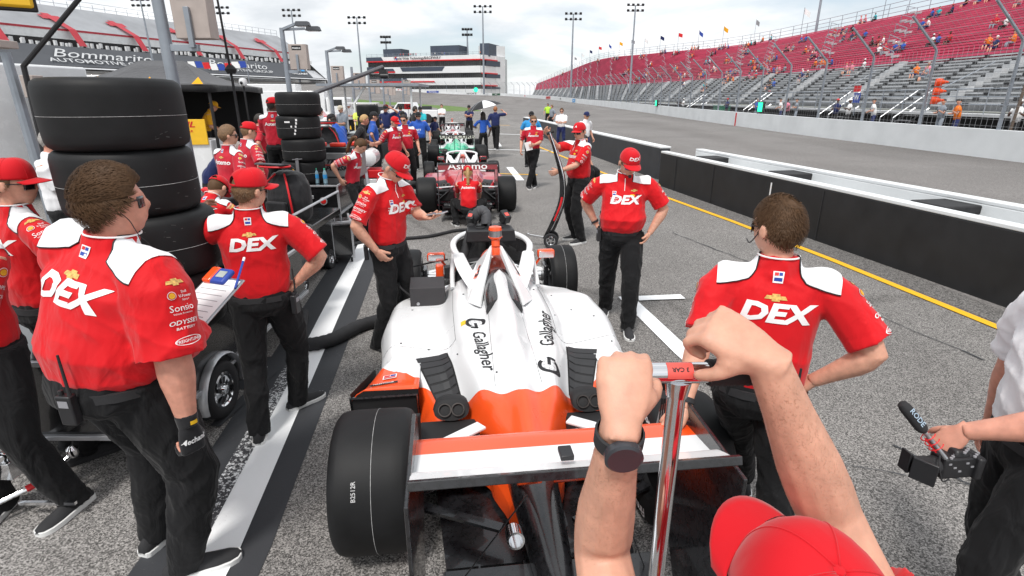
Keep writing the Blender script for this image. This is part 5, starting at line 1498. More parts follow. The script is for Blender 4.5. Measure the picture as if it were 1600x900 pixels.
def wheel(parent, x, y, r, w, side, near, text=True, label=None):
    """wheel as a part of the car: tyre and rim"""
    t = bpy.data.objects.new('wheel', None); COL.objects.link(t); t.parent = parent; t.location = (x, y, r)
    n = 72 if near else 40
    tyre_mesh(r, w, r * .56, n=n).build('tyre', m_tyre, t, smooth=50)
    mb = MB()
    for sg in (-1, 1): mb.lathe([(r * .57, .40 * w * sg), (r * .52, .30 * w * sg), (r * .20, .24 * w * sg), (r * .12, .38 * w * sg), (.001, .40 * w * sg)], (0, 0, 0), (1, 0, 0), 32, cap=False)
    mb.build('rim', m_rim, t)
    mb = MB()
    pts = [V((w * .03, -(r * 1.0025) * math.cos(a) , (r * 1.0025) * math.sin(a))) for a in [2 * PI * i / 90 for i in range(90)]]
    mb.tube(pts, .0012, 3, closed=True, cap=False); near and mb.build('mould_line', m_mark, t)
    if near and text:
        tread_text('B2512R', r * 1.001, 30, -w * .17, .028, t, True, m_mark)
    if near:   # name on the side wall
        for sg in (-1, 1):
            for a0 in (90, 270):
                me = text_mesh('Firestone', .062, .03, 0, 1.1); slice_mesh(me, .02)
                for v in me.vertices:
                    rr = r * .80 + v.co.y; ang = R(a0) - v.co.x / (r * .80)
                    v.co = V((sg * (w * .51 + .002), sg * rr * math.cos(ang), rr * math.sin(ang)))
                obj('tyre_lettering', me, white_p, t, smooth=0, fix=False)
    return t

def paint_mat(name, base, second, kind, k0=.36, k1=.9, e=1.3, third=None):
    m = bpy.data.materials.new(name); m.use_nodes = True; t = m.node_tree; b = t.nodes['Principled BSDF']
    b.inputs['Roughness'].default_value = .28; b.inputs['Coat Weight'].default_value = .5; b.inputs['Coat Roughness'].default_value = .05
    tcn = t.nodes.new('ShaderNodeTexCoord'); sp = t.nodes.new('ShaderNodeSeparateXYZ'); t.links.new(tcn.outputs['Object'], sp.inputs[0])
    def M(op, a, b2=None, v=None):
        n = t.nodes.new('ShaderNodeMath'); n.operation = op
        t.links.new(a, n.inputs[0])
        if b2 is not None: t.links.new(b2, n.inputs[1])
        if v is not None: n.inputs[1].default_value = v
        return n.outputs[0]
    ax = M('ABSOLUTE', sp.outputs[0]); pw = M('POWER', ax, v=e); bo = M('MULTIPLY', pw, v=k1); bo = M('ADD', bo, v=k0)
    df = M('SUBTRACT', sp.outputs[1], bo); cmp_ = M('GREATER_THAN', df, v=0)
    mixn = t.nodes.new('ShaderNodeMixRGB'); mixn.inputs[1].default_value = (*second, 1); mixn.inputs[2].default_value = (*base, 1)
    t.links.new(cmp_, mixn.inputs[0])
    no = t.nodes.new('ShaderNodeTexNoise'); no.inputs['Scale'].default_value = 5; no.inputs['Detail'].default_value = 6; t.links.new(tcn.outputs['Object'], no.inputs[0])
    mr = t.nodes.new('ShaderNodeMapRange'); mr.inputs['To Min'].default_value = .2; mr.inputs['To Max'].default_value = .4; t.links.new(no.outputs[0], mr.inputs[0]); t.links.new(mr.outputs[0], b.inputs['Roughness'])
    t.links.new(mixn.outputs[0], b.inputs['Base Color'])
    return m
ORANGE = (.86, .085, .012)
def solid_paint(name, c): return mat(name, c, .26, coat=.5, var=.04, vscale=4)
m_orange = solid_paint('orange_paint', ORANGE); m_wht = solid_paint('white_car_paint', (.78, .79, .80))

def smin(a, b, k): return -math.log(math.exp(-a / k) + math.exp(-b / k)) * k
def smax(a, b, k): return math.log(math.exp(a / k) + math.exp(b / k)) * k
def lerp_tab(tab, y):
    if y <= tab[0][0]: return tab[0][1]
    for (a, b), (c, d) in zip(tab, tab[1:]):
        if y <= c:
            t = (y - a) / (c - a); t = t * t * (3 - 2 * t); return b + (d - b) * t
    return tab[-1][1]
WID = [(-.15, .13), (.1, .20), (.30, .36), (.40, .50), (.62, .60), (.80, .66), (1.0, .80), (1.3, .90), (1.7, .94), (2.05, .92), (2.35, .80), (2.55, .60), (2.72, .42), (2.9, .36), (3.3, .27), (3.8, .20), (4.15, .13), (4.25, .09)]
SPN = [(-.15, .40), (0, .50), (.4, .60), (.9, .72), (1.3, .83), (1.65, .90), (1.9, .80), (1.98, .55), (2.1, .5), (2.9, .5), (3.4, .42), (4.25, .22)]
SHO = [(-.15, .36), (0, .42), (.4, .53), (.9, .60), (1.4, .64), (1.9, .64), (2.3, .63), (2.9, .60), (3.4, .48), (4.0, .30), (4.25, .22)]
POD = [(-.15, .24), (.2, .28), (.6, .36), (1.0, .45), (1.5, .50), (2.1, .50), (2.5, .46), (2.8, .36), (3.2, .25), (4.25, .18)]
SHW = [(-.15, .10), (.1, .17), (.5, .28), (1.0, .365), (1.6, .40), (2.3, .39), (2.9, .31), (3.4, .25), (4.25, .10)]
def body_h(x, y):
    ax = abs(x); w_ = lerp_tab(WID, y); sh = lerp_tab(SHO, y); sw_ = lerp_tab(SHW, y); sp_ = lerp_tab(SPN, y); pd = lerp_tab(POD, y)
    # shoulder hump: soft edged plateau
    t = (ax - sw_) / .055; pl = 1 / (1 + math.exp(t * 2.2))
    z = pd + (sh - pd) * pl
    # two soft crests either side of the spine
    z += .018 * math.exp(-((ax - sw_ * .72) / .06) ** 2) * (1 if y < 2.2 else 0)
    if y < 1.99: z += max(0, sp_ - sh) * math.exp(-(ax / (.075 + .03 * max(0, 1 - abs(y - 1.2)))) ** 2.2)
    # edge roll-off
    e = (w_ - ax) / .12
    if e < 1: z -= (1 - max(0, e)) ** 2.2 * (.16 if pd > .3 else .06)
    # cockpit hole
    if 1.98 < y < 2.88:
        r_ = math.sqrt((x / .245) ** 2 + ((y - 2.42) / .44) ** 2)
        if r_ < 1.0: z = z - min(1, (1 - r_) / .08) * .32
    return z

def race_car(name, label, loc, head, paint, wingcol, halo_m, near=False, spec=None, group='race cars lined up in the pit lane'):
    spec = spec or {}
    t = thing(name, (loc[0], loc[1], 0), R(head), label, 'race car', group)
    NU, NV = (84, 190) if near else (36, 70)
    mb = MB(); vs = []
    y0, y1 = -.15, 4.25
    for j in range(NV + 1):
        y = y0 + (y1 - y0) * j / NV; w_ = lerp_tab(WID, y); zb = .06 + (.06 if y < 3.3 else .1)
        row = [V((-w_, y, zb))]
        for i in range(NU + 1):
            u = -1 + 2 * i / NU; u = math.copysign(abs(u) ** .85, u)
            row.append(V((u * w_, y, body_h(u * w_ * .9999, y))))
        row.append(V((w_, y, zb))); vs += row
    n = NU + 3
    fs = [(j * n + i, j * n + i + 1, (j + 1) * n + i + 1, (j + 1) * n + i) for j in range(NV) for i in range(n - 1)]
    fs += [tuple(range(n)), tuple(NV * n + i for i in reversed(range(n)))]
    mb.add(vs, fs)
    body = mb.build('bodywork', paint, t, smooth=50)
    bv = BVHTree.FromPolygons([V(v) for v in vs], fs)
    # cockpit lining
    mb = MB(); mb.grid(lambda u, v: V((.235 * (2 * u - 1), 2.0 + .84 * v, body_h(.2 * (2 * u - 1), 2.0 + .84 * v) + .004 if abs(2 * u - 1) < 2 else 0)), 10, 10); mb.build('cockpit_lining', blkm, t)
    # floor
    mb = MB(); fl = [(-.95, .35), (-1.0, .80), (-.96, 2.3), (-.6, 2.75), (-.3, 2.95), (.3, 2.95), (.6, 2.75), (.96, 2.3), (1.0, .80), (.95, .35), (.5, .2), (.45, -.35), (-.45, -.35), (-.5, .2)]
    mb.prism(fl, lambda x, y: V((x, y, .055)), lambda x, y: V((x, y, .085))); mb.build('floor', carbon, t, smooth=0)
    # rear quarter ramps in front of the rear tyres
    for sg in (-1, 1):
        mb = MB()
        P3 = lambda x, y, z: V((sg * x, y, z))
        nu_, nv_ = 10, 8
        def rp_(u, v):
            # u across from body (0) to outer (1), v from front (0) to rear (1)
            yf = 1.45 - .30 * u; yr = .66 + .10 * u
            y = yf + (yr - yf) * v; x = .50 + (1.03 - .50) * u if v > 0 else .50 + (.94 - .5) * u
            x = .60 + ((.90 + .13 * v) - .60) * u
            z = body_h(min(x, lerp_tab(WID, y) - .04), y) + .006 - .02 * max(0, 1 - u * 5) - .02 * max(0, 1 - v * 5)
            zt = .47 - .05 * u - .10 * (1 - v) * u
            k_ = v ** 1.1
            z = z * (1 - k_) + zt * k_
            if u > .85: z -= (u - .85) * .5
            return P3(x, y, z)
        mb.grid(rp_, nu_, nv_)
        mb.build('rear_quarter_panel', paint, t, smooth=60, solid=.006)
        mb = MB()  # dark duct behind it
        a = [rp_(u / 8, 1.0) - V((0, 0, .004)) for u in range(9)]
        mb.add(a + [V((p.x, p.y + .02, .09)) for p in a], [(i, i + 1, i + 10, i + 9) for i in range(8)])
        mb.add([P3(1.03, .76, .40), P3(.93, 1.2, .34), P3(.93, 1.2, .09), P3(1.03, .76, .09)], [(0, 1, 2, 3)])
        mb.build('duct', blkm, t, smooth=0)
        mb = MB(); mb.tube([P3(.61, .66, .43), P3(1.03, .755, .37), P3(1.03, .76, .10), P3(.61, .66, .10)], .012, 6, closed=True); mb.build('duct_edge', carbon, t)
        if near and sg < 0:
            bvq = BVHTree.FromPolygons([rp_(i / 10, j / 8) for i in range(11) for j in range(9)], [(i * 9 + j, (i + 1) * 9 + j, (i + 1) * 9 + j + 1, i * 9 + j + 1) for i in range(10) for j in range(8)])
            decal('emblem', shape_mesh([[(-.045, -.03), (.045, -.03), (.045, .03), (-.045, .03)]]), white_p, bvq, P3(.80, .93, .5), (0, 0, 1), (0, 1, 0), t, off=.010, step=.02)
            decal('emblem', shape_mesh([[(-.038, .0), (0, .0), (0, .022), (-.038, .022)], [(.004, 0), (.038, 0), (.038, .022), (.004, .022)], [(-.038, -.022), (.038, -.022), (.038, -.006), (-.038, -.006)]], [0, 1, 0]), [red_p, blue_p], bvq, P3(.80, .93, .5), (0, 0, 1), (0, 1, 0), t, off=.0115, step=.02)
            decal('emblem', shape_mesh([[(-.09, -.013), (.09, -.013), (.09, .013), (-.09, .013)]]), black_p, bvq, P3(.83, .83, .5), (0, 0, 1), (0, 1, .0), t, off=.010, step=.02)
            decal('lettering', text_mesh('FIRESTONE', .022, .02, 0, 1.2), white_p, bvq, P3(.83, .83, .5), (0, 0, 1), (0, 1, 0), t, off=.0118, step=.02)
    # engine cover tail behind (orange hump ends)
    # louvres
    for sg in (-1, 1):
        mb = MB(); ml = MB()
        def lp(u, v, dz=0):   # u 0..1 inner->outer, v 0..1 rear->front
            x = (.33 + .09 * v) + (.13 + .10 * v) * u; y = .60 + .52 * v - .04 * u
            return V((sg * x, y, body_h(x, y) + dz))
        mb.grid(lambda u, v: lp(u, v, .004), 14, 36); mb.build('louvre_panel', blkm, t, smooth=60)
        for k in range(7):
            v = .05 + k * .14
            [ml.add([lp(a_, v, .006), lp(b_, v, .006), lp(b_, v + .085, .017), lp(a_, v + .085, .017)], [(0, 1, 2, 3)]) for a_, b_ in ((.05, .28), (.28, .5), (.5, .72), (.72, .95))]
        tag(ml.build('louvre_blades', mat('louvre_grey', (.022, .022, .024), .4), t, smooth=0), kind='stuff')
        # exhausts
        mb = MB()
        for dx in (0, .075):
            c = V((sg * (.365 + dx), .385, .475)); ax = V((0, -1, .55)).normalized()
            mb.lathe([(.038, -.16), (.038, 0), (.032, 0), (.032, -.12), (.001, -.12)], c, ax, 20, cap=False)
        mb.build('exhaust_pipe', mat('burnt_exhaust_metal', (.10, .09, .085), .4, metal=.9, var=.3), t)
        mb = MB(); mb.rings([sup(V((sg * x, y, z)), V((1, 0, 0)), V((0, 0, 1)), rx, rz, 16) for x, y, z, rx, rz in ((.42, .85, .36, .05, .04), (.415, .66, .40, .085, .06), (.41, .50, .445, .095, .062), (.41, .41, .46, .092, .058))], cap=False); None
        mb = MB(); mb.rings([sup(V((sg * .402, y, z)), V((1, 0, 0)), V((0, .45, .9)), rx, rz, 18, 2.2) for y, z, rx, rz in ((.58, .43, .05, .02), (.50, .455, .095, .05), (.42, .465, .105, .06), (.395, .462, .10, .055))]); mb.build('exhaust_recess', blkm, t, smooth=60)
        mb = MB(); mb.box((sg * .42, .24, .30), (.34, .34, .20)); mb.build('gearbox_shroud', blkm, t, bevel=.02)
        mb = MB(); mb.tube([(sg * .22, .35, .46), (sg * .62, .04, .52)], (.05, .012), 8) if False else mb.bar((sg * .24, .22, .47), (sg * .60, -.06, .49), .075, .018); mb.build('upper_wishbone', spec.get('armm', m_wht), t, bevel=.006)
        mb = MB(); mb.bar((sg * .18, .30, .2), (sg * .62, .02, .2), .05, .018); mb.bar((sg * .18, -.25, .2), (sg * .62, -.03, .2), .05, .018); mb.tube([(sg * .25, .1, .48), (sg * .60, 0, .22)], .016, 8); mb.tube([(sg * .2, .25, .25), (sg * .6, 0, .35)], .025, 8); mb.build('lower_wishbone', carbon, t)
        # front suspension
        mb = MB(); yf = 3.22
        for zz, y_in in ((.42, 3.05), (.42, 3.42), (.2, 3.0), (.2, 3.45)): mb.bar((sg * .22, y_in, zz), (sg * .68, yf, zz - .03), .055, .016)
        mb.bar((sg * .2, 3.2, .46), (sg * .66, yf, .22), .025, .025); mb.build('front_wishbone', spec.get('armm', m_wht), t, bevel=.005)
        mb = MB(); mb.box((sg * .64, yf, .33), (.05, .18, .26)); mb.build('upright', carbon, t, bevel=.01)
        # mirror
        mb = MB(); mb.box((sg * .50, 2.42, .80), (.16, .07, .08)); mo = mb.build('mirror', spec.get('mirror', m_orange), t, bevel=.02)
        mb = MB(); mb.box((sg * .50, 2.383, .80), (.135, .004, .058)); mb.build('mirror_glass', chrome, mo)
        mb = MB(); mb.tube([(sg * .36, 2.44, .62), (sg * .46, 2.43, .77)], .012, 6); mb.build('mirror_stalk', spec.get('mirror', m_orange), mo)
        # wheels
        wheel(t, sg * .775, 0, .345, .375, sg, near); wheel(t, sg * .81, yf, .325, .27, sg, near, text=False)
        # end plates
        mb = MB(); sx = sg * .535
        ep = [(-.98, .62), (-.98, 1.0), (-.50, 1.02), (-.30, .86), (-.25, .62), (-.45, .45), (-.62, .16), (-1.0, .16), (-1.04, .36)]
        mb.prism(ep, lambda y, z: V((sx - .007, y, z)), lambda y, z: V((sx + .007, y, z))); epo = mb.build('wing_endplate', spec.get('epm', carbon), t, smooth=0, bevel=.003)
        mb = MB()
        for k in range(6): mb.box((sx, -.42 + k * .022, .88 - k * .012), (.018, .007, .16))
        mb.build('endplate_slots', blkm, epo)
    # rear wing: main plane and flap
    mb = MB(); ww = .53
    def foil(y0, z0, c, ang, th, n=14):
        r = []
        for i in range(n + 1):
            s_ = i / n; r.append((s_, th * (2.2 * math.sqrt(s_) * (1 - s_) + .15 * (1 - s_)) - .16 * s_ * (1 - s_)))
        for i in range(n - 1, 0, -1):
            s_ = i / n; r.append((s_, -th * .5 * math.sqrt(s_) * (1 - s_) - .16 * s_ * (1 - s_)))
        ca, sa = math.cos(ang), math.sin(ang)
        return [(y0 - (a * ca - b * sa * -1) * c, z0 + (a * sa + b * ca) * c) for a, b in r]
    sec = foil(-.52, .915, .30, R(9), .06)
    mb.rings([[V((x, y, z)) for y, z in sec] for x in np.linspace(-ww, ww, 13)])
    wg = mb.build('rear_wing', wingcol[0], t, smooth=50)
    mb = MB(); sec = foil(-.80, .985, .15, R(24), .05)
    mb.rings([[V((x, y, z)) for y, z in sec] for x in np.linspace(-ww, ww, 13)])
    fl_ = mb.build('wing_flap', wingcol[1], t, smooth=50)
    mb = MB(); mb.box((0, -.945, 1.050), (ww * 2, .022, .03), Matrix.Rotation(R(-20), 3, 'X')); mb.build('gurney_flap', carbon, fl_, smooth=0, bevel=.003)
    mb = MB(); mb.box((-.02, -.83, 1.04), (.045, .06, .02)); mb.build('wing_camera', blkp, fl_, bevel=.004)
    mb = MB()
    for sx in (-.09, .09): mb.bar((sx, -.15, .42), (sx, -.72, .90), .016, .10)
    mb.build('wing_pylon', spec.get('pyl', m_orange), t, bevel=.004)
    mb = MB(); mb.rings([sup(V((0, y, z)), V((1, 0, 0)), V((0, 0, 1)), rx, rz, 14) for y, z, rx, rz in ((.1, .28, .14, .14), (-.3, .30, .11, .12), (-.65, .30, .08, .10), (-.85, .30, .05, .08))]); mb.build('attenuator', carbon, t, smooth=60)
    mb = MB(); mb.lathe([(.036, -.05), (.036, .03), (.028, .03), (.028, -.02), (.001, -.02)], (-.16, -.60, .48), (0, -1, .3), 20, cap=False); mb.build('tail_pipe', chrome, t)
    mb = MB(); mb.prism([(-.46, -.45), (.46, -.45), (.46, -.95), (-.46, -.95)], lambda x, y: V((x, y, .16 + (-y - .45) * .2)), lambda x, y: V((x, y, .175 + (-y - .45) * .2)))
    for x in (-.3, -.1, .1, .3): mb.box((x, -.7, .13), (.008, .5, .14))
    mb.build('diffuser', carbon, t, smooth=0)
    mb = MB(); mb.box((0, -.62, .24), (.9, .18, .05)); mb.tube([(-.4, -.6, .25), (-.15, -.85, .9)], .004, 4); mb.tube([(.4, -.6, .25), (.15, -.85, .9)], .004, 4); mb.build('beam_wing', carbon, t, bevel=.01)
    # front wing
    mb = MB(); mb.prism([(-.92, 3.75), (-.92, 4.0), (-.2, 4.25), (.2, 4.25), (.92, 4.0), (.92, 3.75), (.3, 3.95), (-.3, 3.95)], lambda x, y: V((x, y, .11)), lambda x, y: V((x, y, .13)))
    for sg in (-1, 1): mb.box((sg * .93, 3.85, .2), (.012, .4, .24)); mb.box((sg * .6, 3.80, .19), (.62, .12, .012), Matrix.Rotation(R(-18), 3, 'X'))
    mb.build('front_wing', spec.get('fw', m_wht), t, smooth=0, bevel=.004)
    # roll hoop and air box
    hb_ = {}
    for sg in (-1, 1):
        mb = MB(); T = [V((sg * .012, 2.035, 1.0)), V((sg * .045, 1.95, 1.0)), V((sg * .165, 1.48, .665)), V((sg * .25, 1.62, .65)), V((sg * .235, 1.90, .72)), V((sg * .14, 2.08, .84))]
        inn = [p * 1 for p in T]
        nrm = (T[2] - T[0]).cross(T[5] - T[0]).normalized()
        if nrm.x * sg < 0: nrm = -nrm
        A_ = [p + nrm * .012 for p in T]; B_ = [p - nrm * .012 for p in T]; n6 = 6
        mb.add(A_ + B_, [tuple(range(6)), tuple(reversed(range(6, 12)))] + [(i, i + 6, (i + 1) % 6 + 6, (i + 1) % 6) for i in range(6)])
        hp_ = mb.build('roll_hoop_blade', spec.get('hoop', halo_m), t, smooth=0, bevel=.006)
        if near:
            cc = (T[0] + T[2] + T[4]) / 3 + nrm * .018 + V((0, .03, .03)); uu = (T[0] - T[3]).normalized()
            flat_text('car_number', '3', .17, cc, uu.cross(nrm), uu, m_orange, hp_, bold=.12)
            flat_text('car_number', '3', .15, cc + nrm * .002, uu.cross(nrm), uu, black_p, hp_, bold=.05)
    mb = MB(); mb.lathe([(.052, -.05), (.045, .0), (.03, .02), (.001, .025)], (0, 1.99, .985), (0, 0, 1), 16); mb.build('hoop_cap', m_orange if near else halo_m, t)
    mb = MB()
    mb.rings([sup(V((0, y, z)), V((1, 0, 0)), V((0, 0, 1)), rx, rz, 18, 2.0) for y, z, rx, rz in ((1.30, .70, .135, .10), (1.5, .725, .135, .115), (1.7, .745, .115, .115), (1.86, .76, .095, .10), (1.93, .76, .07, .08))]); mb.build('engine_intake_cover', carbon, t, smooth=60)
    # halo ring of the screen
    mb = MB(); pts = []; rr = []
    for i in range(49):
        a = R(-118 + 236 * i / 48)
        x = math.sin(a) * .345; y = 2.42 + math.cos(a) * (.50 if math.cos(a) > 0 else .42); z = .90 + .015 * math.cos(a) - (.10 * max(0, -math.cos(a) - .1))
        pts.append(V((x, y, z))); rr.append((.030, .024))
    mb.tube(pts, rr, 10)
    for sg in (-1, 1):   # arms back to the hoop and legs to the tub
        e = V((sg * .305, 2.22, .875))
        mb.tube(crom([e, V((sg * .26, 2.02, .80)), V((sg * .155, 1.72, .70)), V((sg * .12, 1.55, .66))], 5), [(.050 + .014 * math.sin(i / 15 * PI), .015) for i in range(16)], 10)
        mb.tube(crom([V((sg * .335, 2.38, .88)), V((sg * .36, 2.20, .74)), V((sg * .365, 2.05, .62))], 5), [(.022, .03)] * 11, 8)
    mb.build('halo_frame', halo_m, t, smooth=60)
    mb = MB()
    mb.grid(lambda u, v: V((math.sin(R(-110 + 220 * u)) * (.335 + .02 * (1 - v)), 2.42 + math.cos(R(-110 + 220 * u)) * (.49 + .04 * (1 - v)), .60 + .28 * v)), 30, 6)
    gl = mat('tinted_screen', (.02, .02, .025), .05, var=0, alpha=.96); mb.build('windscreen', gl, t, smooth=180)
    mb = MB(); mb.tube([(0, 2.90, .62), (0, 2.91, .90)], .018, 8); mb.build('screen_spine', blkm, t)
    # seat surround and driver's head restraint
    mb = MB(); mb.grid(lambda u, v: V((.22 * math.sin(PI * (2 * u - 1) * .5), 2.02 + .30 * (1 - abs(2 * u - 1) ** 2) * 0 + .28 * v * abs(2 * u - 1), .63 + .08 * (1 - v))), 12, 4); mb.build('head_surround', blkm, t, smooth=60)
    mb = MB(); hv, hf_ = sphere_grid(lambda a, z: V((.0, 2.20, .79)) + V((.125 * math.sin(a) * math.sqrt(1 - z * z), .145 * math.cos(a) * math.sqrt(1 - z * z), .135 * z)), 24, 18); mb.add(hv, hf_); mb.build('helmet', spec.get('helmet', mat('white_red_helmet', (.7, .12, .08), .25, coat=.6, var=.7, vscale=9)), t, smooth=180)
    mb = MB(); mb.grid(lambda u, v: V((.130 * math.sin(R(-75 + 150 * u)), 2.25 + .150 * math.cos(R(-75 + 150 * u)), .70 + .06 * v)), 12, 3); mb.build('visor', lens_m, t, smooth=180)
    # beacon camera
    if spec.get('beacon'):
        b = bpy.data.objects.new('beacon', None); COL.objects.link(b); b.parent = t
        mb = MB(); mb.tube(crom([(0, 1.97, 1.0), (.0, 1.99, 1.06), (0, 2.0, 1.10)], 3), [(.035, .03)] * 7, 12); mb.build('beacon_mast', m_orange, b)
        mb = MB(); mb.lathe([(.001, 0), (.030, 0), (.058, .028), (.058, .034), (.001, .034)], (0, 2.0, 1.045), (0, 0, 1), 24); mb.lathe([(.05, .085), (.056, .088), (.05, .112), (.03, .118), (.001, .12)], (0, 2.0, 1.045), (0, 0, 1), 24); mb.build('beacon_cap', m_orange, b, smooth=40)
        mb = MB(); mb.lathe([(.053, .034), (.053, .086)], (0, 2.0, 1.045), (0, 0, 1), 24, cap=False); mb.build('beacon_ring', steel, b)
    return t, bv, body, wg, fl_

CA = V((.100, 2.333, 0)); HD = 6.8
def along(d, dx=0): a = R(HD); return (CA.x - math.sin(a) * d + math.cos(a) * dx, CA.y + math.cos(a) * d + math.sin(a) * dx)
paintA = paint_mat('white_and_orange_paint', (.78, .79, .80), ORANGE, 0)
wingA = paint_mat('white_and_orange_wing_paint', ORANGE, (.78, .79, .80), 0, k0=-.645, k1=0.0, e=1.0)
car1, bv1, body1, wg1, fl1 = race_car('race_car', 'white and orange open wheel race car in the foreground with Gallagher lettering', along(0), HD, paintA, (wingA, m_wht), m_wht, near=True, spec=dict(beacon=True, epm=carbon))
def on_car(body_, size, x, y, m_, ang=0, bold=.01, shear=0, sx=1, step=.02, up=None):
    u = up or V((math.cos(R(90 + ang)), math.sin(R(90 + ang)), 0))
    sgx = 1 if x > 0 else -1
    return decal('lettering', text_mesh(body_, size, bold, shear, sx), m_, bv1, V((x, y, .7)), V((sgx * .25 * -0 , 0, 1)), u, body1, off=.003, step=.01, depth=.5)
on_car('Gallagher', .125, -.185, .88, black_p, up=V((1, .10, 0)), bold=.015)
on_car('Gallagher', .135, .275, 1.12, black_p, up=V((-1, .13, 0)), bold=.015)
def globe(x, y, r, upv):
    mo = MB(); n = 26
    ou = [(math.cos(R(50 + 270 * i / n)) * r, math.sin(R(50 + 270 * i / n)) * r) for i in range(n + 1)]; inr = [(x_ * .66, y_ * .66) for x_, y_ in ou]
    mo.add([(a, b, 0) for a, b in ou] + [(a, b, 0) for a, b in inr], [(i, i + 1, n + 2 + i, n + 1 + i) for i in range(n)])
    mo.add([(0, -.012, 0), (r, -.012, 0), (r, .010, 0), (0, .010, 0)], [(0, 1, 2, 3)])
    mo.add([(r * .7, -r * .6, 0), (r, -r * .6, 0), (r, .01, 0), (r * .7, .01, 0)], [(0, 1, 2, 3)])
    decal('emblem', mo.mesh('g'), black_p, bv1, V((x, y, .7)), (0, 0, 1), upv, body1, off=.003, step=.01, depth=.5)
    mo = MB()
    for k in (-.45, 0, .45):
        for hor in (0, 1):
            pts = [(k * r * math.cos(a * PI / 8 - PI / 2) , r * math.sin(a * PI / 8 - PI / 2)) for a in range(9)]
            if hor: pts = [(b, a) for a, b in pts]
            for (a, b), (c, d) in zip(pts, pts[1:]):
                nx, ny = (b - d), (c - a); l_ = math.hypot(nx, ny) or 1; nx, ny = nx / l_ * .0011, ny / l_ * .0011
                mo.add([(a - nx, b - ny, 0), (a + nx, b + ny, 0), (c + nx, d + ny, 0), (c - nx, d - ny, 0)], [(0, 1, 2, 3)])
    decal('emblem', mo.mesh('g'), grey_p, bv1, V((x, y, .7)), (0, 0, 1), upv, body1, off=.0026, step=.02, depth=.5)
globe(-.215, 1.235, .072, V((1, .1, 0))); globe(.212, .665, .072, V((-1, .12, 0)))
decal('emblem', shape_mesh([[(-.018, -.028), (.018, -.028), (.018, .028), (-.018, .028)]]), yellow_p, bv1, V((-.30, 1.25, .7)), (0, 0, 1), (0, 1, 0), body1, off=.003, step=.02, depth=.5)
mb = MB()
for x, y in [(-.7, 1.9), (-.55, 1.2), (.6, 1.75), (.75, 1.6), (-.28, 1.8), (.3, 1.85), (-.75, 1.3), (.78, 1.2), (-.12, .62), (.35, .62), (.5, 2.1), (-.5, 2.15), (.42, 1.55), (-.35, .95), (.4, 2.25)]:
    mb.lathe([(.008, 0), (.008, .003), (.001, .003)], (x, y, body_h(x, y)), (0, 0, 1), 8)
mb.build('fasteners', rubber, body1)
mb = MB()
for sg in (-1, 1):
    for pts in ([(.36, 2.2), (.37, 1.6), (.36, 1.15)], [(.36, 1.15), (.6, 1.22), (.88, 1.3)], [(.08, 1.9), (.12, 1.2), (.14, .5)]):
        c = crom([(sg * x, y, 0) for x, y in pts], 10); mb.tube([V((p.x, p.y, body_h(p.x, p.y) + .0005)) for p in c], .0016, 3)
mb.build('panel_gap', rubber, body1)

# cooling box resting on the screen, with batteries, fans and air hose
def fan_box(par, y=2.82, z=.955):
    t = thing('cooling_box', V(par) , R(HD), None, None)
    mb = MB(); mb.prism([(-.27, -.11), (.27, -.11), (.26, .08), (.15, .20), (-.15, .20), (-.26, .08)], lambda a, b: V((a, y + b, z)), lambda a, b: V((a * .93, y + b * .93, z + .115))); mb.build('housing', blkp, t, smooth=0, bevel=.012)
    for sx in (-.105, .09):
        mb = MB(); mb.lathe([(.052, 0), (.052, .010), (.046, .012), (.046, .002), (.001, .002)], (sx, y + .0, z + .116), (0, 0, 1), 24)
        for r_ in (.012, .022, .032, .042): mb.tube([(sx + math.cos(a) * r_, y + math.sin(a) * r_, z + .126) for a in [2 * PI * i / 20 for i in range(20)]], .0014, 3, closed=True)
        mb.build('fan_grille', rubber, t)
    mb = MB(); mb.box((-.012, y + .02, z + .13), (.022, .20, .05)); mb.build('rib', rubber, t, bevel=.004)
    for sg in (-1, 1):
        q = Matrix.Rotation(R(28 * sg), 3, 'Z') @ Matrix.Rotation(R(30), 3, 'X')
        mb = MB(); c = V((sg * .185, y + .17, z + .18)); mb.box(c, (.085, .12, .085), q); mb.box(c + q @ V((0, .01, -.06)), (.06, .08, .05), q); bo = mb.build('battery', blkp, t, bevel=.010)
        mb = MB(); mb.box(c + q @ V((0, -.012, .0435)), (.045, .045, .002), q); mb.build('battery_label', mat('coral_label', (.75, .10, .08), .5), bo)
    mb = MB(); P_ = crom([(-.03, y + .10, z + .12), (-.03, y + .14, z + .21), (-.08, y + .17, z + .24), (-.16, y + .19, z + .18)], 6); mb.tube(P_, [.058 + .003 * math.sin(i * 3) for i in range(len(P_))], 16); mb.build('hose_elbow', mat('grey_duct', (.06, .062, .068), .7, var=.2), t)
    mb = MB(); P_ = crom([(-.17, y + .18, z + .15), (-.24, y + .05, z - .02), (-.34, y - .22, z - .25), (-.42, y - .36, z - .42)], 10); mb.tube(P_, [.045 + .004 * math.sin(i * 2.4) for i in range(len(P_))], 14); mb.build('air_sleeve', rubber, t)
    return t
fb = fan_box(CA, 2.56, .95); fb.scale = (.86, 1.0, .96); tag(fb, 'black cooling box with two fans and batteries on top of the white car screen', 'cooling box')
t = thing('timing_box', CA, R(HD), 'black electronics box resting on the left side pod of the white car', 'electronics box')
q = Matrix.Rotation(R(-2), 3, 'Z')
mb = MB(); mb.prism([(1.98, .49), (2.24, .49), (2.24, .64), (2.16, .70), (1.98, .66)], lambda y, z: V((-.72, y, z)), lambda y, z: V((-.43, y, z))); mb.build('case', mat('charcoal_powder_coat', (.035, .033, .036), .6, var=.1), t, smooth=0, bevel=.006)
mb = MB()
for x in (-.635, -.535): mb.box((x, 2.20, .672), (.062, .05, .012), Matrix.Rotation(R(-38), 3, 'X'))
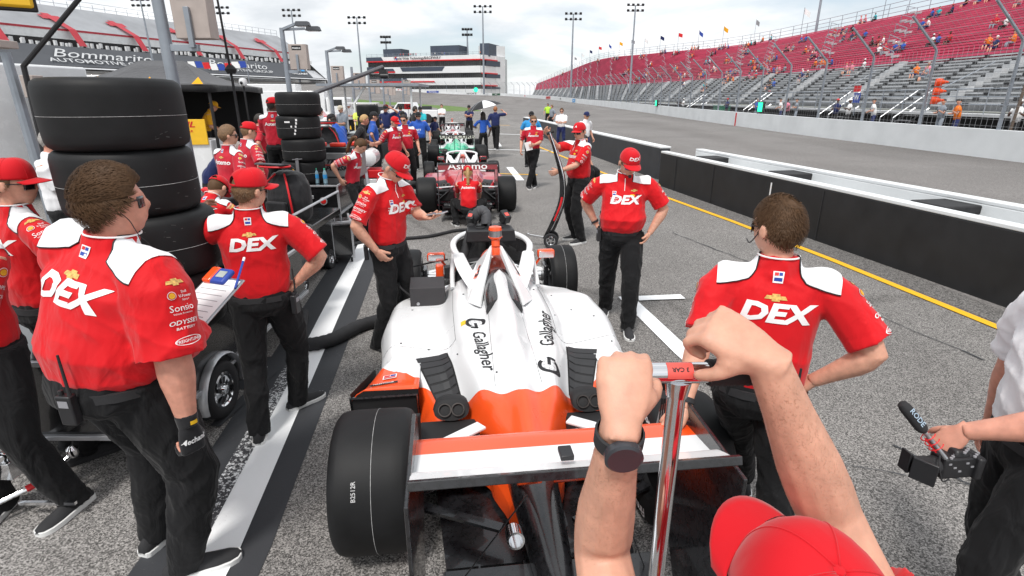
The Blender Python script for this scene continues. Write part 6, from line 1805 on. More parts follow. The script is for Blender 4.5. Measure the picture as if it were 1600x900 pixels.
mb.build('display', mat('grey_green_display', (.42, .47, .46), .2), t, bevel=.003)
mb = MB(); mb.lathe([(.014, 0), (.014, .008), (.010, .01)], (-.655, 1.98, .525), (0, -1, 0), 12); mb.build('socket', steel, t)
mb = MB(); mb.tube(crom([(-.72, 2.1, .55), (-.82, 2.2, .62), (-.80, 2.5, .66), (-.6, 2.62, .68), (-.4, 2.5, .75)], 8), .008, 6); mb.build('cable', rubber, t)
t = thing('camera_pod', CA, R(HD), 'orange and black pod with mirrored top clipped beside the cockpit of the white car', 'equipment pod')
mb = MB(); mb.box((-.47, 2.30, .70), (.07, .07, .13)); mb.box((-.45, 2.34, .64), (.12, .05, .02)); mb.build('bracket', m_orange, t, bevel=.01)
mb = MB(); mb.box((-.395, 2.28, .70), (.075, .08, .11)); mb.build('battery', blkp, t, bevel=.01)

red_car = solid_paint('crimson_car_paint', (.42, .008, .02)); red_car2 = solid_paint('deep_red_wing_paint', (.22, .006, .012))
paintB = paint_mat('white_and_crimson_paint', (.45, .01, .02), (.42, .06, .09), 0, k0=.4, k1=.5)
c2 = race_car('race_car', 'crimson open wheel race car with Astemo on its wing, second in the line', along(8.45), HD, paintB, (red_car2, red_car2), m_wht, spec=dict(tailm=red_car, armm=m_wht, mirror=red_car, fw=red_car, pyl=red_car))
flat_text('wing_lettering', 'Astemo', .165, (0, -.955, 1.0), (1, 0, 0), (0, .25, 1), white_p, c2[0], bold=.01, sx=1.35)
mb = MB(); mb.box((0, -.945, 1.0), (1.06, .01, .12), Matrix.Rotation(R(-14), 3, 'X')); mb.build('wing_rear_plate', red_car2, c2[0])
for sx in (-.02, .02):
    mb = MB(); mb.tube([V((sx + .06 * (0 if sx < 0 else 1) - .03, y, body_h(.0, y) + .004)) for y in np.linspace(.1, 1.5, 12)], .010, 4)
    mb.build('white_pinstripe', m_wht, c2[0])
green_car = solid_paint('mint_green_car_paint', (.04, .50, .27)); paintC = paint_mat('green_and_white_paint', (.7, .72, .72), (.04, .50, .27), 0, k0=1.2, k1=.2)
c3 = race_car('race_car', 'mint green and white open wheel race car, third in the line', along(16.2), HD, paintC, (m_wht, solid_paint('cream_wing_paint', (.55, .58, .50))), m_wht, spec=dict(tailm=green_car, armm=carbon, mirror=green_car, fw=green_car, pyl=green_car))
flat_text('wing_lettering', 'ONE CURE', .15, (0, -.965, 1.0), (1, 0, 0), (0, .25, 1), black_p, c3[0], bold=.03, sx=1.4)
mb = MB(); mb.box((0, -.953, 1.0), (1.06, .01, .12), Matrix.Rotation(R(-14), 3, 'X')); mb.build('wing_rear_plate', mat('cream_plate', (.5, .52, .45), .5), c3[0])
paintD = paint_mat('navy_and_red_paint', (.5, .5, .52), (.35, .02, .03), 0, k0=1.0, k1=.2)
c4 = race_car('race_car', 'navy, red and white open wheel race car, farthest in the line', along(24.4), HD, paintD, (carbon, carbon), m_wht, spec=dict(tailm=red_car, armm=carbon, mirror=red_car, fw=red_car, pyl=red_car, beacon=True))
# ---------------------------------------------------------------- people in the middle distance
AST = dict(design='team', word='Astemo', top=red_far)
def mid(label, x, y, face, **k):
    k.setdefault('res', 'mid'); return person(label, (x, y, k.pop('z', 0)), face, **k)
mid('man with short sandy hair in crimson Astemo shirt, back to camera behind the toolbox', -3.55, 6.9, -28, h=1.90, hair='sandy', hy=-30, lean=4, L='front', **AST)
mid('man in red cap and crimson Astemo shirt with his hand on his hip', -3.75, 7.9, -38, h=1.90, g=1.14, belly=.5, hat='A', hair='sandy', hp=12, hy=-10, glasses=False, R_='hip', Re=(1, -.3, 0), **AST)
p12 = mid('tall dark haired person in red cap and crimson Astemo shirt, standing on a step', -4.30, 10.2, 12, z=.30, h=1.92, hat='A', hair='dark', skin=skin_d, L='front', R_='front', hy=-45, **AST)
t = thing('step_box', (-4.30, 10.2, 0), .2, 'low black step box under the tall person in the red cap', 'step box')
mb = MB(); mb.box((0, 0, .285), (.55, .75, .03)); mb.build('tread', blkp, t, bevel=.005)
for sx in (-.22, .22):
    for sy in (-.32, .32): mb = MB(); mb.box((sx, sy, .135), (.04, .04, .27)); mb.build('leg', alu, t)
mid('man in red cap crouching over the black cases beside the near tyre stack', -2.95, 5.0, -10, pelvis=(0, 0, .78), lean=34, h=1.78, hat='A', hair='brown', hp=48, R_=(.12, .55, .95), L=(-.12, .55, .95), design='team')
mid('grey haired man in white and navy shirt bending forward behind the pole', -4.35, 7.9, -82, h=1.80, lean=42, hp=50, hair='grey', glasses=False, top=navy_f, R_=(.15, .50, .95), L=(-.15, .52, .95))
mid('woman with dark ponytail leaning on the tyre cart, hands behind her back', -2.35, 8.4, -100, h=1.70, g=.86, lean=16, hp=34, hair='brown', hstyle='pony', glasses=False, R_=(.18, -.22, .98), L=(-.18, -.22, .98), Re=(.6, -1, .2), Le=(-.6, -1, .2), pelvis=(0, -.12, .88), **AST)
mid('man in red cap and crimson shirt with one arm reaching left, head bowed', -2.72, 12.9, -125, h=1.82, hat='A', hair='sandy', hp=20, glasses=False, R_=(.55, -.05, 1.18), Re=(.5, -.4, -.8), **AST)
mid('bearded man with dark hair and sunglasses in crimson Astemo shirt', -2.55, 13.4, -160, h=1.84, hair='dark', hy=-35, **AST)
mid('man in blue and teal shirt and black cap standing with arms at his sides', -2.88, 17.4, -176, h=1.80, g=1.12, belly=.4, hat=bshirt_f, hair='dark', top=blue_f, design='blue', panels=False, R_='pocket')
mid('woman with blond braid squatting behind the crimson race car, seen from behind', -.76, 9.42, 4, h=1.70, g=.92, pelvis=(0, -.12, .34), lean=24, hp=12, hat='A', hair='blond', hstyle='pony', glasses=False, design='team', word='Astemo', top=red_f,
    R_=(.20, .42, .42), L=(-.20, .42, .42), feet=dict(L=(-.24, .06, 22), R=(.24, .06, -22)), knee=(-.55, 1, .4), kneeR=(.55, 1, .4), panels=False)
P9 = mid('bearded man in red cap and sunglasses upright beside the curved jack he holds', 1.02, 8.32, 112, h=1.87, g=1.14, belly=.35, hat='A', hair='dark', hp=8, hy=30, R_=(.13, .47, 1.64), Re=(.3, -.2, -1), L=(-.10, .40, 1.13), Le=(-.6, -.6, -.6), design='team', word='Astemo', top=red_f, res='near', seed=5)
mid('man in crimson Astemo shirt and sunglasses walking towards the camera with a white paper', .52, 13.7, 178, h=1.80, hair='sandy', L=(-.02, .25, 1.08), R_='down', feet=dict(L=(.10, .16, 10), R=(-.05, -.10, -8)), hy=6, **AST)
mid('man in bright blue shirt and black headset behind the man with the paper', .62, 18.2, 184, h=1.80, g=1.12, hat=bshirt_f, hair='dark', top=sky_f, panels=False)
mid('man in hi vis vest at the far end of the long pit wall', 2.9, 46, 170, h=1.78, hair='dark', top=mat('hi_vis_green', (.45, .75, .05), .6), panels=False, res='far')
mid('man in grey polo shirt behind the far end of the pit wall', 2.6, 37, 120, h=1.78, hair='sandy', top=grey_f, panels=False, res='far', glasses=False)
mid('man in white shirt and dark trousers by the pit wall, hands clasped', 2.12, 24.2, 168, h=1.80, hair='brown', top=white_f, pants=navy_f, panels=False, L='front', R_='front')
mid('man in white polo and navy cap leaning at the pit wall', 2.30, 17.8, -150, h=1.80, hat=navy_f, hair='grey', top=white_f, pants=navy_f, panels=False, lean=6)
mid('person in black cap and shirt seated low between the capped men at the wall', 1.75, 13.6, -140, h=1.7, top=navy_f, hair='dark', panels=False, pelvis=(0, 0, .55), feet=dict(L=(-.12, .35, 0), R=(.12, .35, 0)))
t_umb = mid('slim dark haired person in blue and teal shirt holding the umbrella', -1.05, 20.6, 20, h=1.72, g=.84, hair='dark', hstyle='long', skin=skin_d, top=blue_f, panels=False, L=(-.22, .32, 1.12), Le=(-1, -.3, -.6), glasses=False)
mid('tall man in navy shirt walking away beyond the umbrella', -.72, 24.5, -8, h=1.86, g=1.08, hair='ginger', top=navy_f, panels=False, glasses=False, R_=(.3, .3, 1.6), feet=dict(L=(-.05, .25, 0), R=(.12, -.25, -5)))
mid('man in navy shirt and black headset standing with folded arms beyond the far car', -2.30, 30.5, 172, h=1.84, hat=bshirt_f, hair='dark', top=navy_f, panels=False, L='cross', R_='cross', Le=(-1, -.1, -.9), Re=(1, -.1, -.9))
mid('man in white long sleeved shirt and black trousers standing beyond the cars', -4.5, 36.5, 172, h=1.82, hair='brown', top=white_f, panels=False, L='front', R_='front', glasses=False, sleeve=1.9)
mid('person in navy shirt and black cap kneeling left of the farthest car', -3.95, 28.3, -120, h=1.78, hat=bshirt_f, hair='dark', top=navy_f, panels=False, pelvis=(0, 0, .5), lean=15, feet=dict(L=(-.12, .2, 0), R=(.14, -.3, 0)), L='front')
crowd = [(-5.0, 22.5, 170, navy_f, 'dark', bshirt_f, 1.93, 'in navy shirt and black cap with a hand raised, leftmost of the far group'),
         (-4.80, 24.5, 20, navy_f, 'dark', bshirt_f, 1.93, 'in navy shirt and black cap left of the red pit board'),
         (-4.45, 26.0, -20, navy_f, 'brown', bshirt_f, 1.86, 'in navy shirt right of the red pit board'),
         (-3.85, 22.4, -60, bshirt_f, 'dark', None, 1.90, 'in black t shirt with dark hair at the right of the far group'),
         (-3.95, 24.5, 175, teal_f, 'grey', bshirt_f, 1.86, 'in teal shirt and grey cap within the far group'),
         (-3.45, 17.9, 20, blue_f, 'dark', bshirt_f, 1.82, 'in blue shirt with black headset seen from behind'),
         (-3.75, 15.2, -70, blue_f, 'dark', bshirt_f, 1.86, 'in blue shirt and black cap behind the equipment cart'),
         (-3.85, 12.6, 60, blue_f, 'dark', bshirt_f, 1.92, 'in blue shirt and black cap bending over the red edged bag'),
         (-3.75, 13.6, -80, bshirt_f, 'blond', None, 1.86, 'in black shirt with blond hair resting both arms on a case'),
         (-5.9, 17.5, 170, white_f, 'dark', bshirt_f, 1.95, 'in white shirt and black cap behind the second tyre stack'),
         (-6.3, 21, 150, grey_f, 'grey', mat('straw_hat', (.55, .5, .4), .8), 1.95, 'in grey shirt and pale sun hat far left of the poles'),
         (-6.6, 24.5, 190, mat('hi_vis_yellow', (.6, .7, .1), .6), 'brown', None, 1.90, 'in hi vis vest beyond the tyre carts'),
         (-7.2, 16.9, -100, white_f, 'grey', None, 2.0, 'in white shirt beside the dark canopy'),
         (-8.8, 24, 160, red_far, 'brown', capred, 1.95, 'in crimson shirt and cap standing near the red pickup'),
         (-9.6, 27, 120, red_far, 'dark', None, 1.95, 'in crimson shirt with dark hair beyond the canopy'),
         (-4.95, 13.2, 150, red_far, 'brown', capred, 1.93, 'in crimson shirt and cap facing the camera behind the second stack'),
         (-5.35, 11.9, -60, red_far, 'dark', None, 1.9, 'in crimson shirt with dark hair left of the step box'),
         (-5.6, 15.2, -20, bshirt_f, 'sandy', bshirt_f, 1.95, 'in black shirt and cap between the canopy and the second stack'),
         (-4.9, 19.6, 30, navy_f, 'brown', None, 1.9, 'in navy shirt beside the far tyre pair'),
         (-5.6, 25.5, 100, white_f, 'dark', capred, 1.93, 'in white shirt and red cap left of the far group'),
         (-8.6, 30, 190, white_f, 'brown', white_f, 1.95, 'in white shirt and white cap beyond the canopy')]
for i, (x, y, fc, tp, hr_, ht, h, lb) in enumerate(crowd):
    mid('person ' + lb, x, y, fc, h=h, top=tp, hair=hr_, hat=ht, panels=False, res='mid' if y < 20 else 'far', lean=20 if 'bending' in lb or 'resting' in lb else 0, hp=25 if 'bending' in lb else 8,
        L='front' if i % 3 else (-.35, .2, 1.75) if 'raised' in lb else 'down', R_='front' if i % 2 else 'hip', glasses=bool(i % 2), skin=skin_a if i % 4 else skin_b)
for i, (x, y) in enumerate(((-8.25, 13.6), (-7.75, 14.2))):
    mid(('left' if i == 0 else 'right') + ' of two people in yellow shirts seated under the dark canopy', x, y, -100 + 30 * i, z=.35, h=1.85, lean=28, hp=20, top=yel_f, hair='dark', hat=yel_f, panels=False, L='front', R_='front', glasses=False)

# camera operator at the right edge
def x_cam(P): pass
PC = person('person in white shirt and black trousers carrying a video camera at the right edge', (1.93, 1.66), 84, h=1.83, g=1.06, lean=4, top=white_f, hair='brown', L=(-.067, .335, 1.04), Le=(-.6, -1, .1), R_=(.30, -.05, .85),
            Lh=dict(curl=(60, 70, 40), d=(.1, .55, -.8), pn=(.5, -.3, -.7)), feet=dict(L=(-.12, .12, 5), R=(.12, -.15, -5)), panels=False, res='near', arm=1.25, sleeve=.80, seed=123, skin=skin_b)

# ---------------------------------------------------------------- spectators: a few small bodies copied many times
def spectator_mesh(seed, standing=False):
    rs = random.Random(seed); mb = MB()
    hd_, pe = 0, .45
    if standing: pe = .92
    top_ = pe + .58; lean = rs.uniform(-.05, .12)
    mb.m = 0
    mb.rings([sup(V((0, lean * t, pe + t * .56)), V((1, 0, 0)), V((0, 1, 0)), rx, ry, 8) for t, rx, ry in ((-.05, .16, .12), (.3, .17, .13), (.75, .20, .12), (1.0, .09, .07))])
    for sg in (-1, 1):
        s_ = V((sg * .20, lean, pe + .48)); e = s_ + V((sg * .06, .05, -.26)); w_ = e + V((-sg * .10, .20, rs.choice([-.10, .0, .12])))
        mb.tube([s_, s_.lerp(e, .6)], .058, 6, m=0); mb.tube([s_.lerp(e, .55), e, w_], [.045, .042, .034], 6, m=1)
        if standing: mb.tube([(sg * .09, 0, pe), (sg * .10, .03, .5), (sg * .11, 0, .06)], [.09, .07, .055], 6, m=2); mb.box((sg * .11, .05, .04), (.09, .26, .08), m=3)
        else:
            mb.tube([(sg * .09, 0, pe), (sg * .12, .38, pe + .02)], [.09, .07], 6, m=2); mb.tube([(sg * .12, .38, pe + .02), (sg * .12, .42, .05)], [.055, .045], 6, m=1 if seed % 2 else 2); mb.box((sg * .12, .47, .03), (.09, .24, .07), m=3)
    c = V((0, lean + .02, pe + .72)); v, f = sphere_grid(lambda a, z: c + V((.075 * math.sin(a) * math.sqrt(1 - z * z), .09 * math.cos(a) * math.sqrt(1 - z * z), .115 * z)), 10, 8); mb.add(v, f, 1)
    v, f = sphere_grid(lambda a, z: c + V((.082 * math.sin(a) * math.sqrt(1 - z * z), -.01 + .098 * math.cos(a) * math.sqrt(1 - z * z), .02 + .115 * z)), 10, 5, .15, 1); mb.add(v, f, 3)
    if seed % 3 == 0: mb.box(c + V((0, .11, .045)), (.13, .09, .012), m=3)
    mb.tube([(0, lean, pe + .54), c - V((0, 0, .05))], .045, 6, m=1)
    return mb.mesh('spectator')
tops = [('white', white_p), ('black', bshirt_f), ('blue', blue_f), ('red', red_far), ('grey', grey_f), ('orange', mat('orange_shirt', (.8, .18, .01), .7)), ('teal', teal_f), ('navy', navy_f), ('pink', mat('pink_shirt', (.7, .22, .3), .7))]
hairs = [hair_dark, hair_brown, white_p, hair_grey, red_p]
SPEC = {}
def spec_mesh(ti, vi, standing):
    key = (ti, vi, standing)
    if key not in SPEC:
        me = spectator_mesh(vi * 7 + ti, standing); nm, m_ = tops[ti]
        for mm in (m_, skin_a if vi != 2 else skin_d, [navy_f, grey_f, bshirt_f][vi % 3], hairs[(ti + vi) % 5]): me.materials.append(mm)
        me.polygons.foreach_set('use_smooth', [True] * len(me.polygons)); SPEC[key] = me
    return SPEC[key]
def spectator(p, rz, ti, vi, standing, label, group):
    o = bpy.data.objects.new('person', spec_mesh(ti, vi, standing)); COL.objects.link(o); o.location = p; o.rotation_euler = (0, 0, rz)
    return tag(o, label, 'person', group)
rs = random.Random(5)
cl = []
spots = [(2.5, 3, 1), (3, 20, 4), (4, 16, 3), (5, 14, 3), (5.2, 21, 2), (6, 31, 3), (6.5, 17, 4), (7.4, 26, 4), (8, 14, 4), (8.6, 22, 3), (9, 30, 2), (9.6, 13, 5), (10.4, 15, 6), (11, 19, 3), (11.6, 27, 3), (12.3, 14, 5), (13, 34, 5), (13.8, 17, 3), (14.4, 23, 3), (15, 14, 4), (16, 29, 3), (17, 15, 4), (18, 20, 2), (19, 35, 4), (20, 16, 3), (21, 24, 2), (22, 33, 3), (23, 15, 3), (24, 22, 3), (26, 34, 5), (28, 18, 3), (30, 34, 4), (33, 28, 3), (36, 16, 3), (40, 34, 4), (4.2, 35, 3), (7, 36, 5), (10.5, 36, 3), (15.5, 36, 4), (3.6, 9, 3), (5.5, 6, 3), (8.3, 8, 3), (9.2, 5, 3), (12.0, 9, 4), (13.5, 5, 3), (16.5, 8, 3), (3.4, 26, 3), (2.9, 15, 3), (2.7, 27, 4), (3.2, 33, 3), (4.5, 24, 3), (4.8, 29, 4), (5.6, 34, 3), (5.8, 18, 3), (6.9, 21, 3), (7.7, 31, 4), (8.4, 18, 3), (9.4, 25, 3), (10, 20, 3), (11.3, 33, 4), (12.7, 22, 3), (14, 29, 3), (3.9, 11, 3), (7.1, 10, 3), (10.7, 10, 4), (6.2, 26, 2), (17.5, 33, 4), (25, 19, 3), (21.5, 17, 4)]
for fi, r, n in spots:
    for k in range(n):
        i = int(fi); seg = (FRd[min(i + 1, len(FRd) - 1)] - FRd[i]).length
        f = fi + (k * .75 + rs.uniform(-.1, .3)) / max(seg, 1) + rs.uniform(-.02, .02)
        rr = r + (rs.random() < .2)
        if f >= len(FRd) - 1.2 or rr >= NG + NR: continue
        p = stand_pt(f, int(rr)); q = stand_pt(f, int(rr) + 1); p = V((p.x + (q.x - p.x) * .62, p.y, p.z))
        ti = rs.randrange(len(tops)); part = 'crimson upper benches' if rr >= NG else 'aluminium lower benches'
        spectator(p, R(90) + rs.uniform(-.4, .4), ti, rs.randrange(3), False, 'seated spectator in %s shirt on the %s of the right grandstand' % (tops[ti][0], part), 'spectators in %s on the %s' % (tops[ti][0], part))
stand_sp = [(19.6, 22.0, 0), (19.5, 24.8, 5), (19.7, 26.0, 4), (19.4, 30.4, 0), (19.3, 32.6, 0), (19.5, 34.2, 7), (19.6, 40.4, 8), (19.5, 41.2, 0), (19.6, 45.5, 2), (19.4, 19.4, 3), (19.8, 52.5, 7), (19.5, 65.0, 0), (19.5, 66.3, 1), (19.7, 39.4, 4)]
seen = {}
for x, y, ti in stand_sp:
    seen[ti] = 0
for x, y, ti in stand_sp:
    spectator(V((x, y, .35)), R(90) + rs.uniform(-.5, .5), ti, rs.randrange(3), True, 'spectator in %s shirt standing behind the catch fence' % tops[ti][0], 'standing spectators in %s behind the fence' % tops[ti][0])
mb = MB(); mb.add([(18.2, 5, 0), (23.3, 5, 0), (23.3, 110, 0), (18.2, 80, 0), (18.2, 80, .35), (23.3, 110, .35), (23.3, 5, .35), (18.2, 5, .35)], [(7, 6, 5, 4), (0, 7, 4, 3)]); structure(mb.build('walkway', m_track, smooth=0))
for k in range(12):
    x = 235 + k * 0; px_ = [440, 470, 525, 545, 560, 575, 600, 760, 790, 860, 885, 1225][k]
    p = BA + bx_ * fx(px_) - by_ * .2 + V((0, 0, Hb))
    ti = [3, 3, 3, 3, 1, 1, 8, 4, 0, 4, 2, 5][k]
    o = spectator(p, PI, ti, k % 3, True, 'person in %s shirt on the roof deck of the control building' % tops[ti][0], 'people in %s on the building roof' % tops[ti][0])
# ================================================================ EQUIPMENT
def tyre_thing(x, y, z, r, w, label, group, yaw=0, near=True, marks=None):
    t = thing('tyre', (x, y, z), yaw, label, 'tyre', group)
    tyre_mesh(r, w, r * .56, ax=(0, 0, 1), c=(0, 0, w / 2), n=80 if near else 40).build('rubber', m_tyre, t, smooth=50)
    mb = MB()
    for s_ in (.10, .90): mb.lathe([(r * .57, w * s_), (r * .50, w * (.5 + (s_ - .5) * .8)), (r * .2, w * (.5 + (s_ - .5) * .6)), (.001, w * (.5 + (s_ - .5) * .6))], (0, 0, 0), (0, 0, 1), 32, cap=False)
    mb.build('rim', m_rim, t)
    if near:
        mb = MB(); mb.tube([(math.cos(a) * r * 1.0025, math.sin(a) * r * 1.0025, w * .48) for a in [2 * PI * i / 90 for i in range(90)]], .0011, 3, closed=True, cap=False); mb.build('mould_line', m_mark, t)
    if marks:
        for txt, deg, zz, size in marks:
            me = text_mesh(txt, size, .03, 0, 1.1); slice_mesh(me, .01)
            for v in me.vertices:
                a = R(deg) + v.co.x / r; v.co = V((math.cos(a) * (r + .003), math.sin(a) * (r + .003), zz + v.co.y))
            obj('tyre_marking', me, m_mark, t, smooth=0, fix=False)
    return t
nmz = ['bottom', 'second from bottom', 'third from bottom', 'top']
for k, (dx, dy) in enumerate(((.0, .0), (.03, .01), (-.03, .0), (-.02, -.01))):
    mk = [('B2522R', -72, .24, .026)] if k == 3 else ([('B1222L', -38, .20, .022)] if k == 1 else None)
    tyre_thing(-2.19 + dx, 3.17 + dy, .80 + k * .362, .345, .36, '%s tyre of the large near stack on the left' % nmz[k], 'tyres of the near stack', k * .7, True, mk)
for k in range(4):
    tyre_thing(-3.52 + (.02 if k % 2 else -.02), 9.35, .79 + k * .362, .348, .36, '%s tyre of the second stack, behind the backpack' % nmz[k], 'tyres of the second stack', k, True)
# white stickers on the second stack
for k, (deg, zz, w_, h_) in enumerate(((-98, .27, .045, .012), (-88, .20, .012, .014), (-74, .30, .014, .018), (-75, .25, .012, .018), (-77, .20, .012, .016), (-79, .14, .012, .016), (-81, .09, .012, .016))):
    t_ = [o for o in COL.objects if o.get('label') == 'third from bottom tyre of the second stack, behind the backpack'][0]
    a = R(deg) - t_.rotation_euler[2]; r = .351; mb = MB(); c = V((math.cos(a) * r, math.sin(a) * r, zz)); rr_ = V((-math.sin(a), math.cos(a), 0))
    mb.add([c - rr_ * w_ - V((0, 0, h_)), c + rr_ * w_ - V((0, 0, h_)), c + rr_ * w_ + V((0, 0, h_)), c - rr_ * w_ + V((0, 0, h_))], [(0, 1, 2, 3)]); mb.build('sticker', white_p, t_)
for k in range(2): tyre_thing(-4.62, 18.2, 1.22 + k * .36, .345, .355, '%s tyre of the far pair beside the lamp poles' % ('lower', 'upper')[k], 'tyres of the far pair', 0, False)

m_cart = mat('black_cart_panel', (.010, .010, .011), .18, coat=.6, var=.2)
def small_wheel(par, x, y, r, w, sg=1, name='wheel'):
    t = bpy.data.objects.new(name, None); COL.objects.link(t); t.parent = par; t.location = (x, y, r)
    tyre_mesh(r, w, r * .62, n=40).build('tyre', rubber, t, smooth=50)
    mb = MB(); mb.lathe([(r * .63, .42 * w * sg), (r * .56, .46 * w * sg), (r * .50, .34 * w * sg), (r * .2, .40 * w * sg), (r * .16, .55 * w * sg), (.001, .56 * w * sg)], (0, 0, 0), (1, 0, 0), 28, cap=False); hb = mb.build('hub', chrome, t)
    mb = MB()
    for k in range(5):
        a = 2 * PI * k / 5; q = Matrix.Rotation(a, 3, 'X'); mb.add([q @ V((sg * w * .47, yy, zz)) for yy, zz in ((-.018, r * .26), (.012, r * .24), (.03, r * .46), (-.005, r * .50))], [(0, 1, 2, 3)])
    mb.build('hub_slots', rubber, hb, smooth=0); return t
def tyre_cart(label, x0, x1, y0, y1, wy, lampx, yaw=0, lamp2=None):
    cx, cy = (x0 + x1) / 2, (y0 + y1) / 2; W, D = x1 - x0, y1 - y0
    t = thing('tyre_cart', (cx, cy, 0), yaw, label, 'cart', 'black tyre carts with tail lamps')
    mb = MB(); mb.box((0, 0, .555), (W - .02, D - .02, .45)); mb.build('body', m_cart, t, bevel=.01)
    mb = MB(); mb.box((0, 0, .785), (W, D, .02)); mb.build('deck', m_cart, t, bevel=.004)
    mb = MB()
    for z in (.792, .325):
        for a, b in (((-W / 2, -D / 2, z), (W / 2, -D / 2, z)), ((W / 2, -D / 2, z), (W / 2, D / 2, z)), ((-W / 2, -D / 2, z), (-W / 2, D / 2, z))):
            mb.bar(a, b, .028, .028)
    for sx in (-1, 1): mb.bar((sx * W / 2, -D / 2, .33), (sx * W / 2, -D / 2, .79), .028, .028)
    mb.build('edge_trim', alu, t, smooth=0, bevel=.003)
    for yy in wy:
        for sg in (-1, 1):
            small_wheel(t, sg * (W / 2 - .035), yy, .205, .13, sg)
            mb = MB(); pts = [V((sg * (W / 2 + .012), yy + math.cos(a) * .262, .205 + math.sin(a) * .262)) for a in [R(-12 + 204 * i / 16) for i in range(17)]]
            mb.tube(pts, (.035, .014), 6); mb.build('fender', alu, t)
            mb = MB(); mb.prism([(math.cos(a) * .25, math.sin(a) * .25) for a in [R(-25 + 230 * i / 16) for i in range(17)]], lambda a, b: V((sg * (W / 2 - .14), yy + a, .205 + b)), lambda a, b: V((sg * (W / 2 - .006), yy + a, .205 + b))); mb.build('wheel_arch', blkm, t, smooth=0)
    for lx in lampx:
        mb = MB(); mb.lathe([(.062, 0), (.064, .012), (.050, .016), (.048, .010)], (lx, -D / 2 - .0, .545), (0, -1, 0), 24, cap=False); lo = mb.build('tail_lamp', alu, t)
        mb = MB(); mb.lathe([(.048, .004), (.04, .018), (.015, .026), (.001, .027)], (lx, -D / 2, .545), (0, -1, 0), 24, cap=False); mb.build('lamp_lens', mat('red_lamp_lens', (.55, .01, .01), .12, var=.3, vscale=60, coat=.5), lo)
    mb = MB(); mb.lathe([(.024, 0), (.026, .008), (.016, .010), (.015, .004)], (lampx[0] - .36, -D / 2, .60), (0, -1, 0), 20, cap=False); mb.build('socket', alu, t)
    mb = MB(); mb.box((lampx[0] - .18, -D / 2 - .004, .61), (.06, .012, .055)); mb.build('latch', alu, t, bevel=.003)
    mb = MB(); mb.bar((0, -D / 2, .30), (0, -D / 2 - .22, .28), .05, .04); mb.box((0, -D / 2 - .24, .30), (.10, .07, .10)); mb.lathe([(.022, 0), (.03, .02), (.03, .05), (.012, .06)], (0, -D / 2 - .24, .34), (0, 0, 1), 16); mb.build('hitch', chrome, t, bevel=.004)
    return t
tc1 = tyre_cart('black tyre cart under the large near tyre stack, chrome wheels', -3.30, -2.05, 2.62, 5.1, (-.50,), (-.17 + .0, ), 0)
tc2 = tyre_cart('black tyre cart with red tail lamp under the second tyre stack', -4.15, -2.90, 8.85, 11.3, (.1,), (.38,), R(2))
# air hose fitting dangling from near cart
t = thing('air_hose', (-2.03, 2.95, 0), 0, 'short black air hose with brass coupling hanging on the near cart', 'hose')
mb = MB(); mb.tube(crom([(-.05, 0, .84), (.03, -.02, .84), (.06, -.05, .74), (.06, -.05, .62)], 6), .010, 8); mb.build('rubber_hose', rubber, t)
mb = MB(); mb.lathe([(.013, 0), (.015, .01), (.013, .05), (.009, .055), (.009, .10)], (.06, -.05, .62), (0, 0, -1), 12); mb.build('coupling', mat('brass', (.55, .30, .06), .3, metal=.9), t)
# chrome tow bar on the ground with T end
t = thing('tow_bar', (-2.62, 2.45, .04), 0, 'long chrome tow bar with a red tag on the ground at the lower left', 'tow bar')
mb = MB(); mb.tube([(-.75, -.95, .0), (.0, .0, .10), (.12, .14, .2)], .015, 10); mb.bar((-.02, -.10, .06), (.28, -.10, .06), .018, .018); mb.build('bar', chrome, t)
mb = MB(); mb.tube([(-.03, -.035, .097), (.03, .035, .108)], .019, 8); mb.build('red_tag', red_p, t)
mb = MB(); mb.lathe([(.02, 0), (.03, .02), (.03, .05), (.01, .07)], (.12, .14, .18), (0, 0, 1), 14); mb.build('coupling', chrome, t)

# team sign panel, strap, bottles, bags on the second cart
t = thing('cart_cabinet', (-3.15, 10.15, .80), R(2), 'grey cabinet lettered TEAM PENSKE on the second tyre cart', 'cabinet')
mb = MB(); mb.box((0, 0, .21), (.80, .55, .42)); mb.build('case', mat('silver_grey_panel', (.33, .33, .33), .4, metal=.3), t, bevel=.01)
flat_text('lettering', 'TEAM', .10, (-.02, -.283, .27), (1, 0, 0), (0, 0, 1), black_p, t, bold=.05, shear=.35, sx=1.4)
flat_text('lettering', 'PENSKE', .10, (.02, -.283, .15), (1, 0, 0), (0, 0, 1), black_p, t, bold=.05, shear=.35, sx=1.4)
mb = MB(); mb.box((0, -.283, .212), (.5, .004, .018)); mb.build('red_bar', red_p, t)
t = thing('tool_tray', (-3.2, 10.25, 1.22), R(2), 'black tray with red padding on top of the lettered cabinet', 'tray')
mb = MB(); mb.box((0, 0, .05), (.95, .6, .10)); mb.build('tray', blkp, t, bevel=.02)
for dx, dy in ((-.32, -.1), (.05, -.2), (.30, .05)): mb = MB(); mb.box((dx, dy, .13), (.26, .16, .07)); mb.build('padding', mat('vermilion_pad', (.75, .04, .02), .5), t, bevel=.02)
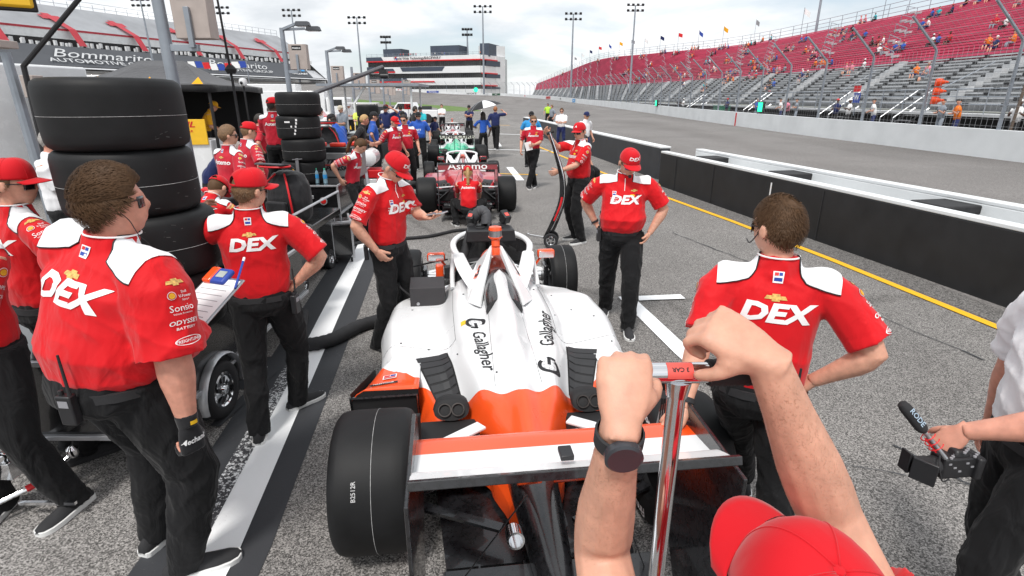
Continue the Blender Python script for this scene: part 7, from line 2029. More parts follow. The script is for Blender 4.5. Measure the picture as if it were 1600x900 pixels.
for k, (x, y) in enumerate(((-3.27, 9.15), (-3.12, 9.12))):
    t = thing('water_bottle', (x, y, .80), 0, '%s water bottle with blue label on the tyre cart' % ('left', 'right')[k], 'bottle', 'water bottles on the cart')
    mb = MB(); mb.lathe([(.001, 0), (.032, 0), (.034, .02), (.031, .10), (.034, .14), (.030, .18), (.013, .215), (.013, .225)], (0, 0, 0), (0, 0, 1), 16); mb.build('bottle', mat('clear_blue_plastic', (.35, .55, .65), .1, alpha=.6), t)
    mb = MB(); mb.lathe([(.0345, .08), (.0345, .145)], (0, 0, 0), (0, 0, 1), 16, cap=False); mb.build('bottle_label', sky_f, t)
    mb = MB(); mb.lathe([(.015, .225), (.015, .245), (.001, .247)], (0, 0, 0), (0, 0, 1), 12); mb.build('cap', [mat('green_cap', (.05, .5, .3), .4)], t)
t = thing('ratchet_strap', (-3.50, 8.98, .8), 0, 'grey ratchet strap with brass hook hanging on the second tyre stack', 'strap')
mb = MB(); mb.tube([(0, .0, .42), (.01, -.04, .30), (.0, -.02, .02), (0, -.16, -.02), (0, -.16, -.16)], (.026, .004), 6); mb.tube([(-.07, -.01, .40), (.09, -.01, .41)], .010, 6); mb.build('webbing', mat('grey_webbing', (.12, .12, .13), .7), t)
mb = MB(); mb.tube(crom([(-.07, -.05, .26), (-.04, -.06, .20), (-.07, -.06, .13), (-.10, -.06, .15), (-.10, -.06, .17)], 5), .012, 8); mb.build('hook', mat('brass', (.55, .30, .06), .3, metal=.9), t)

def backpack(label, x, y, z, rz, s=1.0):
    t = thing('backpack', (x, y, z), rz, label, 'backpack', 'black backpacks with red trim')
    mb = MB(); mb.rings([sup(V((0, yy, zz)) * s, V((1, 0, 0)), V((0, 1, 0)), rx * s, ry * s, 20, 3) for zz, yy, rx, ry in ((0, 0, .17, .12), (.04, 0, .20, .15), (.20, 0, .205, .16), (.34, .01, .19, .14), (.43, .02, .15, .10), (.46, .02, .09, .05))])
    me = remeshed(mb, .014 * s, 3); wobble(me, .006, 3); obj('bag', me, fabric('black_nylon', (.014, .014, .016), .6), t, smooth=180, fix=False)
    for sx in (-1, 1): mb = MB(); mb.tube(crom([V((sx * .15, -.14, .02)) * s, V((sx * .16, -.168, .2)) * s, V((sx * .12, -.14, .35)) * s, V((sx * .05, -.08, .44)) * s], 6), .009 * s, 6); mb.build('red_zip', red_p, t)
    mb = MB(); mb.grid(lambda u, v: V(((u - .5) * .30, -.05 - .16 * v, .47 + .05 * math.sin(v * 2) + .02)) * s, 6, 5); mb.build('top_flap', fabric('grey_mesh', (.06, .06, .07), .7), t, solid=.012)
    mb = MB(); mb.tube([V((math.cos(a) * .155, -.13 + math.sin(a) * .095, .515)) * s for a in [2 * PI * i / 24 for i in range(24)]], .009 * s, 6, closed=True); mb.build('flap_trim', red_p, t)
    mb = MB(); mb.box(V((.0, -.175, .12)) * s, (.22 * s, .05 * s, .16 * s)); mb.build('pocket', fabric('black_nylon', (.014, .014, .016), .6), t, bevel=.02)
    return t
backpack('large black backpack with red trim behind the capped man at the stack', -2.62, 6.35, .78, R(-20), 1.25)
backpack('red edged black bag standing behind the second tyre stack', -4.05, 12.2, .95, R(25), 1.35)
t = thing('equipment_trolley', (-2.85, 6.4, 0), 0, 'low black trolley carrying the large backpack and cases', 'trolley')
mb = MB(); mb.box((0, 0, .72), (1.1, 1.6, .08)); mb.box((-.05, 0, .42), (1.0, 1.5, .5)); mb.build('cabinet', m_cart, t, bevel=.01)
mb = MB()
for sx in (-.54, .54): mb.tube([(sx, -.78, .3), (sx, -.78, .98), (sx, .78, .98), (sx, .78, .3)], .016, 8)
mb.build('rail', alu, t)
for sx in (-.42, .42): small_wheel(t, sx, -.5, .13, .08); small_wheel(t, sx, .5, .13, .08)
# silver framed battery units on castors
for k, (x, y, rz, lb) in enumerate(((-2.66, 7.15, -12, 'left'), (-2.38, 7.35, 20, 'right'))):
    t = thing('battery_trolley', (x, y, 0), R(rz), '%s silver framed battery trolley on castors beside the backpack' % lb, 'trolley', 'silver framed battery trolleys')
    mb = MB(); mb.box((0, 0, .33), (.24, .50, .42)); mb.build('casing', m_cart, t, bevel=.006)
    mb = MB()
    for sx in (-.13, .13):
        for a, b in (((sx, -.27, .08), (sx, -.27, .58)), ((sx, .27, .08), (sx, .27, .58)), ((sx, -.27, .58), (sx, .27, .58)), ((sx, -.27, .10), (sx, .27, .10))): mb.bar(a, b, .028, .028)
    mb.bar((-.13, -.27, .58), (.13, -.27, .58), .05, .028); mb.build('frame', alu, t, bevel=.003)
    mb = MB(); mb.box((.134, .0, .36), (.004, .30, .03), Matrix.Rotation(R(24), 3, 'X')); mb.build('orange_stripe', m_orange, t)
    for sx in (-.1, .1):
        for sy in (-.2, .2): mb = MB(); mb.lathe([(.03, -.012), (.035, -.008), (.035, .008), (.03, .012)], (sx, sy, .035), (1, 0, 0), 14); mb.build('castor', rubber, t)
# black cases and tool bags between the stacks
def case(label, x, y, z, w_, d, h, rz=0, m_=None, lid=True):
    t = thing('tool_case', (x, y, z), R(rz), label, 'case')
    mb = MB(); mb.box((0, 0, h * .32), (w_, d, h * .64)); mb.build('base', m_ or blkp, t, bevel=.02)
    mb = MB(); mb.box((0, 0, h * .83), (w_, d, h * .33)); mb.build('lid', m_ or blkp, t, bevel=.02)
    mb = MB(); mb.tube([(-w_ * .18, -d / 2, h * .5), (-w_ * .18, -d / 2 - .04, h * .5), (w_ * .18, -d / 2 - .04, h * .5), (w_ * .18, -d / 2, h * .5)], .012, 6); mb.build('handle', rubber, t)
    for sx in (-.33, .33): mb = MB(); mb.box((sx * w_, -d / 2 - .006, h * .64), (.05, .015, .07)); mb.build('latch', steel, t)
    return t
case('long black tool case lying on the near cart behind the tyres', -2.75, 4.55, .80, .8, .5, .26, 12)
case('black case with red drill on top, beside the crouching man', -3.35, 5.9, .80, .7, .5, .34, -14)
case('square black case at the far end of the near trolley', -3.35, 7.3, .0, .8, .6, .95, 0)
t = thing('bench_cart', (-3.5, 5.9, 0), 0, 'dark workbench cart between the near cart and the trolley', 'cart'); mb = MB(); mb.box((0, 0, .56), (1.0, 1.1, .46)); mb.build('cabinet', m_cart, t, bevel=.01)
for sx in (-.4, .4): small_wheel(t, sx, -.4, .13, .08); small_wheel(t, sx, .4, .13, .08)
t = thing('cordless_drill', (-3.22, 5.75, 1.16), R(60), 'red and black cordless drill on the black case', 'drill')
mb = MB(); mb.lathe([(.03, 0), (.035, .04), (.035, .16), (.02, .2), (.012, .22)], (0, -.1, .06), (0, 1, 0), 12); mb.build('motor_body', red_p, t); mb = MB(); mb.bar((0, -.04, .04), (0, -.08, -.0), .04, .05); mb.box((0, -.09, .01), (.07, .11, .05)); mb.build('grip', blkp, t, bevel=.006)
t = thing('cover_sheet', (-2.55, 5.35, .8), 0, 'crumpled black cover over gear behind the near tyre stack', 'cover')
mb = MB(); mb.rings([sup(V((0, 0, zz)), V((1, 0, 0)), V((0, 1, 0)), rx, ry, 20, 2.6) for zz, rx, ry in ((0, .5, .35), (.06, .52, .36), (.16, .42, .30), (.22, .25, .2), (.24, .1, .08))]); me = remeshed(mb, .025, 2); wobble(me, .02, 9, .6); obj('cloth', me, fabric('black_cover_cloth', (.012, .012, .013), .8), t, smooth=180, fix=False)
# coil bundle, black bins and boxes by the far crew
case('black bin with red lettering by the far tyre pair', -4.0, 15.6, .55, .9, .8, .65)
case('black hard case on the far equipment cart', -4.45, 14.2, .80, .8, .6, .4, 10)
case('tall black case under the resting blond man', -4.3, 14.0, 0, 1.0, .8, .8, 0)
t = thing('equipment_trolley', (-4.2, 16.6, 0), R(3), 'black far trolley below the two far tyres', 'trolley'); mb = MB(); mb.box((0, .8, .75), (1.2, 3.0, .9)); mb.build('cabinet', m_cart, t, bevel=.01)
for sx in (-.5, .5): small_wheel(t, sx, -.4, .2, .12); small_wheel(t, sx, 1.8, .2, .12)
t = thing('air_tank_cart', (-3.05, 11.9, 0), R(5), 'white, red and black air tank cart behind the ponytailed woman', 'cart')
mb = MB(); mb.rings([sup(V((0, yy, .95)), V((1, 0, 0)), V((0, 0, 1)), r_, r_, 20, 2) for yy, r_ in ((-.35, .08), (-.3, .17), (.3, .17), (.35, .08))]); mb.build('tank', m_wht, t)
mb = MB(); mb.box((0, 0, .62), (.5, .6, .16)); mb.build('red_band', red_p, t, bevel=.01)
mb = MB(); mb.box((0, 0, .45), (.5, .6, .14)); mb.build('white_band', m_wht, t, bevel=.01)
mb = MB(); mb.box((0, 0, .25), (.5, .6, .24)); mb.build('base', m_cart, t, bevel=.01)
for sx in (-.22, .22): small_wheel(t, sx, -.2, .12, .07)
t = thing('ladder_rail', (-2.78, 10.6, 0), R(0), 'silver upright rail leaning by the ponytailed woman', 'rail')
mb = MB(); mb.bar((0, 0, .05), (-.15, .25, 1.35), .05, .03); mb.build('rail', alu, t)
t = thing('blower_unit', (-2.05, 10.6, 0), R(10), 'black blower with round vents and hose beside the crimson car', 'blower')
mb = MB(); mb.rings([sup(V((0, 0, zz)), V((1, 0, 0)), V((0, 1, 0)), rx, ry, 20, 3) for zz, rx, ry in ((.04, .18, .15), (.10, .20, .17), (.34, .18, .15), (.42, .12, .1))]); mb.build('housing', blkp, t)
mb = MB(); mb.tube(crom([(.0, 0, .38), (.02, 0, .52), (.16, .05, .55), (.26, .1, .35), (.35, .15, .1)], 6), .06, 12); mb.build('duct', rubber, t)
mb = MB(); mb.tube([(-.1, 0, .4), (-.08, 0, .50), (.08, 0, .50), (.1, 0, .4)], .012, 6); mb.build('handle', steel, t)

# hoses and cables on the lane
def hose(name, label, pts, r, m_=rubber, sub=10, n=12, ribs=False):
    t = thing(name, pts[0], 0, label, name.split('_')[-1]); o = V(pts[0]); c = crom([V(p) - o for p in pts], sub)
    mb = MB(); mb.tube(c, [r * (1 + (.05 * math.sin(i * 2.3) if ribs else 0)) for i in range(len(c))], n); mb.build('sleeve', m_, t); return t
hose('air_hose', 'thick black air hose curving across the white line to the car', [(-2.15, 5.15, .06), (-2.02, 4.72, .06), (-1.88, 4.42, .06), (-1.66, 4.50, .06), (-1.46, 4.85, .06), (-1.15, 5.05, .07), (-.85, 4.9, .2)], .062, rubber, 12, 16, True)
hose('power_cable', 'thin black cable snaking from the trolleys to behind the crimson car', [(-2.55, 7.3, .1), (-2.55, 7.75, .03), (-2.35, 8.15, .03), (-1.9, 8.35, .03), (-1.35, 8.55, .03), (-.95, 8.95, .03), (-.4, 9.15, .03), (-.15, 9.6, .05)], .026, rubber, 10, 8)
t = thing('cable', P2['root'].location, 0, 'thin curly cable hanging from the capped man beside the stack', 'cable') if False else None

# clipboard with gauge and pen in the big man's hand
t = thing('clipboard', (-1.52, 2.52, 1.20), R(-20), 'white paper clipboard held in front of the heavy man', 'clipboard')
q = Matrix.Rotation(R(28), 3, 'X')
mb = MB(); mb.box((0, 0, 0), (.24, .31, .008), q); mb.build('board', steel, t, bevel=.002)
mb = MB(); mb.box(q @ V((0, 0, .006)), (.215, .28, .002), q); mb.build('paper', white_p, t)
mb = MB()
for k in range(7): mb.box(q @ V((-.01, -.11 + k * .035, .0078)), (.17, .003, .0008), q)
mb.build('ruled_lines', grey_p, t)
t = thing('pressure_gauge', (-1.51, 2.65, 1.28), R(-20), 'orange and blue tyre pressure gauge on top of the clipboard', 'gauge')
mb = MB(); mb.box((0, 0, 0), (.13, .10, .03), q); mb.build('case', blue_p, t, bevel=.012); mb = MB(); mb.box(q @ V((-.045, 0, .004)), (.06, .104, .032), q); mb.build('orange_cover', m_orange, t, bevel=.012); mb = MB(); mb.box(q @ V((.022, .004, .0165)), (.05, .042, .003), q); mb.build('display', mat('lcd_grey', (.4, .45, .42), .3), t)
t = thing('pen', (-1.40, 2.63, 1.28), R(-20), 'blue pen clipped beside the gauge', 'pen'); mb = MB(); mb.tube([(.04, -.07, -.03), (-.04, .08, .06)], .006, 8); mb.build('barrel', blue_p, t); mb = MB(); mb.tube([(-.04, .08, .06), (-.052, .102, .073)], .0065, 8); mb.build('clip_end', white_p, t)
# wrench and lanyard at the crossed arms man
t = thing('phone', P6['root'].matrix_basis @ (P6['hd']['L'] + V((.0, .03, .035))), R(-112), 'grey phone in the hand of the man looking down', 'phone')
q = Matrix.Rotation(R(10), 3, 'X'); mb = MB(); mb.box((0, 0, 0), (.08, .16, .010), q); mb.build('case', alu, t, bevel=.003); mb = MB(); mb.box(q @ V((0, 0, .0057)), (.07, .145, .001), q); mb.build('screen', lens_m, t)
t = thing('paper', (.40, 13.42, 1.05), R(170), 'folded white paper in the hand of the man walking forward', 'paper'); mb = MB(); mb.box((0, 0, 0), (.16, .012, .2), Matrix.Rotation(R(15), 3, 'Y')); mb.build('sheet', white_p, t)

# ---------------------------------------------------------------- jack in the foreground
t = thing('jack', (JX, JY, 0), 0, 'chrome T handled car jack in the foreground with black grips', 'jack')
mb = MB(); mb.tube([(0, 0, .12), (0, 0, JZ - .014)], .0128, 20); mb.tube([(0, 0, JZ - .035), (0, 0, JZ - .010)], [.015, .019], 20); mb.build('post', chrome, t)
mb = MB(); d_ = V((.999, .03, -.005)); mb.tube([V((0, 0, JZ)) - d_ * .055, V((0, 0, JZ)) + d_ * .045], .0148, 20); mb.build('cross_tube', chrome, t)
mb = MB(); z0_ = V((0, 0, JZ)); mb.grid(lambda u, v: z0_ + d_ * (-.020 + .036 * u) + V((0, math.sin(R(-95 + 100 * v)) * .0153, math.cos(R(-95 + 100 * v)) * .0153)), 4, 8); mb.build('red_label', mat('coral_label', (.75, .10, .08), .5), t)
me = text_mesh('3 CAR', .0085, .03, 0, 1.0)
for v in me.vertices:
    a = R(-45) + (v.co.y) / -.016; v.co = z0_ + d_ * (-.002 - v.co.x) + V((0, math.sin(a) * .0160, math.cos(a) * .0160))
obj('lettering', me, black_p, t, smooth=0, fix=False)
for a, b in ((-.112, -.045), (.040, .108)):
    mb = MB(); n_r = 16
    mb.tube([z0_ + d_ * (a + (b - a) * i / n_r) for i in range(n_r + 1)], [.0182 + (.0012 if i % 2 else 0) for i in range(n_r + 1)], 20); mb.build('grip', rubber, t)
mb = MB(); mb.box((0, .25, .10), (.24, .75, .06)); mb.bar((0, 0, .12), (0, .55, .20), .05, .05); mb.build('lift_frame', chrome, t, bevel=.01)
for sx in (-.15, .15): small_wheel(t, sx, -.02, .075, .04)

# curved jack held by the bearded man
t = thing('jack', (.60, 8.05, 0), R(-8), 'tall curved black and chrome jack on two wheels beside the bearded man', 'jack')
cv = crom([(-.08, 0, .12), (.04, 0, .40), (.14, 0, .72), (.13, 0, 1.05), (.03, 0, 1.40), (-.06, 0, 1.68)], 8)
for sg in (-1, 1):
    mb = MB(); mb.tube([p + V((0, sg * .035, 0)) + V((.03 * math.sin(i / len(cv) * PI), 0, 0)) for i, p in enumerate(cv)], .014, 8); mb.build('side_rail', chrome, t)
mb = MB()
wds = [.085 + .01 * math.sin(i / len(cv) * PI) - .065 * (i / len(cv)) for i in range(len(cv))]
mb.rings([[p + V((-w_ * .6, -.022, 0)), p + V((w_ * .9, -.022, 0)), p + V((w_ * .9, .022, 0)), p + V((-w_ * .6, .022, 0))] for p, w_ in zip(cv, wds)]); mb.build('curved_plate', m_cart, t, smooth=50)
mb = MB(); mb.rings([[p + V((-w_ * .2, -.026, 0)), p + V((w_ * .5, -.026, 0)), p + V((w_ * .5, .026, 0)), p + V((-w_ * .2, .026, 0))] for p, w_ in list(zip(cv, wds))[8:18]]); mb.build('red_panel', red_p, t, smooth=50)
mb = MB(); mb.tube([(-.10, 0, 1.66), (.0, 0, 1.70)], .022, 10); mb.build('top_grip', rubber, t)
mb = MB(); mb.bar((-.05, 0, .12), (-.34, .0, .16), .03, .03); mb.lathe([(.03, -.03), (.03, .03)], (-.36, 0, .16), (0, 1, 0), 14); mb.build('front_arm', chrome, t)
for sg in (-1, 1): w_ = small_wheel(t, 0, 0, .11, .05, sg); w_.location = (.0, sg * .10, .11); w_.rotation_euler = (0, 0, R(90))

# umbrella
t = thing('umbrella', V((-1.02, 20.9, 0)), 0, 'open black and white umbrella over the far cars', 'umbrella')
mb = MB(); mb.tube([(-.22, .1, .95), (-.06, 0, 2.02)], .012, 6); mb.build('shaft', chrome, t)
for k in range(8):
    mb = MB(); apex = V((-.06, 0, 2.05)); tl = Matrix.Rotation(R(-14), 3, 'Y')
    def up_(u, v, k=k):
        a = 2 * PI * (k + u) / 8; r_ = .66 * v; sc = 1 - .05 * math.sin(u * PI) * v; return apex + tl @ V((math.cos(a) * r_ * sc, math.sin(a) * r_ * sc, -.26 * v ** 1.8))
    mb.grid(up_, 5, 6); mb.build('canopy_panel', white_f if k in (6, 2) else bshirt_f, t, smooth=180)
    mb = MB(); mb.tube([up_(0, v / 4) for v in range(5)], .006, 4); mb.build('rib', steel, t)

# video camera with microphone
cw = V((1.52, 1.60, .93)); t = thing('video_camera', cw, R(6), 'black video camera with microphone held by the white shirted person', 'camera'); t.scale = (.88, .88, .88)
mb = MB(); mb.box((.05, 0, -.005), (.145, .075, .095)); mb.box((.06, 0, .052), (.07, .06, .03), taper=.7); mb.box((.125, -.01, -.005), (.03, .09, .10)); mb.build('body', blkp, t, bevel=.008)
mb = MB(); mb.lathe([(.034, 0), (.036, .02), (.032, .03), (.037, .045), (.037, .085), (.041, .10), (.036, .103), (.033, .09)], (-.02, 0, -.005), (-1, 0, 0), 24, cap=False); mb.lathe([(.032, .05), (.001, .05)], (-.02, 0, -.005), (-1, 0, 0), 20, cap=False); mb.build('lens', rubber, t)
mb = MB(); mb.box((-.075, -.040, -.01), (.032, .006, .03)); mb.build('orange_tag', m_orange, t, bevel=.003)
mb = MB(); mb.box((-.115, -.045, .0), (.012, .085, .095), Matrix.Rotation(R(35), 3, 'Z')); mb.box((-.13, .03, .0), (.01, .05, .09)); mb.build('flip_screen', blkp, t, bevel=.003)
mb = MB()
for k in range(9): mb.lathe([(.006, 0), (.006, .006), (.001, .007)], (.0 + .017 * k, .0 - .034 + .01 * (k % 3), .0435 if not 2 < k < 6 else .066), (0, 0, 1), 8)
for k in range(5): mb.box((.0 + .025 * k, -.0385, .02 - .018 * (k % 3)), (.012, .003, .007))
tag(mb.build('buttons', grey_p, t), kind='stuff')
mb = MB(); mb.tube(crom([(-.04, -.02, .06), (-.07, -.06, .03), (-.05, -.07, -.03), (.0, -.05, -.04)], 5), .003, 5); mb.build('cable', rubber, t)
ma, mb2_ = V((-.02, -.03, .045)), V((-.17, .06, .235)); dm = (mb2_ - ma).normalized()
mb = MB(); mb.tube([ma, ma + dm * .15], .009, 12); mo_ = mb.build('microphone', steel, t)
mb = MB(); mb.tube([ma + dm * s_ for s_ in (.13, .14, .155, .25, .272, .28)], [.010, .018, .023, .023, .018, .006], 16); mb.build('foam_windshield', rubber, mo_)
mb = MB(); o1 = dm.orthogonal().normalized(); o2 = dm.cross(o1)
for s_ in (.06, .085, .11): mb.tube([ma + dm * s_ + (o1 * math.cos(a) + o2 * math.sin(a)) * .026 for a in [2 * PI * i / 14 for i in range(12)]], .0024, 4)
mb.tube([ma + dm * .05 + V((0, 0, -.02)), ma + dm * .12 + V((0, 0, -.02))], .004, 5); mb.build('shock_mount', red_p, mo_)
nn_ = V((-.2, -.6, .6)); nn_ = (nn_ - dm * nn_.dot(dm)).normalized()
flat_text('lettering', 'RODE', .030, ma + dm * .205 + nn_ * .0238, -dm, nn_.cross(-dm), mat('pale_blue_print', (.35, .45, .55), .5), mo_, bold=.02)
# ---------------------------------------------------------------- lamp poles with speaker boxes
m_beige = mat('beige_speaker_box', (.42, .36, .33), .6, var=.06)
def pole(label, x, y, top, r, lamps=True, box=1.0, bz=None, boxrot=0):
    t = thing('lamp_pole', (x, y, 0), R(boxrot), label, 'pole', 'grey poles with beige speaker boxes')
    mb = MB(); mb.tube([(0, 0, 0), (0, 0, top)], [r, r * .72], 12); mb.build('pole', galv, t)
    z = bz or 3.1
    mb = MB(); mb.bar((0, 0, z - .40), (.46, 0, z - .40), .07, .09); mb.bar((.40, -.05, z - .40), (.40, -.05, z + .12), .07, .05); mb.build('bracket', galv, t, bevel=.004)
    mb = MB(); mb.box((.42, .10, z + .05), (.50 * box, .24, .66 * box)); bo = mb.build('speaker_box', m_beige, t, bevel=.012)
    mb = MB(); mb.box((.40, -.025, z + .28 * box), (.26 * box, .008, .11 * box)); pl = mb.build('name_plate', black_p, bo)
    flat_text('lettering', 'musco', .075 * box, (.40, -.031, z + .275 * box), (1, 0, 0), (0, 0, 1), white_p, bo, bold=.03, sx=1.2)
    if lamps:
        for dx, dy, dz in ((.75, -.18, .10), (.95, .18, .0)):
            mb = MB(); mb.bar((0, 0, top - .05), (dx * .72, dy, top + dz), .09, .07); mb.build('lamp_arm', galv, t)
            mb = MB(); mb.box((dx, dy, top + dz), (.46, .26, .13), taper=.8); lo = mb.build('lamp_head', mat('dark_grey_lamp', (.05, .055, .065), .5), t, bevel=.01)
            mb = MB(); mb.box((dx, dy, top + dz - .07), (.36, .2, .02)); mb.build('lamp_glass', mat('lamp_glass', (.4, .4, .4), .2), lo)
    return t
pole('nearest lamp pole, thick and cut off by the top edge of the photo', -4.92, 8.4, 5.2, .095, True, 1.0, 3.22)
pole('second lamp pole with twin lamp heads left of centre', -7.35, 19, 4.25, .10, True, 1.15, 3.35)
pole('third lamp pole with twin lamp heads near the building', -9.15, 29, 4.35, .11, True, 1.2, 3.2)
for k, (px_, y, z) in enumerate(((-10.2, 37, 3.1), (-10.9, 44, 2.9), (-11.4, 51, 2.8), (-11.0, 58, 3.3), (-12.5, 66, 2.9), (-15.8, 74, 2.9))):
    pole('far speaker pole number %s beyond the lamp poles' % ['one', 'two', 'three', 'four', 'five', 'six'][k], px_, y, 4.0, .11, False, 1.5, z)
t = thing('antenna_mast', (-4.30, 8.9, 0), 0, 'thin black antenna mast behind the nearest speaker box', 'mast'); mb = MB(); mb.tube([(0, 0, 0), (0, 0, 2.3), (-.05, 0, 4.2)], [.03, .02, .014], 8); mb.lathe([(.06, 2.5), (.09, 2.56), (.04, 2.62)], (0, 0, 0), (0, 0, 1), 12); mb.build('mast_pole', rubber, t)
# camera crane boom
t = thing('camera_crane', (-5.2, 14.6, 0), 0, 'grey camera crane boom rising to the right above the crew', 'camera crane')
mb = MB(); mb.tube([(-.55, -.5, 1.95), (1.75, 1.0, 2.93)], [.05, .055], 8); mb.build('boom', mat('dark_grey_boom', (.10, .10, .11), .5), t)
mb = MB(); mb.box((1.75, 1.0, 2.78), (.2, .2, .16)); mb.tube([(1.75, 1, 2.93), (1.75, 1, 2.72)], .03, 6); mb.lathe([(.07, 0), (.07, .2)], (1.68, .95, 2.7), (1, 0, 0), 12); mb.build('camera_head', blkp, t)
mb = MB()
for a in (0, 2.1, 4.2): mb.tube([(-.2, -.25, 2.05), (-.2 + math.cos(a) * .5, -.25 + math.sin(a) * .5, 0)], .03, 6)
mb.build('tripod', blkp, t)
t = thing('roof_frame', (-6.0, 26, 0), 0, 'white tubular frame with a flat grey top beyond the crane', 'shelter')
mb = MB()
for sx, sy in ((-2, -1), (1.6, -1), (-2, 1.5), (1.6, 1.5)): mb.tube([(sx, sy, 0), (sx, sy, 2.62)], .05, 6)
mb.tube([(-.9, -1, 0), (-.9, -1, 1.9), (-.4, -1, 2.6)], .06, 6); mb.build('frame', m_white_paint, t)
mb = MB(); mb.box((-.2, .2, 2.68), (4.4, 3, .10)); mb.build('top', galv, t)

# ---------------------------------------------------------------- dark canopy with yellow counter
t = thing('canopy_tent', (-8.75, 14.6, 0), R(8), 'charcoal canopy tent with yellow trim over the left pit stand', 'canopy')
W_, D_ = 1.75, 2.0; apz, ez = 3.02, 2.42
mb = MB(); A0 = [V((-W_, -D_, ez)), V((W_, -D_, ez)), V((W_, D_, ez)), V((-W_, D_, ez))]
r0, r1_ = V((-.5, 0, apz)), V((.5, 0, apz))
def sag(a, b, c, d, n=6):
    mbs = []
    def f(u, v):
        p = a.lerp(b, u).lerp(d.lerp(c, u), v); p.z -= .12 * math.sin(PI * v) ; return p
    mb.grid(f, n, n)
sag(A0[0], A0[1], r1_, r0); sag(A0[1], A0[2], r1_, r1_); sag(A0[2], A0[3], r0, r1_); sag(A0[3], A0[0], r0, r0)
mb.build('roof', fabric('charcoal_canvas', (.07, .07, .075), .7), t, smooth=180, solid=.01)
mb = MB()
for k in range(4):
    a, b = A0[k], A0[(k + 1) % 4]; mb.grid(lambda u, v: a.lerp(b, u) + V((0, 0, -v * (.16 + .05 * math.sin(u * PI) * -1))), 8, 2)
mb.build('valance', bshirt_f, t, smooth=180, solid=.006)
for k in range(4): mb = MB(); mb.tube([(A0[k].x * .96, A0[k].y * .96, 0), (A0[k].x * .96, A0[k].y * .96, ez)], .035, 8); mb.build('leg', rubber, t)
mb = MB()
for x in (-.55, .5, 1.5): mb.add([(x - .12, -D_ - .02, ez + .02), (x + .12, -D_ - .02, ez + .02), (x, -D_ + .1, ez + .17)], [(0, 1, 2)])
tag(mb.build('yellow_corner_patches', yel_f, t), kind='stuff')
mb = MB(); mb.box((0, D_ - .1, 1.2), (W_ * 1.9, .05, 2.3)); mb.box((-W_ + .1, 0, 1.4), (.05, D_ * 1.8, 1.9)); mb.build('dark_back_panel', blkm, t, smooth=0)
t = thing('pit_stand', (-8.05, 13.0, 0), R(8), 'white pit stand with yellow counter reading DHL under the canopy', 'pit stand')
mb = MB(); mb.box((.55, 0, .62), (1.15, .9, 1.24)); mb.box((-.95, .1, .55), (.9, .7, 1.1)); mb.build('white_base', m_wht, t, bevel=.02)
mb = MB(); mb.box((.62, -.47, 1.42), (.95, .04, .55)); mb.box((-.30, -.47, 1.55), (.85, .04, .25)); mb.box((-.02, -.47, 1.28), (.28, .04, .5)); cn = mb.build('yellow_counter', yellow_p, t, bevel=.005)
flat_text('lettering', 'DHL', .17, (.62, -.495, 1.58), (1, 0, 0), (0, 0, 1), red_p, cn, bold=.03, shear=.3, sx=1.5)
flat_text('lettering', 'INDYCAR', .07, (.62, -.495, 1.44), (1, 0, 0), (0, 0, 1), red_p, cn, bold=.02, shear=.1, sx=1.3)
mb = MB(); mb.box((-.98, -.26, .95), (.10, .012, .10)); mb.build('yellow_sticker', yellow_p, t)
t = thing('camera_dome', (-6.75, 14.5, 0), 0, 'white dome camera on the canopy corner', 'camera'); mb = MB(); mb.lathe([(.001, 2.62), (.08, 2.60), (.10, 2.52), (.08, 2.44), (.001, 2.42)], (0, 0, 0), (0, 0, 1), 16); mb.build('dome', m_wht, t); mb = MB(); mb.lathe([(.04, 0), (.001, .01)], (0, -.10, 2.5), (0, -1, 0), 12); mb.build('lens', lens_m, t); mb = MB(); mb.tube([(0, 0, 0), (0, 0, 2.45)], .025, 6); mb.build('pole', rubber, t)

# ---------------------------------------------------------------- white hauler and yard on the far left
def hauler(label, x, y, L_, W_, H_, rz, stripe=None, m_=m_wht):
    t = thing('truck', (x, y, 0), R(rz), label, 'truck')
    mb = MB(); mb.box((0, 0, H_ / 2 + .35), (L_, W_, H_ - .5)); mb.build('box_body', m_, t, bevel=.05)
    mb = MB(); mb.box((L_ / 2 + .9, 0, 1.25), (1.7, W_ * .95, 1.9)); cb = mb.build('cab', m_, t, bevel=.15)
    for sy in (-1, 1): mb = MB(); mb.box((L_ / 2 + 1.0, sy * W_ * .478, 1.75), (.9, .02, .5)); mb.build('side_window', lens_m, cb)
    if stripe: mb = MB(); mb.box((0, -W_ / 2 - .01, H_ * .6), (L_ * .96, .01, .3)); mb.build('side_stripe', stripe, t)
    for fx_ in (-.38, -.28, .3, .62):
        for sy in (-1, 1): mb = MB(); mb.lathe([(.3, -.12), (.45, -.1), (.45, .1), (.3, .12)], (fx_ * L_, sy * (W_ / 2 - .15), .45), (0, 1, 0), 20); mb.build('wheel', rubber, t)
    return t
hauler('white hauler at the left edge behind the grey haired man', -12.2, 11.0, 7, 2.4, 2.75, 80)
hauler('long white trailer below the pale grandstand', -36, 42, 18, 2.6, 3.6, 12, blue_p)
hauler('white trailer right of the long trailer', -27, 56, 12, 2.6, 3.3, 8, red_p)
hauler('dark sided trailer far left under the banner', -52, 48, 16, 2.6, 4.0, 10, red_p, mat('graphite_trailer', (.1, .1, .12), .4))
hauler('white box truck right of the canopy in the distance', -19, 50, 6, 2.4, 2.6, 0)
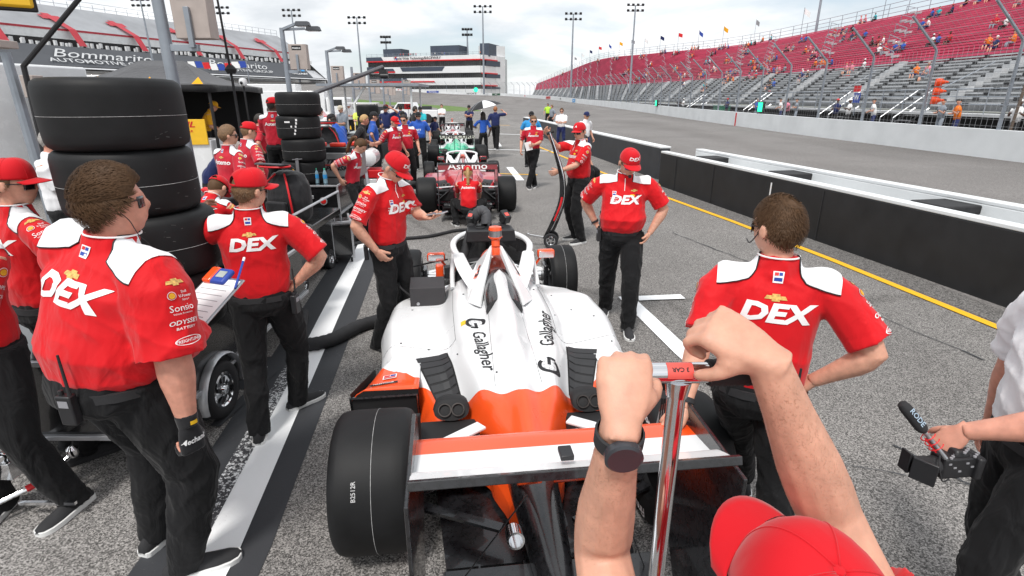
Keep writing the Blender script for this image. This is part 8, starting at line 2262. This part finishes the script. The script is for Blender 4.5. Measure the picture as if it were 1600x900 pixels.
def pickup(label, x, y, rz, m_):
    t = thing('pickup_truck', (x, y, 0), R(rz), label, 'pickup truck')
    mb = MB(); prof = [(-2.6, .5), (-2.6, 1.1), (-.6, 1.12), (-.35, 1.75), (1.0, 1.75), (1.45, 1.18), (2.6, 1.05), (2.65, .5)]
    mb.prism(prof, lambda a, b: V((a, -.95, b)), lambda a, b: V((a, .95, b))); mb.build('body', m_, t, smooth=0, bevel=.06)
    for sy in (-1, 1): mb = MB(); mb.prism([(-.3, 1.2), (-.2, 1.65), (.95, 1.65), (1.25, 1.2)], lambda a, b: V((a, sy * .955, b)), lambda a, b: V((a, sy * .965, b))); mb.build('side_window', lens_m, t, smooth=0)
    for fx_ in (-1.7, 1.7):
        for sy in (-1, 1): mb = MB(); mb.lathe([(.2, -.12), (.4, -.11), (.4, .11), (.2, .12)], (fx_, sy * .85, .4), (0, 1, 0), 20); mb.build('wheel', rubber, t)
    return t
pickup('red pickup truck beyond the canopy', -12.6, 33.5, 8, solid_paint('red_truck_paint', (.5, .02, .03)))
pickup('white pickup truck far behind the crew, left of the poles', -15.5, 42, 4, m_wht)
pickup('white safety pickup near the grass verge', -9.2, 52, 175, m_wht)
t = thing('golf_cart', (-8.6, 33, 0), R(5), 'white roofed cart with yellow body beyond the far tyres', 'cart')
mb = MB(); mb.box((0, 0, .55), (2.2, 1.1, .5)); mb.build('body', yellow_p, t, bevel=.08); mb = MB(); mb.box((-.1, 0, 1.85), (1.9, 1.15, .07)); mb.build('roof', m_wht, t, bevel=.02); mb = MB()
for sx in (-.9, .7):
    for sy in (-.5, .5): mb.tube([(sx, sy, .7), (sx, sy, 1.85)], .025, 6)
mb.build('posts', rubber, t); mb = MB(); mb.box((-.2, 0, .95), (.5, .9, .5)); mb.build('seat', blkp, t, bevel=.05)
for sx in (-.75, .75):
    for sy in (-.5, .5): mb = MB(); mb.lathe([(.1, -.07), (.22, -.06), (.22, .06), (.1, .07)], (sx, sy, .22), (0, 1, 0), 16); mb.build('wheel', rubber, t)
# low wall on the infield side, pit boards, mast and sign
t = thing('infield_wall', (0, 0, 0), 0, 'low dark wall along the far left infield behind the crew', 'wall')
mb = MB(); wall_run(mb, [V((-60, 52, 0)), V((-30, 66, 0)), V((-18, 78, 0)), V((-12, 84, 0))], 0, 1.0, .3); mb.build('wall_body', mat('dark_wall', (.05, .055, .06), .7), t, smooth=0)
t = thing('pit_board', (-4.62, 25.4, 0), 0, 'small red board with number held up within the far group', 'board'); mb = MB(); mb.box((0, 0, 1.78), (.36, .03, .24)); mb.build('panel', red_p, t); mb = MB(); mb.tube([(0, 0, .9), (0, 0, 1.68)], .015, 6); mb.build('stick', alu, t); flat_text('lettering', '54', .2, (0, -.02, 1.78), (1, 0, 0), (0, 0, 1), black_p, t, bold=.03)
t = thing('tent_mast', (-6.7, 8.0, 0), 0, 'black telescopic mast leaning to the right at the top left', 'mast'); mb = MB(); mb.tube([(-.1, 0, 0), (0, 0, 2.56), (1.15, .1, 3.6)], [.05, .035, .03], 8); mb.build('mast_pole', rubber, t); mb = MB(); mb.tube(crom([(1.1, .1, 3.5), (1.0, .05, 3.4), (.9, .0, 3.44)], 5), .008, 5); mb.build('cable', rubber, t)
t = thing('monitor_stand', (-7.05, 8.2, 0), 0, 'grey stand with beige monitor housing at the upper left edge', 'stand'); mb = MB(); mb.tube([(0, 0, 0), (-.02, 0, 2.75)], [.09, .06], 10); mb.build('post', galv, t); mb = MB(); mb.box((-.1, 0, 2.85), (.34, .3, .10)); mb.build('top_plate', m_beige, t, bevel=.01); mb = MB(); mb.box((.25, 0, 2.30), (.18, .2, .30)); mb.build('housing', m_beige, t, bevel=.01)
t = thing('sign_board', (-3.05, 3.6, 0), R(35), 'yellow sign board with black rim at the top left corner', 'sign'); mb = MB(); mb.box((-.12, 0, 2.835), (.55, .03, .34)); mb.build('panel', yellow_p, t, bevel=.03); mb = MB(); mb.box((-.12, .018, 2.83), (.58, .02, .37)); mb.build('rim', blkp, t, bevel=.03); mb = MB(); mb.tube([(-.3, .04, 0), (-.3, .04, 2.7)], .02, 8); mb.build('post', alu, t)
t = thing('flag', (-25, 44, 3.2), 0, 'red, white and blue bunting behind the canopy roof', 'flag')
mb = MB()
for k in range(9): mb.grid(lambda u, v: V((k * .55 + u * .5 + v * .1, .02, 1.0 + .45 * (1 - v) + .1 * math.sin(k))), 2, 2, m=k % 3)
mb.build('cloth', [red_p, white_p, blue_p], t); mb = MB(); mb.tube([(-.2, 0, 0), (-.2, 0, 1.6)], .03, 6); mb.tube([(5, 0, 0), (5, 0, 1.6)], .03, 6); mb.build('pole', galv, t)
# lights and cones on the fence
for k, (y, lb) in enumerate(((40.5, 'nearest'), (70, 'middle'))):
    p = V((17.75, y, 1.25)); t = thing('signal_light', p, 0, '%s green trackside signal light on the white wall' % lb, 'signal light', 'green trackside signal lights')
    mb = MB(); mb.box((0, .05, .28), (.2, .8, .72)); mb.build('housing', blkp, t); mb = MB(); mb.box((-.11, .0, .28), (.02, .70, .62)); mb.build('lit_panel', mat('lit_green', (.02, .9, .42), .4, emit=1.2), t)
t = thing('signal_light', (-16.5, 262, 5.2), 0, 'green signal light below the control building', 'signal light', 'green trackside signal lights'); mb = MB(); mb.lathe([(.001, -.1), (1.0, -.1), (1.0, .1), (.001, .1)], (0, 0, .4), (0, -1, 0), 20); mb.build('lit_panel', mat('lit_green', (.02, .9, .42), .4, emit=1.2), t); mb = MB(); mb.box((0, .4, .2), (1, .4, 1.8)); mb.build('housing', blkp, t)
for k in range(3):
    t = thing('traffic_cone', (18.15, 24.3, 2.05 + k * .36), 0, '%s orange cone lashed sideways to the catch fence' % ['bottom', 'middle', 'top'][k], 'traffic cone', 'orange cones on the fence')
    mb = MB(); mb.lathe([(.16, 0), (.13, .03), (.03, .5), (.02, .52)], (0, .25, 0), (0, -1, 0), 16); mb.build('cone_body', mat('cone_orange', (.9, .08, .01), .5), t); mb = MB(); mb.box((0, .27, 0), (.3, .03, .3)); mb.build('base', mat('cone_orange', (.9, .08, .01), .5), t)
for k, (y, x) in enumerate(((17.6, 20.6), (56.5, 20.8))):
    t = thing('waste_bin', (x, y, .35), 0, '%s green bin behind the catch fence' % ('near', 'far')[k], 'bin', 'green bins behind the fence'); mb = MB(); mb.box((0, 0, .5), (1.0, 1.6, 1.0), taper=1.1); mb.build('bin_body', mat('dark_green_plastic', (.01, .13, .07), .5), t, bevel=.04); mb = MB(); mb.box((0, 0, 1.05), (1.15, 1.8, .08)); mb.build('lid', mat('dark_green_plastic', (.01, .13, .07), .5), t, bevel=.03)
t = thing('loudspeaker_mast', (19.4, 21.9, 0), 0, 'leaning brown mast with two grey horn speakers behind the fence', 'mast')
mb = MB(); mb.tube([(0, 0, .3), (.2, 0, 5.6)], .05, 8); mb.build('mast_pole', mat('rusty_brown', (.12, .09, .07), .7), t)
for k, (dx, dz) in enumerate(((.0, 4.3), (.55, 4.95))): mb = MB(); mb.lathe([(.32, 0), (.30, .05), (.14, .35), (.1, .4), (.001, .42)], (dx, -.1, dz), (.6, .8, .1), 18); mb.build('horn', mat('grey_horn', (.30, .33, .35), .5), t)
t = thing('start_board', (18.3, 30.4, 1.25), 0, 'small blue flag board with white letter beside the fence post', 'board'); mb = MB(); mb.box((0, 0, .9), (.03, .55, .5)); mb.build('panel', blue_p, t); mb = MB(); mb.box((0, .1, 1.35), (.03, .6, .3)); mb.build('red_streamer', red_p, t); mb = MB(); mb.tube([(0, 0, 0), (0, 0, .7)], .02, 5); mb.build('post', galv, t)
flat_text('lettering', 'W', .4, (-.02, 0, .9), (0, -1, 0), (0, 0, 1), white_p, t, bold=.03)

# scuffs and chalk on the near rear tyre and the near stack
for o in [x for x in COL.objects if x.name.startswith('tyre') and x.get('group') == 'tyres of the near stack']:
    mb = MB()
    for _ in range(26):
        a = rnd.uniform(-2.6, .3); z = rnd.uniform(.05, .32); r = .3462; l_ = rnd.uniform(.002, .012); h_ = rnd.uniform(.0008, .002); p = V((math.cos(a) * r, math.sin(a) * r, z)); t_ = V((-math.sin(a), math.cos(a), rnd.uniform(-.3, .3)))
        mb.add([p - t_ * l_ - V((0, 0, h_)), p + t_ * l_ - V((0, 0, h_)), p + t_ * l_ + V((0, 0, h_)), p - t_ * l_ + V((0, 0, h_))], [(0, 1, 2, 3)])
    tag(mb.build('scuffs', mat('dusty_scuff', (.10, .10, .10), .9), o, smooth=0), kind='stuff')
bpy.data.scenes.remove(TS)
